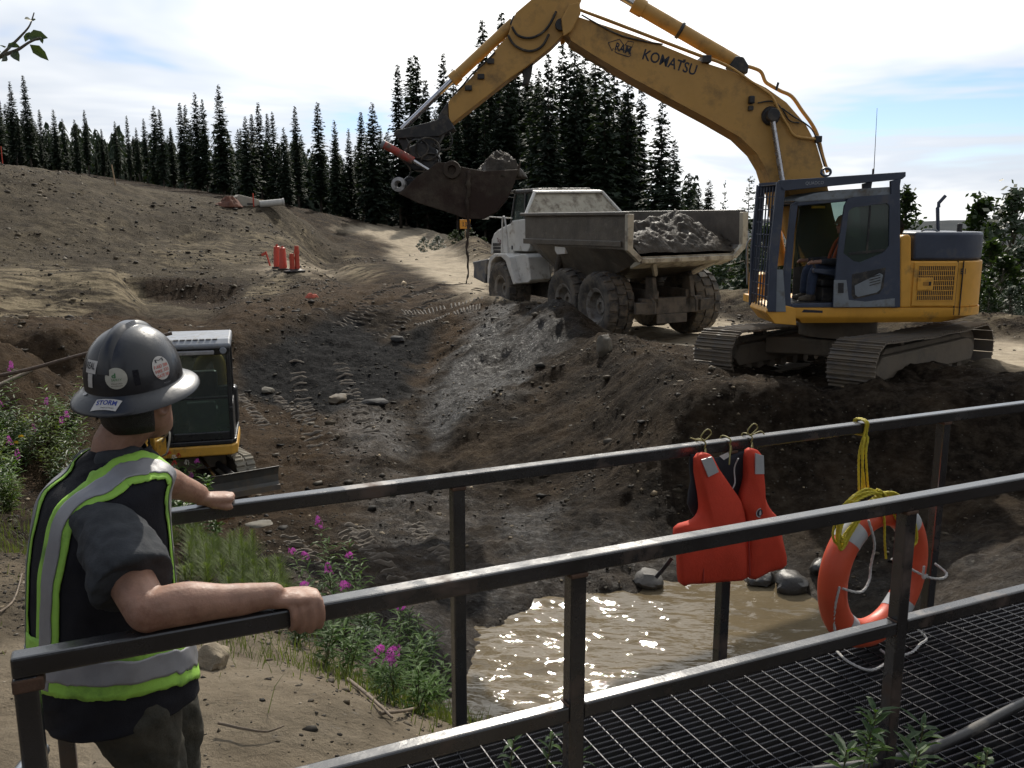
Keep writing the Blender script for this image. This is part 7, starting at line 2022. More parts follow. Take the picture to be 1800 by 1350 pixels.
def sign():
    p = ghit(816, 424, 40, 120); p = atY(818, 425, 62); p.z = gz(p.x, p.y)
    o = empty('road_sign', p); tag(o, 'small orange road sign on a post by the trees', 'sign')
    top = atY(818, 386, 62).z - p.z
    MB().box(-.03, .03, -.03, .03, -.3, top).build('post', STAKEW, o)
    pw = (28 / F * 62) / 2 * .55
    MB().box(-pw * 1.2, pw * 1.2, -.06, -.035, top - .62, top).build('panel', mat('sign_orange', (.70, .30, .03), .5), o, bevel=.01)
    vv, ff = text_mesh('K 30', 1, bold=.02, width=pw * 1.1, height=.34)
    MB().add([(x, -.063, top - .31 + y) for x, y, z in vv], ff).build('lettering', DARKPRINT, o)
sign()
p = ghit(548, 522, 15, 60)
o = clump('tarp_scrap', p.x, p.y, p.z - .05, .22, .16, .18, mat('faded_orange', (.45, .09, .05), .7), 41, amp=.3); tag(o, 'crumpled orange tarp scrap on the bare earth', 'tarp')  # small dome stands for a crumpled scrap of tarp
# rusty cable and timber at the left edge
ca, cb_ = atY(-60, 672, 6.2), atY(150, 622, 6.6)
o = MB().tube(catmull([ca + (ca - cb_) * .6, ca, ca.lerp(cb_, .5) + V((0, 0, -.015)), cb_, cb_ + (cb_ - ca) * .8 + V((0, 0, .0))], 8), .014, 8).build('steel_cable', mat('rusty_cable', (.085, .06, .045), .75, .2, .3, 30, .3, 120), smooth=60)
tag(o, 'rusty steel cable stretched across the left edge', 'cable')
ta, tb = ghit(-40, 735), ghit(62, 690)
ta.z += .30; tb.z += .34
o = MB().tube([ta, tb], [.035, .03], 7).build('timber', mat('grey_timber', (.14, .115, .085), .85, 0, .3, 8, .3, 40), smooth=60); tag(o, 'weathered pole lying over the weeds at the left', 'pole')

# ================================================================= BOULDERS, RUBBLE, TRACK PRINTS
ROCKM = mat('grey_rock', (.10, .092, .080), .72, 0, .35, 4, .6, 14)
ROCKW = mat('wet_dark_rock', (.045, .041, .036), .42, 0, .35, 4, .6, 14)
def boulder(px, py, size, label, m=ROCKM, seed=1, sink=.3, asp=(1, .8, .55)):
    p = ghit(px, py); me = bpy.data.meshes.new('boulder'); bm = bmesh.new(); bmesh.ops.create_icosphere(bm, subdivisions=3, radius=1)
    r3 = random.Random(seed); pl = [V((r3.gauss(0, 1), r3.gauss(0, 1), r3.gauss(0, 1))).normalized() for _ in range(14)]; dd = [r3.uniform(.62, .95) for _ in pl]
    for v in bm.verts:
        d = v.co.normalized(); r_ = 1
        for q_, h_ in zip(pl, dd):
            c_ = d.dot(q_)
            if c_ > .05: r_ = min(r_, h_ / c_)
        r_ *= 1 + .16 * sfbm(d.x * 2.6 + seed, d.y * 2.6 + d.z * 2, 4, seed)
        v.co = V((d.x * asp[0], d.y * asp[1], d.z * asp[2])) * r_ * size
    bm.to_mesh(me); bm.free(); me.materials.append(m); me.polygons.foreach_set('use_smooth', [True] * len(me.polygons)); me.set_sharp_from_angle(angle=R(32))
    o = obj('boulder', me); o.location = p + V((0, 0, size * asp[2] * (1 - sink) * .6)); o.rotation_euler = (r3.uniform(-.2, .2), r3.uniform(-.2, .2), r3.uniform(0, 6))
    return tag(o, label, 'boulder')
boulder(1142, 1028, .2, 'flat grey boulder at the far edge of the pond', ROCKM, 3)
boulder(1205, 1052, .17, 'dark wet boulder in the pond margin below the life jacket', ROCKW, 5)
boulder(1390, 1036, .26, 'broad dark boulder on the pond shore left of the ring buoy', ROCKW, 8)
boulder(1340, 1028, .2, 'small wet stone below the life jacket hem', ROCKW, 9)
boulder(595, 706, .34, 'brown slab of rock on the pit floor', mat('brown_rock', (.085, .066, .042), .8, 0, .3, 4, .5, 14), 12, .4, (1, .7, .4))
boulder(660, 712, .3, 'dark slab of rock on the pit floor right of the brown one', mat('dark_rock', (.03, .028, .026), .85, 0, .3, 4, .5, 14), 14, .4, (1.2, .6, .35))
boulder(1063, 622, .26, 'pale upright stone on the slope under the truck', mat('pale_rock', (.13, .115, .088), .8, 0, .3, 4, .5, 14), 17, .1, (.7, .6, 1))
boulder(378, 1170, .11, 'rough sandy clod beside the worker on the landing', mat('sandy_clod', (.22, .18, .125), .95, 0, .3, 9, .8, 30), 19, .2, (1, .9, .8))
boulder(455, 925, .15, 'pale flat stone on the bank beyond the handrail', mat('pale_rock', (.13, .115, .088), .8), 22, .5, (1.3, .8, .3))
boulder(1440, 1005, .18, 'small dark stone on the bank behind the ring buoy', ROCKW, 27)
boulder(700, 600, .22, 'grey angular stone at the top of the dark gravel', mat('dark_rock', (.03, .028, .026), .85), 33)
boulder(470, 690, .16, 'pale stone on the dark gravel right of the small excavator', mat('pale_rock', (.13, .115, .088), .8), 35)

def rubble():
    """loose stones over the dug ground, one mesh"""
    bm = bmesh.new(); bmesh.ops.create_icosphere(bm, subdivisions=1, radius=1)
    bv = np.array([v.co[:] for v in bm.verts]); bf = np.array([[v.index for v in f.verts] for f in bm.faces]); bm.free()
    r3 = np.random.default_rng(77)
    N_ = 115000
    # denser near: sample log-radius and angle inside a wide fan
    rr_ = np.exp(r3.uniform(math.log(2.6), math.log(66), N_)); aa = np.radians(r3.uniform(-40, 40, N_))
    X_, Y_ = rr_ * np.sin(aa), rr_ * np.cos(aa)
    rd, _ = line_d(X_, Y_, ROAD)
    dn = np.clip(.36 + 1.5 * fbm(X_, Y_, 3.0, 4, 301, .6), 0.01, 1)
    dn *= np.where(rd < 2.6, .06, 1); dn *= np.where((np.hypot(X_ + .9, Y_ - 3.3) < 2.2), .35, 1)
    # keep the deck and the pond clear
    u_ = (X_ - N0.x) * BD.x + (Y_ - N0.y) * BD.y; w_ = (X_ - N0.x) * BN.x + (Y_ - N0.y) * BN.y
    dn *= np.where((w_ > -.25) & (w_ < BW + .15) & (u_ > -.1), 0, 1)
    keep = r3.uniform(0, 1, N_) < dn
    X_, Y_, rr_ = X_[keep], Y_[keep], rr_[keep]
    Z_ = H(X_, Y_); ok = Z_ > WATER_Z - .03; X_, Y_, Z_, rr_ = X_[ok], Y_[ok], Z_[ok], rr_[ok]
    n = len(X_)
    size = np.minimum(.17, (.005 + .0011 * rr_) * np.exp(r3.normal(-.35, .6, n)))
    Vv = np.empty((n, 12, 3)); cols = np.empty((n, 12, 4), np.float32)
    for i in range(n):
        s_ = bv * (1 + r3.uniform(-.55, .45, (12, 1))) * np.array([1, r3.uniform(.6, 1), r3.uniform(.35, .75)])
        a = r3.uniform(0, 6.28); c_, s2 = math.cos(a), math.sin(a)
        s_ = np.stack([s_[:, 0] * c_ - s_[:, 1] * s2, s_[:, 0] * s2 + s_[:, 1] * c_, s_[:, 2]], 1)
        Vv[i] = s_ * size[i] + np.array([X_[i], Y_[i], Z_[i] + size[i] * .02])
    tone = np.minimum(.42, np.exp(r3.normal(-3.3, .8, n))); warm = r3.uniform(0, 1, n)
    cols[:, :, 0] = (tone * (1.12 + .25 * warm))[:, None]; cols[:, :, 1] = (tone * (1 + .04 * warm))[:, None]; cols[:, :, 2] = (tone * (.82 - .2 * warm))[:, None]; cols[:, :, 3] = 1
    cols[:, :, :3] *= (1 - .62 * patch(DARKPIX, .2, 0, (X_, Y_)))[:, None, None]
    F_ = (bf[None] + (np.arange(n) * 12)[:, None, None]).reshape(-1, 3)
    me = bpy.data.meshes.new('rubble'); me.vertices.add(n * 12); me.vertices.foreach_set('co', Vv.ravel())
    me.loops.add(F_.size); me.loops.foreach_set('vertex_index', F_.ravel().astype(np.int32)); me.polygons.add(len(F_)); me.polygons.foreach_set('loop_start', np.arange(0, F_.size, 3, dtype=np.int32)); me.update(calc_edges=True)
    at = me.color_attributes.new('tone', 'FLOAT_COLOR', 'POINT'); at.data.foreach_set('color', cols.ravel())
    m = bpy.data.materials.new('loose_stone'); m.use_nodes = True; b = m.node_tree.nodes['Principled BSDF']
    a = m.node_tree.nodes.new('ShaderNodeAttribute'); a.attribute_name = 'tone'; m.node_tree.links.new(a.outputs['Color'], b.inputs['Base Color']); b.inputs['Roughness'].default_value = .7; b.inputs['Specular IOR Level'].default_value = .15
    me.materials.append(m)
    tag(obj('rubble', me), 'loose stones and clods strewn over the dug ground', None, None, 'stuff')
rubble()
def track_prints():
    """cleat ridges pressed into the mud by crawler tracks, one mesh"""
    mb = MB(); r3 = random.Random(3)
    for (pa, pb, wd, n, pc) in (((560, 640), (605, 775), .40, 20, (575, 700)), ((675, 925), (735, 995), .30, 14, (700, 955)), ((630, 585), (812, 505), .5, 34, (710, 540)), ((600, 560), (790, 500), .5, 34, (680, 522)), ((720, 560), (845, 528), .45, 22, (780, 545)), ((455, 700), (500, 745), .3, 14, (475, 720)), ((640, 1010), (560, 940), .28, 10, (600, 975))):
        A, C, B_ = ghit(*pa), ghit(*pc), ghit(*pb)
        for k in range(n):
            t = k / (n - 1); p = A * (1 - t) ** 2 + C * 2 * t * (1 - t) + B_ * t * t; d = ((C - A) * (1 - t) + (B_ - C) * t); d.z = 0; d.normalize(); s_ = V((-d.y, d.x, 0))
            for row in (0, 1) if r3.random() < .9 else ():
                off = (row - .5) * wd * 2.6
                g_ = []
                m_ = 7; ww = wd * r3.uniform(.75, 1)
                for i in range(m_):
                    q_ = p + s_ * (off + ww * (i / (m_ - 1) - .5)) + d * r3.uniform(-.012, .012); z = gz(q_.x, q_.y)
                    h_ = r3.uniform(.015, .04) * (1 if 0 < i < m_ - 1 else .1); w2 = .035
                    g_.append([q_ - d * w2 + V((0, 0, z - q_.z - .015)), q_ - d * w2 * .3 + V((0, 0, z - q_.z + h_)), q_ + d * w2 * .5 + V((0, 0, z - q_.z + h_ * .9)), q_ + d * w2 * 1.3 + V((0, 0, z - q_.z - .015))])
                mb.sheet(g_)
    o = mb.build('track_prints', mat('pressed_mud', (.085, .068, .050), .85, 0, .35, 5, .5, 30), smooth=50)
    tag(o, 'cleat marks left by crawler tracks in the mud', None, None, 'stuff')
track_prints()
# ================================================================= TREES
BARK = mat('spruce_bark', (.06, .048, .038), .9, 0, .3, 3, .3, 12)
BARKP = mat('poplar_bark', (.17, .155, .12), .85, 0, .3, 3, .2, 12)
NEEDLE = leaf_mat('spruce_needles', (.020, .034, .021), .14, .75, .38, .9)
NEEDLE2 = leaf_mat('young_spruce_needles', (.036, .062, .034), .18, .7, .35, .9)
POPLAR = leaf_mat('poplar_leaves', (.026, .046, .019), .22, .5, .35, .8)
def spruce_mesh(seed, wr=.115, bare=.10, levels=38, dense=1.0, m=NEEDLE):
    """crown and trunk of unit height; whorls of drooping boughs carrying clumps of needles"""
    r3 = random.Random(seed); V_ = []; F_ = []
    def quad(p, d, w_, l_, droop):
        s_ = V((-d.y, d.x, 0)).normalized() if (abs(d.x) + abs(d.y)) > 1e-6 else V((1, 0, 0))
        s_ = (s_ + V((0, 0, r3.uniform(-.6, .6)))).normalized()
        o = len(V_); tip = p + d * l_ + V((0, 0, -droop))
        V_.extend([p - s_ * w_ * .35, p + s_ * w_ * .35, p + d * l_ * .6 + s_ * w_ * .6 + V((0, 0, -droop * .5)), tip, p + d * l_ * .6 - s_ * w_ * .6 + V((0, 0, -droop * .5))])
        F_.append((o, o + 1, o + 2, o + 3, o + 4))
    for i in range(levels):
        t = i / (levels - 1); z0 = bare + (1 - bare) * t ** .92 * .985
        env = wr * (1 - t) ** .74 * (.80 + .36 * r3.random()) + .007
        if t < .12: env *= .6 + 3 * t
        nb = int((5 + 4 * (1 - t)) * dense)
        for k in range(max(3, nb)):
            if r3.random() < .08: continue
            z = z0 + r3.uniform(-.5, .5) * (1 - bare) / levels * 1.8
            a = 2 * math.pi * (k + r3.random() * .9) / max(3, nb) + i * 2.4; L_ = env * r3.uniform(.5, 1.25)
            d = V((math.cos(a), math.sin(a), 0)); pitch = -.15 - .40 * (1 - t) + .55 * t ** 3
            n_ = 3 if L_ < .02 else (5 if L_ < .045 else (7 if L_ < .08 else 9))
            for q_ in range(n_):
                f = (q_ + .6) / n_; p = V((0, 0, z)) + d * L_ * f + V((0, 0, L_ * f * pitch + L_ * .2 * f * f))
                sz = (.0115 + L_ * .19) * (1.1 - .5 * f) * r3.uniform(.7, 1.3)
                dd = (d + V((r3.uniform(-.9, .9), r3.uniform(-.9, .9), 0))).normalized()
                quad(p, dd, sz * .7, sz * 1.2, sz * r3.uniform(.1, .8))
    for k in range(3): quad(V((0, 0, .965 + k * .008)), V((r3.uniform(-.3, .3), r3.uniform(-.3, .3), 1)).normalized(), .005, .022, 0)
    me = bpy.data.meshes.new('crown'); me.from_pydata([tuple(v) for v in V_], [], F_); me.materials.append(m); me.update()
    tr = MB(); tr.tube([V((0, 0, -.03)), V((0, 0, .02)), V((.002, 0, .3)), V((-.002, .002, .6)), V((0, 0, .985))], [.013, .0105, .008, .005, .001], 7)
    # dead stubs low on the stem
    for k in range(14):
        a = r3.uniform(0, 6.28); z = r3.uniform(.03, bare + .12); L_ = r3.uniform(.015, .05)
        tr.tube([V((0, 0, z)), V((L_ * math.cos(a), L_ * math.sin(a), z - L_ * .25))], [.0018, .0006], 3)
    return me, tr.mesh('trunk', BARK, 180)
SPR = [spruce_mesh(s, w, b, l, d) for s, w, b, l, d in ((1, .105, .12, 62, 1.25), (2, .090, .16, 64, 1.25), (3, .125, .07, 60, 1.3), (4, .10, .20, 58, 1.15), (5, .14, .05, 58, 1.3), (6, .082, .12, 62, 1.15))]
SPR_Y = [spruce_mesh(11, .21, .03, 34, .8, NEEDLE2), spruce_mesh(12, .17, .02, 32, .8, NEEDLE2)]
def plant_tree(name, meshes, X_, Y_, h, label, cat_='tree', group=None, wide=1.0, rz=None, zoff=-.1):
    root = empty(name, (X_, Y_, gz(X_, Y_) + zoff), random.uniform(0, 6.28) if rz is None else rz)
    root.scale = (h * wide, h * wide, h)
    tag(root, label, cat_, group)
    obj('crown', meshes[0], root); obj('trunk', meshes[1], root)
    return root
random.seed(21)
LINE = [(-60, 90), (-25, 130), (10, 118), (42, 143), (66, 132), (88, 192), (112, 192), (126, 208), (147, 210), (165, 193), (192, 226), (216, 213), (237, 203), (252, 224), (266, 208), (285, 186), (294, 192), (311, 226), (330, 180), (339, 184), (357, 163), (369, 174), (398, 148), (441, 204), (452, 200), (464, 180), (479, 199), (488, 196), (506, 224), (527, 186), (566, 179), (594, 211), (618, 226), (640, 196), (660, 180)]
ORD = lambda n: '%d%s' % (n, 'th' if 10 <= n % 100 <= 20 else {1: 'st', 2: 'nd', 3: 'rd'}.get(n % 10, 'th'))
g1 = 'dark spruces of the treeline behind the cut bank'
for i, (px, py) in enumerate(LINE):
    Y_ = random.uniform(82, 104); X_ = (px - 900) / F * Y_ * .985; top = atY(px, py, Y_).z; g0 = gz(X_, Y_)
    lab = 'tall dark spruce, %s from the left in the front of the treeline' % ORD(i + 1)
    if (px, py) == (398, 148): lab = 'tallest full crowned spruce of the treeline above the concrete block'
    if (px, py) == (66, 132): lab = 'slender open crowned spruce rising above the left end of the treeline'
    if (px, py) == (527, 186): lab = 'thin pointed spruce standing clear between fuller ones in the treeline'
    plant_tree('spruce_tree', SPR[(1 if (px, py) in ((66, 132), (527, 186)) else 2 if (px, py) == (398, 148) else random.randrange(6))], X_, Y_, (top - g0) * 1.0 + .1, lab, 'tree', g1 if lab.startswith('tall dark') else None, random.uniform(.85, 1.1))
g2 = 'spruces filling in behind the treeline'
for k in range(125):
    px = random.uniform(-120, 900); Y_ = random.uniform(92, 128)
    base_line = np.interp(px, [-100, 0, 60, 150, 300, 420, 600, 680, 760, 900], [120, 170, 195, 245, 235, 225, 250, 215, 160, 130])
    py = base_line + random.uniform(-12, 50); X_ = (px - 900) / F * Y_ * .985
    plant_tree('spruce_tree', SPR[random.randrange(6)], X_, Y_, atY(px, py, Y_).z - gz(X_, Y_) + .1, 'dark spruce deep in the shade behind the front of the treeline', 'tree', g2, random.uniform(.9, 1.25))
g3 = 'tall spruces behind the haul truck'
MIDT = [(705, 112), (727, 99), (736, 97), (752, 140), (783, 94), (800, 122), (822, 150), (850, 34), (882, 21), (905, 60), (925, 140), (945, 120), (962, 95), (985, 72), (1006, 68), (1024, 95), (1042, 84), (1060, 112), (1075, 104), (1100, 124), (1121, 150), (1090, 170), (1010, 120), (970, 150), (900, 130), (860, 120)]
for i, (px, py) in enumerate(sorted(MIDT)):
    Y_ = random.uniform(62, 78) if px > 930 else random.uniform(98, 112); X_ = (px - 900) / F * Y_ * .985
    plant_tree('spruce_tree', SPR[random.choice((0, 2, 4, 2))] if px > 900 else SPR[random.choice((1, 5, 0))], X_, Y_, atY(px, py, Y_).z - gz(X_, Y_) + .1, 'tall green spruce, %s from the left of the clump behind truck and boom' % ORD(i + 1), 'tree', g3, random.uniform(.9, 1.1))
for k in range(34):
    px = random.uniform(700, 1125); Y_ = random.uniform(104, 118) if px < 930 else random.uniform(80, 96); X_ = (px - 900) / F * Y_ * .985
    py = np.interp(px, [700, 760, 850, 900, 985, 1040, 1125], [190, 170, 130, 120, 110, 130, 190]) + random.uniform(0, 60)
    plant_tree('spruce_tree', SPR[random.choice((0, 2, 4))], X_, Y_, atY(px, py, Y_).z - gz(X_, Y_) + .1, 'dark spruce half hidden inside the clump behind truck and boom', 'tree', 'spruces inside the clump behind the truck', random.uniform(1.1, 1.3))
SOLO = [(1158, 171, 52, 'lone tall pointed spruce right of the clump behind the truck', SPR[2], 1.05), (1181, 245, 50, 'lower spruce tucked against the lone pointed one', SPR[4], 1.1), (1208, 304, 56, 'small spruce just right of the lone pointed spruce', SPR[0], 1.3), (1243, 316, 54, 'small dark spruce above the right end of the dump bed', SPR[2], 1.3), (1226, 330, 60, 'small spruce between two others above the dump bed', SPR[4], 1.2), (1271, 319, 48, 'thin pale green sapling above the tail of the dump bed', SPR_Y[1], .6), (1314, 309, 33, 'young open branched spruce between the dump bed and excavator cab', SPR_Y[0], 1.0)]
for px, py, Y_, lab, me_, wd in SOLO:
    X_ = (px - 900) / F * Y_ * .985
    plant_tree('spruce_tree', me_, X_, Y_, atY(px, py, Y_).z - gz(X_, Y_) + .1, lab, 'tree', None, wd)
def broad_mesh(seed, n=1500, wr=.26, leaf=.028, m=POPLAR, bare=.12):
    """leafy tree or shrub of unit height: forked stems and a cloud of leaves gathered in clumps"""
    r3 = random.Random(seed); mb = MB(); tr = MB()
    cl = []
    tr.tube(catmull([V((0, 0, -.03)), V((.01, 0, .3)), V((-.01, .01, .65)), V((0, 0, .96))], 4), [.012 - .0008 * k for k in range(13)], 6)
    for k in range(26):
        z = bare + (1 - bare) * (k / 25) ** .9; env = wr * math.sin(math.pi * min(1, (.12 + .88 * (1 - (z - bare) / (1 - bare))) ) ) ** .6 * (1.0 if z < .6 else 1.35 * (1.02 - z) / .6 + .1)
        for q_ in range(3):
            a = r3.uniform(0, 6.28); d = env * r3.uniform(.45, 1.0); p = V((d * math.cos(a), d * math.sin(a), min(.99, z + r3.uniform(-.02, .06)))); cl.append((p, .05 + .06 * r3.random()))
            tr.tube([V((0, 0, max(.05, p.z - .12))), p * .6 + V((0, 0, p.z * .4 - .02)), p], [.005, .0028, .001], 4)
    vv, ff = [], []
    for i in range(n):
        p, r_ = cl[r3.randrange(len(cl))]
        c_ = p + V((r3.gauss(0, r_ * .38), r3.gauss(0, r_ * .38), r3.gauss(0, r_ * .42)))
        a = V((r3.gauss(0, 1), r3.gauss(0, 1), r3.gauss(0, .6))).normalized(); b = a.orthogonal().normalized(); b = (b + V((0, 0, r3.uniform(-.4, .4)))).normalized(); s_ = leaf * r3.uniform(.6, 1.2); o = len(vv)
        vv += [c_ - a * s_, c_ + b * s_ * .55, c_ + a * s_, c_ - b * s_ * .55]; ff.append((o, o + 1, o + 2, o + 3))
    me = bpy.data.meshes.new('crown'); me.from_pydata([tuple(v) for v in vv], [], ff); me.materials.append(m); me.update()
    return me, tr.mesh('trunk', BARKP, 180)
BRD = [broad_mesh(31), broad_mesh(32, 1700, .20), broad_mesh(33, 1500, .36, .036, POPLAR, .02)]
for px, py, Y_, k, lab, wd in ((1590, 342, 30, 1, 'narrow leafy poplar rising behind the excavator cab', .9), (1722, 358, 34, 1, 'leafy young poplar behind the excavator tail', 1.0), (1783, 342, 32, 0, 'poplar with a pointed leafy crown at the right edge', 1.0), (1850, 400, 33, 0, 'poplar just outside the right edge', 1.0)):
    X_ = (px - 900) / F * Y_ * .985
    plant_tree('poplar_tree', BRD[k], X_, Y_, atY(px, py, Y_).z - gz(X_, Y_) + .1, lab, 'tree', None, wd)
g4 = 'leafy thicket beyond the right side of the road'
for px, py, Y_ in ((1700, 440, 31), (1745, 425, 29), (1770, 450, 27), (1800, 430, 30), (1720, 480, 26), (1690, 470, 33), (1790, 500, 25), (1750, 500, 25), (1830, 470, 28), (1660, 455, 36), (1640, 440, 40), (1610, 440, 40), (1575, 420, 38)):
    X_ = (px - 900) / F * Y_ * .985
    plant_tree('shrub', BRD[2], X_, Y_, max(1.2, atY(px, py, Y_).z - gz(X_, Y_)), 'leafy green shrub in the thicket beyond the excavator', 'shrub', g4, random.uniform(.8, 1.2))
g5 = 'dark shrubs between the truck and the excavator'
for px, py, Y_ in ((1235, 440, 40), (1260, 425, 42), (1285, 430, 38), (1310, 400, 44), (1330, 420, 36), (1345, 400, 40), (1365, 420, 42), (1300, 455, 34), (1180, 420, 46), (1205, 400, 48), (1150, 390, 52), (1400, 430, 44), (1450, 430, 46)):
    X_ = (px - 900) / F * Y_ * .985
    plant_tree('shrub', SPR_Y[random.randrange(2)] if random.random() < .5 else BRD[2], X_, Y_, max(1.0, atY(px, py, Y_).z - gz(X_, Y_)), 'dark green shrub between the dump bed and the excavator', 'shrub', g5, random.uniform(1.0, 1.3))
for px in (745, 770, 800, 825, 838, 850):
    Y_ = random.uniform(58, 75); X_ = (px - 900) / F * Y_ * .985
    plant_tree('shrub', BRD[2], X_, Y_, random.uniform(.9, 1.8), 'low dark shrub behind the windrow left of the truck', 'shrub', 'low shrubs behind the gravel windrow', 1.3)
# a wall of deeper forest so that no daylight shows low between the stems
def deep_forest():
    r3 = random.Random(9); vv, ff = [], []
    for k in range(420):
        X_ = r3.uniform(-95, 28); Y_ = r3.uniform(112, 160); h = r3.uniform(7, 11) * (.62 if X_ < -40 else .85 if X_ < -5 else 1.2); z0 = gz(X_, Y_)
        for i in range(16):
            t = i / 15; r_ = 2.6 * (1 - t) ** .8 + .15; z = z0 + h * t
            for q_ in range(9):
                a = r3.uniform(0, 6.28); o = len(vv); d = V((math.cos(a), math.sin(a), 0)); s_ = V((-d.y, d.x, 0)); p = V((X_, Y_, z)) + d * r_ * r3.uniform(.2, .8); w_ = .42 * (1 - t * .6)
                vv += [p - s_ * w_, p + s_ * w_ + V((0, 0, r3.uniform(-.3, .3))), p + d * .4 + V((0, 0, -.6))]; ff.append((o, o + 1, o + 2))
    me = bpy.data.meshes.new('forest'); me.from_pydata([tuple(v) for v in vv], [], ff); me.materials.append(NEEDLE); me.update()
    tag(obj('forest', me), 'dark mass of spruce forest far behind the treeline', None, None, 'stuff')
deep_forest()

# ================================================================= WEEDS AND FLOWERS
STEM = mat('weed_stem', (.085, .085, .035), .7, 0, .3, 20)
LEAFG = leaf_mat('weed_leaf', (.065, .125, .03), .38, .5, .35, 6)
LEAFD = leaf_mat('willow_leaf', (.055, .095, .045), .30, .45, .35, 6)
FERN = leaf_mat('horsetail_green', (.095, .135, .035), .4, .6, .3, 5)
PINK = leaf_mat('fireweed_pink', (.42, .085, .40), .4, .6, .25, 9, (1.2, 1.2, 1.2))
REDF = leaf_mat('paintbrush_red', (.55, .07, .05), .35, .6, .2, 9, (1.2, 1.2, 1.2))
WHITEF = leaf_mat('yarrow_white', (.62, .61, .56), .3, .6, .1, 9, (1.2, 1.2, 1.2))
YELF = leaf_mat('ragwort_yellow', (.62, .42, .04), .3, .6, .1, 9, (1.2, 1.2, 1.2))
GREYLEAF = leaf_mat('pale_grey_leaf', (.26, .31, .25), .25, .5, .2, 9)
def leaf(mb, p, d, l_, w_, up=V((0, 0, 1)), fold=.25, droop=.2):
    d = d.normalized(); s_ = d.cross(up); s_ = s_.normalized() if s_.length > 1e-4 else V((1, 0, 0)); n_ = s_.cross(d)
    m1 = p + d * l_ * .35 + V((0, 0, -droop * l_ * .1)); m2 = p + d * l_ * .7 + V((0, 0, -droop * l_ * .35)); tip = p + d * l_ + V((0, 0, -droop * l_))
    mb.add([p, m1 + s_ * w_ * .5 + n_ * w_ * fold, m1, m1 - s_ * w_ * .5 + n_ * w_ * fold, m2 + s_ * w_ * .38 + n_ * w_ * fold, m2, m2 - s_ * w_ * .38 + n_ * w_ * fold, tip],
           [(0, 2, 1), (0, 3, 2), (1, 2, 5, 4), (2, 3, 6, 5), (4, 5, 7), (5, 6, 7)])
def weed(name, base, h, label, cat_='plant', group=None, stems=3, flower=None, ll=.09, lw=.016, lm=None, seed=0, spread=.25, dens=26, fl_len=.16, lean=None):
    r3 = random.Random(seed * 7 + 3); root = empty(name, base); tag(root, label, cat_, group)
    sm, lv, fl = MB(), MB(), MB()
    for k in range(stems):
        if flower: sm, lv, fl = MB(), MB(), MB()
        a = r3.uniform(0, 6.28); sp_ = spread * h * r3.uniform(.2, 1) if stems > 1 else 0.02; hh = h * (1 if k == 0 else r3.uniform(.55, .95))
        tip = V((sp_ * math.cos(a), sp_ * math.sin(a), hh)) + (lean or V()) * hh; b0 = V((r3.uniform(-.03, .03), r3.uniform(-.03, .03), -.03))
        P = catmull([b0, b0 * .5 + tip * .35 + V((0, 0, .05 * hh)), tip * .72, tip], 6)
        sm.tube(P, [.0045 * (1 - .75 * i / (len(P) - 1)) for i in range(len(P))], 5)
        for i in range(dens):
            t = .10 + .82 * i / dens; j = int(t * (len(P) - 1)); p = P[j].lerp(P[min(j + 1, len(P) - 1)], t * (len(P) - 1) - j)
            if flower and t > 1 - fl_len / hh and k < 2: continue
            an = i * 2.4 + r3.uniform(-.5, .5); d = V((math.cos(an), math.sin(an), r3.uniform(.15, .7)))
            leaf(lv, p, d, ll * r3.uniform(.6, 1.15) * (1.15 - .6 * abs(t - .45)), lw * r3.uniform(.8, 1.2), V((0, 0, 1)), .2, r3.uniform(0, .5))
        if flower and k < 2:
            for i in range(26):
                t = 1 - fl_len / hh * r3.random(); j = int(t * (len(P) - 1)); p = P[min(j, len(P) - 1)].lerp(P[min(j + 1, len(P) - 1)], t * (len(P) - 1) - j)
                an = r3.uniform(0, 6.28); rr_ = .028 * (1.35 - (t - (1 - fl_len / hh)) / (fl_len / hh)); d = V((math.cos(an), math.sin(an), .2)); c_ = p + d * rr_
                for q_ in range(4):
                    b2 = q_ * 1.57 + an; e = V((-d.y, d.x, 0)) * math.cos(b2) + V((0, 0, 1)) * math.sin(b2)
                    fl.add([c_, c_ + e * .008 + d * .003 + d.cross(e) * .004, c_ + e * .012 + d * .004, c_ + e * .008 + d * .003 - d.cross(e) * .004], [(0, 1, 2, 3)])
        if flower:
            sm.build('stem', STEM, root, smooth=60); lv.build('leaves', lm or LEAFG, root)
            if fl.v: fl.build('flower_spike', flower, root)
    if not flower: sm.build('stem', STEM, root, smooth=60); lv.build('leaves', lm or LEAFG, root)
    return root
def weed_px(name, top, bot, label, **kw):
    b = ghit(*bot); t = atY(top[0], top[1], b.y); h = max(.12, t.z - b.z)
    return weed(name, b, h, label, lean=V(((t.x - b.x) / h, 0, 0)), **kw)
gfw = None
weed_px('fireweed', (584, 905), (590, 1085), 'tall fireweed with the highest pink spike beyond the rail', flower=PINK, seed=1, stems=4, ll=.13, lw=.02, dens=34)
weed_px('fireweed', (541, 962), (556, 1090), 'fireweed with a pink spike left of the tallest one', flower=PINK, seed=2, stems=3, ll=.11, fl_len=.08)
weed_px('fireweed', (627, 960), (640, 1105), 'fireweed with a pink spike right of the tallest one', flower=PINK, seed=3, stems=4, ll=.13, fl_len=.07, dens=32)
weed_px('fireweed', (594, 1022), (610, 1140), 'fireweed with a bright pink spike just above the near rail', flower=PINK, seed=4, stems=3, ll=.12, fl_len=.10)
weed_px('fireweed', (546, 1020), (560, 1120), 'low fireweed with small pink blooms by the worker hand', flower=PINK, seed=5, stems=3, ll=.10, fl_len=.05)
weed_px('fireweed', (705, 1075), (700, 1210), 'leafy fireweed with one pink bloom under the near rail', flower=PINK, seed=6, stems=4, ll=.12, fl_len=.03, dens=32)
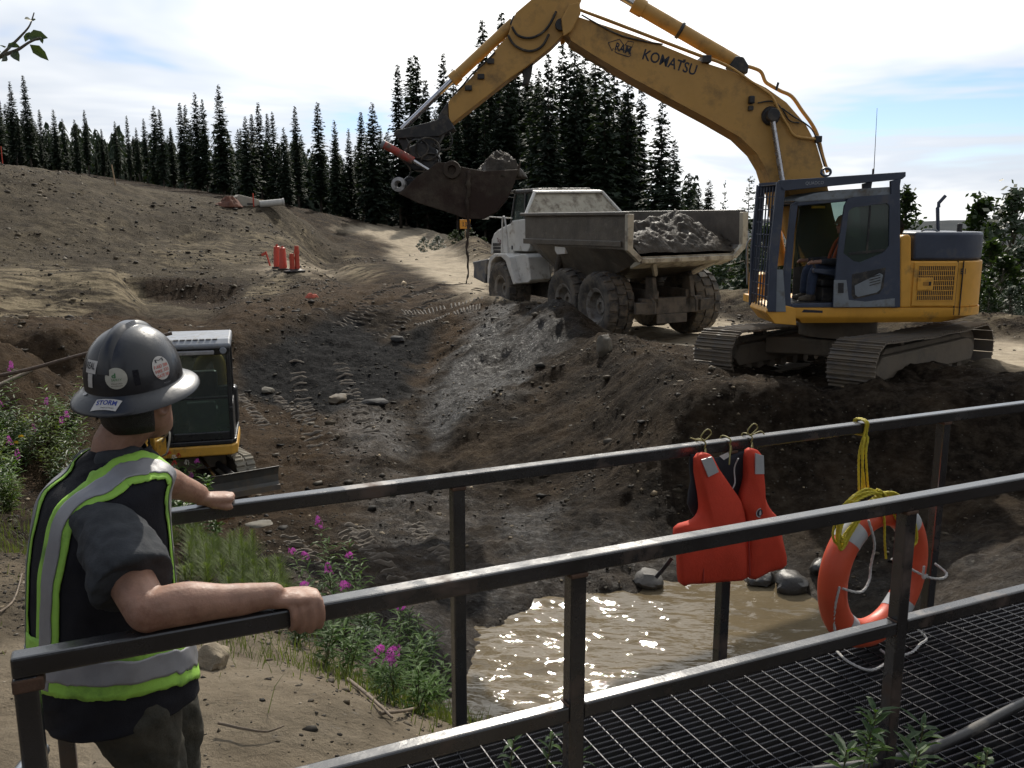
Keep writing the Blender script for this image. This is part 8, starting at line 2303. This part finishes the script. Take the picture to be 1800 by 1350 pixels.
weed_px('fireweed', (684, 1140), (690, 1240), 'fireweed with faded pink blooms left of the far post', flower=PINK, seed=7, stems=4, ll=.12, fl_len=.06, dens=30)
weed_px('fireweed', (664, 1145), (650, 1215), 'short fireweed with a pink tip at the foot of the weeds', flower=PINK, seed=8, stems=3, ll=.11, fl_len=.05)
gw = 'leafy weeds along the bank below the rail'
random.seed(33)
for k, (px, py, hpx) in enumerate(((520, 1130, 70), (575, 1170, 90), (610, 1190, 100), (640, 1160, 90), (665, 1200, 110), (700, 1230, 120), (730, 1200, 100), (755, 1210, 130), (740, 1255, 90), (600, 1130, 90), (690, 1170, 100), (770, 1250, 110), (560, 1110, 80), (720, 1150, 90), (650, 1120, 80))):
    weed_px('weed', (px + random.uniform(-12, 12), py - hpx), (px, py), 'leafy green weed among the fireweed on the bank', group=gw, seed=20 + k, stems=4, ll=.12, lw=.019, dens=26, lm=LEAFG if k % 3 else LEAFD, spread=.4)
gh_ = 'feathery horsetails on the bank'
def horsetail(px, py, hpx, seed):
    b = ghit(px, py); t = atY(px, py - hpx, b.y); h = max(.15, t.z - b.z); r3 = random.Random(seed); root = empty('horsetail', b); tag(root, 'feathery pale green horsetail on the bank beyond the rail', 'plant', gh_)
    sm, lv = MB(), MB()
    for s_ in range(6):
        off = V((r3.uniform(-.24, .24), r3.uniform(-.24, .24), 0)); hh = h * r3.uniform(.4, 1.05); sm.tube([off, off + V((r3.uniform(-.04, .04), 0, hh))], [.003, .0012], 4)
        for i in range(13):
            z = hh * (.15 + .8 * i / 13); L_ = .15 * (1 - .75 * i / 13) * r3.uniform(.8, 1.2)
            for q_ in range(8):
                a = 6.283 * q_ / 8 + i + r3.uniform(-.2, .2); p = off + V((0, 0, z)); d = V((math.cos(a), math.sin(a), .55)); e = p + d * L_; w_ = V((-d.y, d.x, 0)) * .0034
                lv.add([p - w_, p + w_, e + V((0, 0, .015)) + w_ * .3, e + V((0, 0, .015)) - w_ * .3], [(0, 1, 2, 3)])
    sm.build('stem', STEM, root); lv.build('whorls', FERN, root)
for k, (px, py, hpx) in enumerate(((345, 985, 60), (375, 1000, 70), (400, 1020, 75), (425, 1040, 65), (450, 1055, 60), (470, 1050, 45), (385, 985, 55), (410, 1000, 80), (365, 1025, 60), (440, 1020, 60), (480, 1075, 50), (330, 960, 50))): horsetail(px, py, hpx, 50 + k)
# weeds on the left bank behind the worker
gl = 'weeds on the bank behind the worker'
r3 = random.Random(4)
for k in range(34):
    px = r3.uniform(-70, 150); py = r3.uniform(760, 905) - max(0, px - 90) * .5
    weed_px('weed', (px + r3.uniform(-10, 10), py - r3.uniform(60, 115)), (px, py), 'leafy green weed on the bank at the left edge', group=gl, seed=100 + k, stems=5, ll=.15, lw=.026, dens=22, spread=.5, lm=(LEAFG, LEAFD, FERN)[k % 3])
for k, (px, py, lab) in enumerate(((30, 632, 'tallest fireweed at the left edge under the cable'), (14, 640, 'fireweed with pink blooms touching the left edge'), (55, 700, 'fireweed with a pink spike beside the weathered pole'), (118, 720, 'fireweed with a pink spike just below the hard hat brim'), (26, 768, 'fireweed with pink blooms low in the left weeds'), (6, 752, 'fireweed with faded blooms at the left edge below the pole'))):
    weed_px('fireweed', (px, py), (px + r3.uniform(-8, 8), max(py + 110, 800)), lab, flower=PINK, seed=150 + k, stems=2, ll=.13, lw=.022, dens=26, fl_len=.16)
weed_px('weed', (45, 730), (48, 800), 'grey leaved weed with pale foliage in the left weeds', seed=170, stems=7, ll=.10, lw=.04, lm=GREYLEAF, dens=12, spread=.6)
weed_px('ragwort', (28, 765), (30, 830), 'weed with small yellow flowers in the left weeds', seed=171, stems=3, flower=YELF, fl_len=.05)
for k, (px, py, f_, lab) in enumerate(((329, 806, PINK, 'purple flowering weed in front of the small excavator'), (305, 792, REDF, 'red flowering weed beside the worker shoulder'), (297, 815, REDF, 'lower red flowering weed beside the worker shoulder'), (318, 800, WHITEF, 'white flowering weed between the red and purple ones'), (302, 834, WHITEF, 'small white flowering weed close to the worker arm'), (352, 830, None, 'bright leafy weed in front of the dozer blade'), (340, 862, None, 'leafy weed above the worker left hand'), (318, 850, None, 'grassy weed by the worker forearm'), (372, 868, None, 'low leafy weed under the dozer blade end'))):
    weed_px('weed', (px, py), (px + 6, py + 85), lab, flower=f_, seed=180 + k, stems=4, ll=.13, lw=.022 if f_ else .05, dens=20, fl_len=.09)
# willow shoots close to the camera, bottom right: each large leaf a piece of its own
def near_willow(px, py, hpx, dist, label, n, seed, ll=.075, lw=.017):
    r3 = random.Random(seed); b = atY(px, py, dist); t = atY(px + r3.uniform(-10, 25), py - hpx, dist); g0 = gz(b.x, b.y)
    root = empty('willow_shoot', (b.x, b.y, g0)); tag(root, label, 'plant'); tip = t - root.location; b0 = V((0, 0, 0))
    P = catmull([b0, b0.lerp(tip, .5) + V((-.02, 0, 0)), tip], 8); MB().tube(P, [.005 * (1 - .6 * i / (len(P) - 1)) for i in range(len(P))], 6).build('stem', STEM, root, smooth=60)
    z_lo = max(0.05, 1 - (hpx * 1.15 / F * dist) / max(.05, tip.length))
    for i in range(n):
        f = z_lo + (1 - z_lo) * i / n; j = f * (len(P) - 1); p = P[int(j)].lerp(P[min(int(j) + 1, len(P) - 1)], j - int(j)); an = i * 2.4 + r3.uniform(-.4, .4)
        mb = MB(); leaf(mb, V(), V((math.cos(an), math.sin(an), r3.uniform(.1, 1.1))), ll * r3.uniform(.7, 1.2), lw * r3.uniform(.8, 1.25), V((0, 0, 1)), .22, r3.uniform(.0, .5))
        o = mb.build('leaf', LEAFD if r3.random() < .75 else LEAFG, root); o.location = p
near_willow(1545, 1352, 105, 2.35, 'willow shoot with a red tip growing up by the near post', 22, 1)
near_willow(1508, 1360, 75, 2.30, 'willow shoot left of the near post at the bottom edge', 16, 2)
near_willow(1490, 1372, 55, 2.25, 'low willow shoot at the bottom edge farther left of the post', 12, 3)
near_willow(1625, 1362, 90, 2.30, 'willow shoot right of the near post at the bottom edge', 16, 4)
near_willow(1600, 1375, 60, 2.2, 'low willow shoot between two taller ones at the bottom edge', 10, 5)
near_willow(1705, 1375, 45, 2.1, 'bright small leafed shoot at the bottom right', 5, 6, .035, .02)
near_willow(1735, 1360, 40, 2.1, 'bright green shoot with rounded leaves near the bottom right corner', 4, 7, .03, .02)
near_willow(905, 1370, 70, 2.9, 'small shoot poking up under the grating at the bottom', 9, 8, .06, .02)
near_willow(965, 1350, 60, 2.95, 'small shoot behind the bottom of the middle post', 9, 9, .06, .02)
near_willow(1010, 1380, 60, 2.7, 'grassy shoot right of the middle post at the bottom edge', 9, 10, .07, .008)
# alder sapling outside the frame whose twig reaches into the upper left
def alder():
    bx, by = -2.35, 2.75; root = empty('alder_sapling', (bx, by, gz(bx, by))); tag(root, 'alder twig with dark toothed leaves reaching in at the upper left', 'tree'); base = root.location.copy()
    loc = lambda px, py, Y_: atY(px, py, Y_) - base
    j0 = loc(-150, 190, 2.75)
    MB().tube(catmull([V((0, 0, -.1)), V((.05, 0, 1.2)), V((.15, 0, 2.2)), j0, j0 + V((.05, .05, .8))], 6), [.03 - .0009 * k for k in range(25)], 8).build('trunk', BARKP, root, smooth=60)
    m1 = [j0, loc(-60, 130, 2.7), loc(0, 100, 2.6), loc(30, 88, 2.58), loc(52, 74, 2.56), (loc(72, 66, 2.55))]
    m2 = [loc(-5, 104, 2.6), loc(20, 80, 2.6), loc(38, 62, 2.6), loc(52, 45, 2.6), loc(60, 22, 2.6)]
    br = MB().tube(catmull(m1, 5), [.008 - .00022 * k for k in range(26)], 6).build('branch', BARKP, root, smooth=60)
    MB().tube(catmull(m2, 5), [.005 - .00017 * k for k in range(21)], 6).build('branch', BARKP, root, smooth=60)
    AL = leaf_mat('alder_leaf', (.035, .055, .022), .22, .5, .3, 8)
    for k, (x, y, dx, dy, l_) in enumerate(((46, 64, 38, -2, 38), (44, 74, 8, -20, 18), (52, 78, 24, 18, 30), (72, 66, 4, 12, 12), (22, 90, 16, 20, 28), (8, 84, -14, -8, 26), (12, 84, 18, -10, 20), (14, 78, 16, 2, 18), (2, 92, -20, -6, 26), (0, 96, -18, 10, 24), (5, 100, 14, 6, 18), (4, 104, 16, 2, 20), (56, 36, -16, -6, 16), (57, 36, 6, -3, 8), (-10, 100, -24, 8, 30))):
        p = loc(x, y, 2.58); d = loc(x + dx, y + dy, 2.56 + .03 * math.sin(k)) - p; mb = MB(); L_ = l_ / F * 2.6
        leaf(mb, V(), d, L_ * 1.15, L_ * .55, V((.2, -1, .3)), .12, .1); o = mb.build('leaf', AL, root); o.location = p
alder()
# grass and litter between the weeds
def grass():
    r3 = np.random.default_rng(5); mb = MB(); n = 0
    spots = [(-1.2, 5.2, 1.3, 550), (-.7, 5.0, .8, 420), (-2.4, 6.2, 1.2, 260), (-5.2, 8.2, 1.9, 1300), (-4.4, 7.6, 1.2, 600), (-.4, 4.6, .5, 260), (.0, 4.1, .5, 140)]
    for (cx_, cy_, sd, k) in spots:
        X_ = r3.normal(cx_, sd * .55, k); Y_ = r3.normal(cy_, sd * .4, k); Z_ = Hq(X_, Y_); ok = Z_ > WATER_Z + .05
        for x, y, z in zip(X_[ok], Y_[ok], Z_[ok]):
            w_ = (x - N0.x) * BN.x + (y - N0.y) * BN.y
            if w_ < BW + .12: continue
            a = r3.uniform(0, 6.28); h = r3.uniform(.04, .17); d = V((math.cos(a), math.sin(a), 0)); s_ = V((-d.y, d.x, 0)) * .003; p = V((x, y, z - .01)); m_ = p + d * h * .25 + V((0, 0, h * .7)); t = p + d * h * .6 + V((0, 0, h))
            mb.add([p - s_, p + s_, m_ + s_ * .8, t, m_ - s_ * .8], [(0, 1, 2, 4), (4, 2, 3)])
    tag(mb.build('grass', leaf_mat('grass_blade', (.075, .10, .03), .3, .6, .4, 2)), 'sparse grass growing between the weeds on the bank', None, None, 'stuff')
grass()
def stick(pts, r_, label):
    P = [ghit(*p) + V((0, 0, .02 + .03 * random.random())) for p in pts]
    tag(MB().tube(catmull(P, 5), [r_ * (1 - .5 * i / (5 * (len(P) - 1))) for i in range(5 * (len(P) - 1) + 1)], 6).build('dead_branch', mat('dead_twig', (.16, .125, .09), .85, 0, .3, 20), smooth=60), label, 'branch')
stick([(612, 1205), (640, 1225), (665, 1248), (690, 1275)], .012, 'bare dead branch lying below the weeds')
stick([(668, 1262), (715, 1262), (750, 1248), (765, 1240)], .010, 'thin curved dead branch by the foot of the far post')
stick([(385, 1290), (430, 1300), (470, 1302), (500, 1292)], .007, 'thin dark twig on the sandy landing')
stick([(0, 1085), (25, 1060), (40, 1020)], .008, 'crooked twig on the ground left of the worker')
# ================================================================= END
bpy.context.view_layer.update()
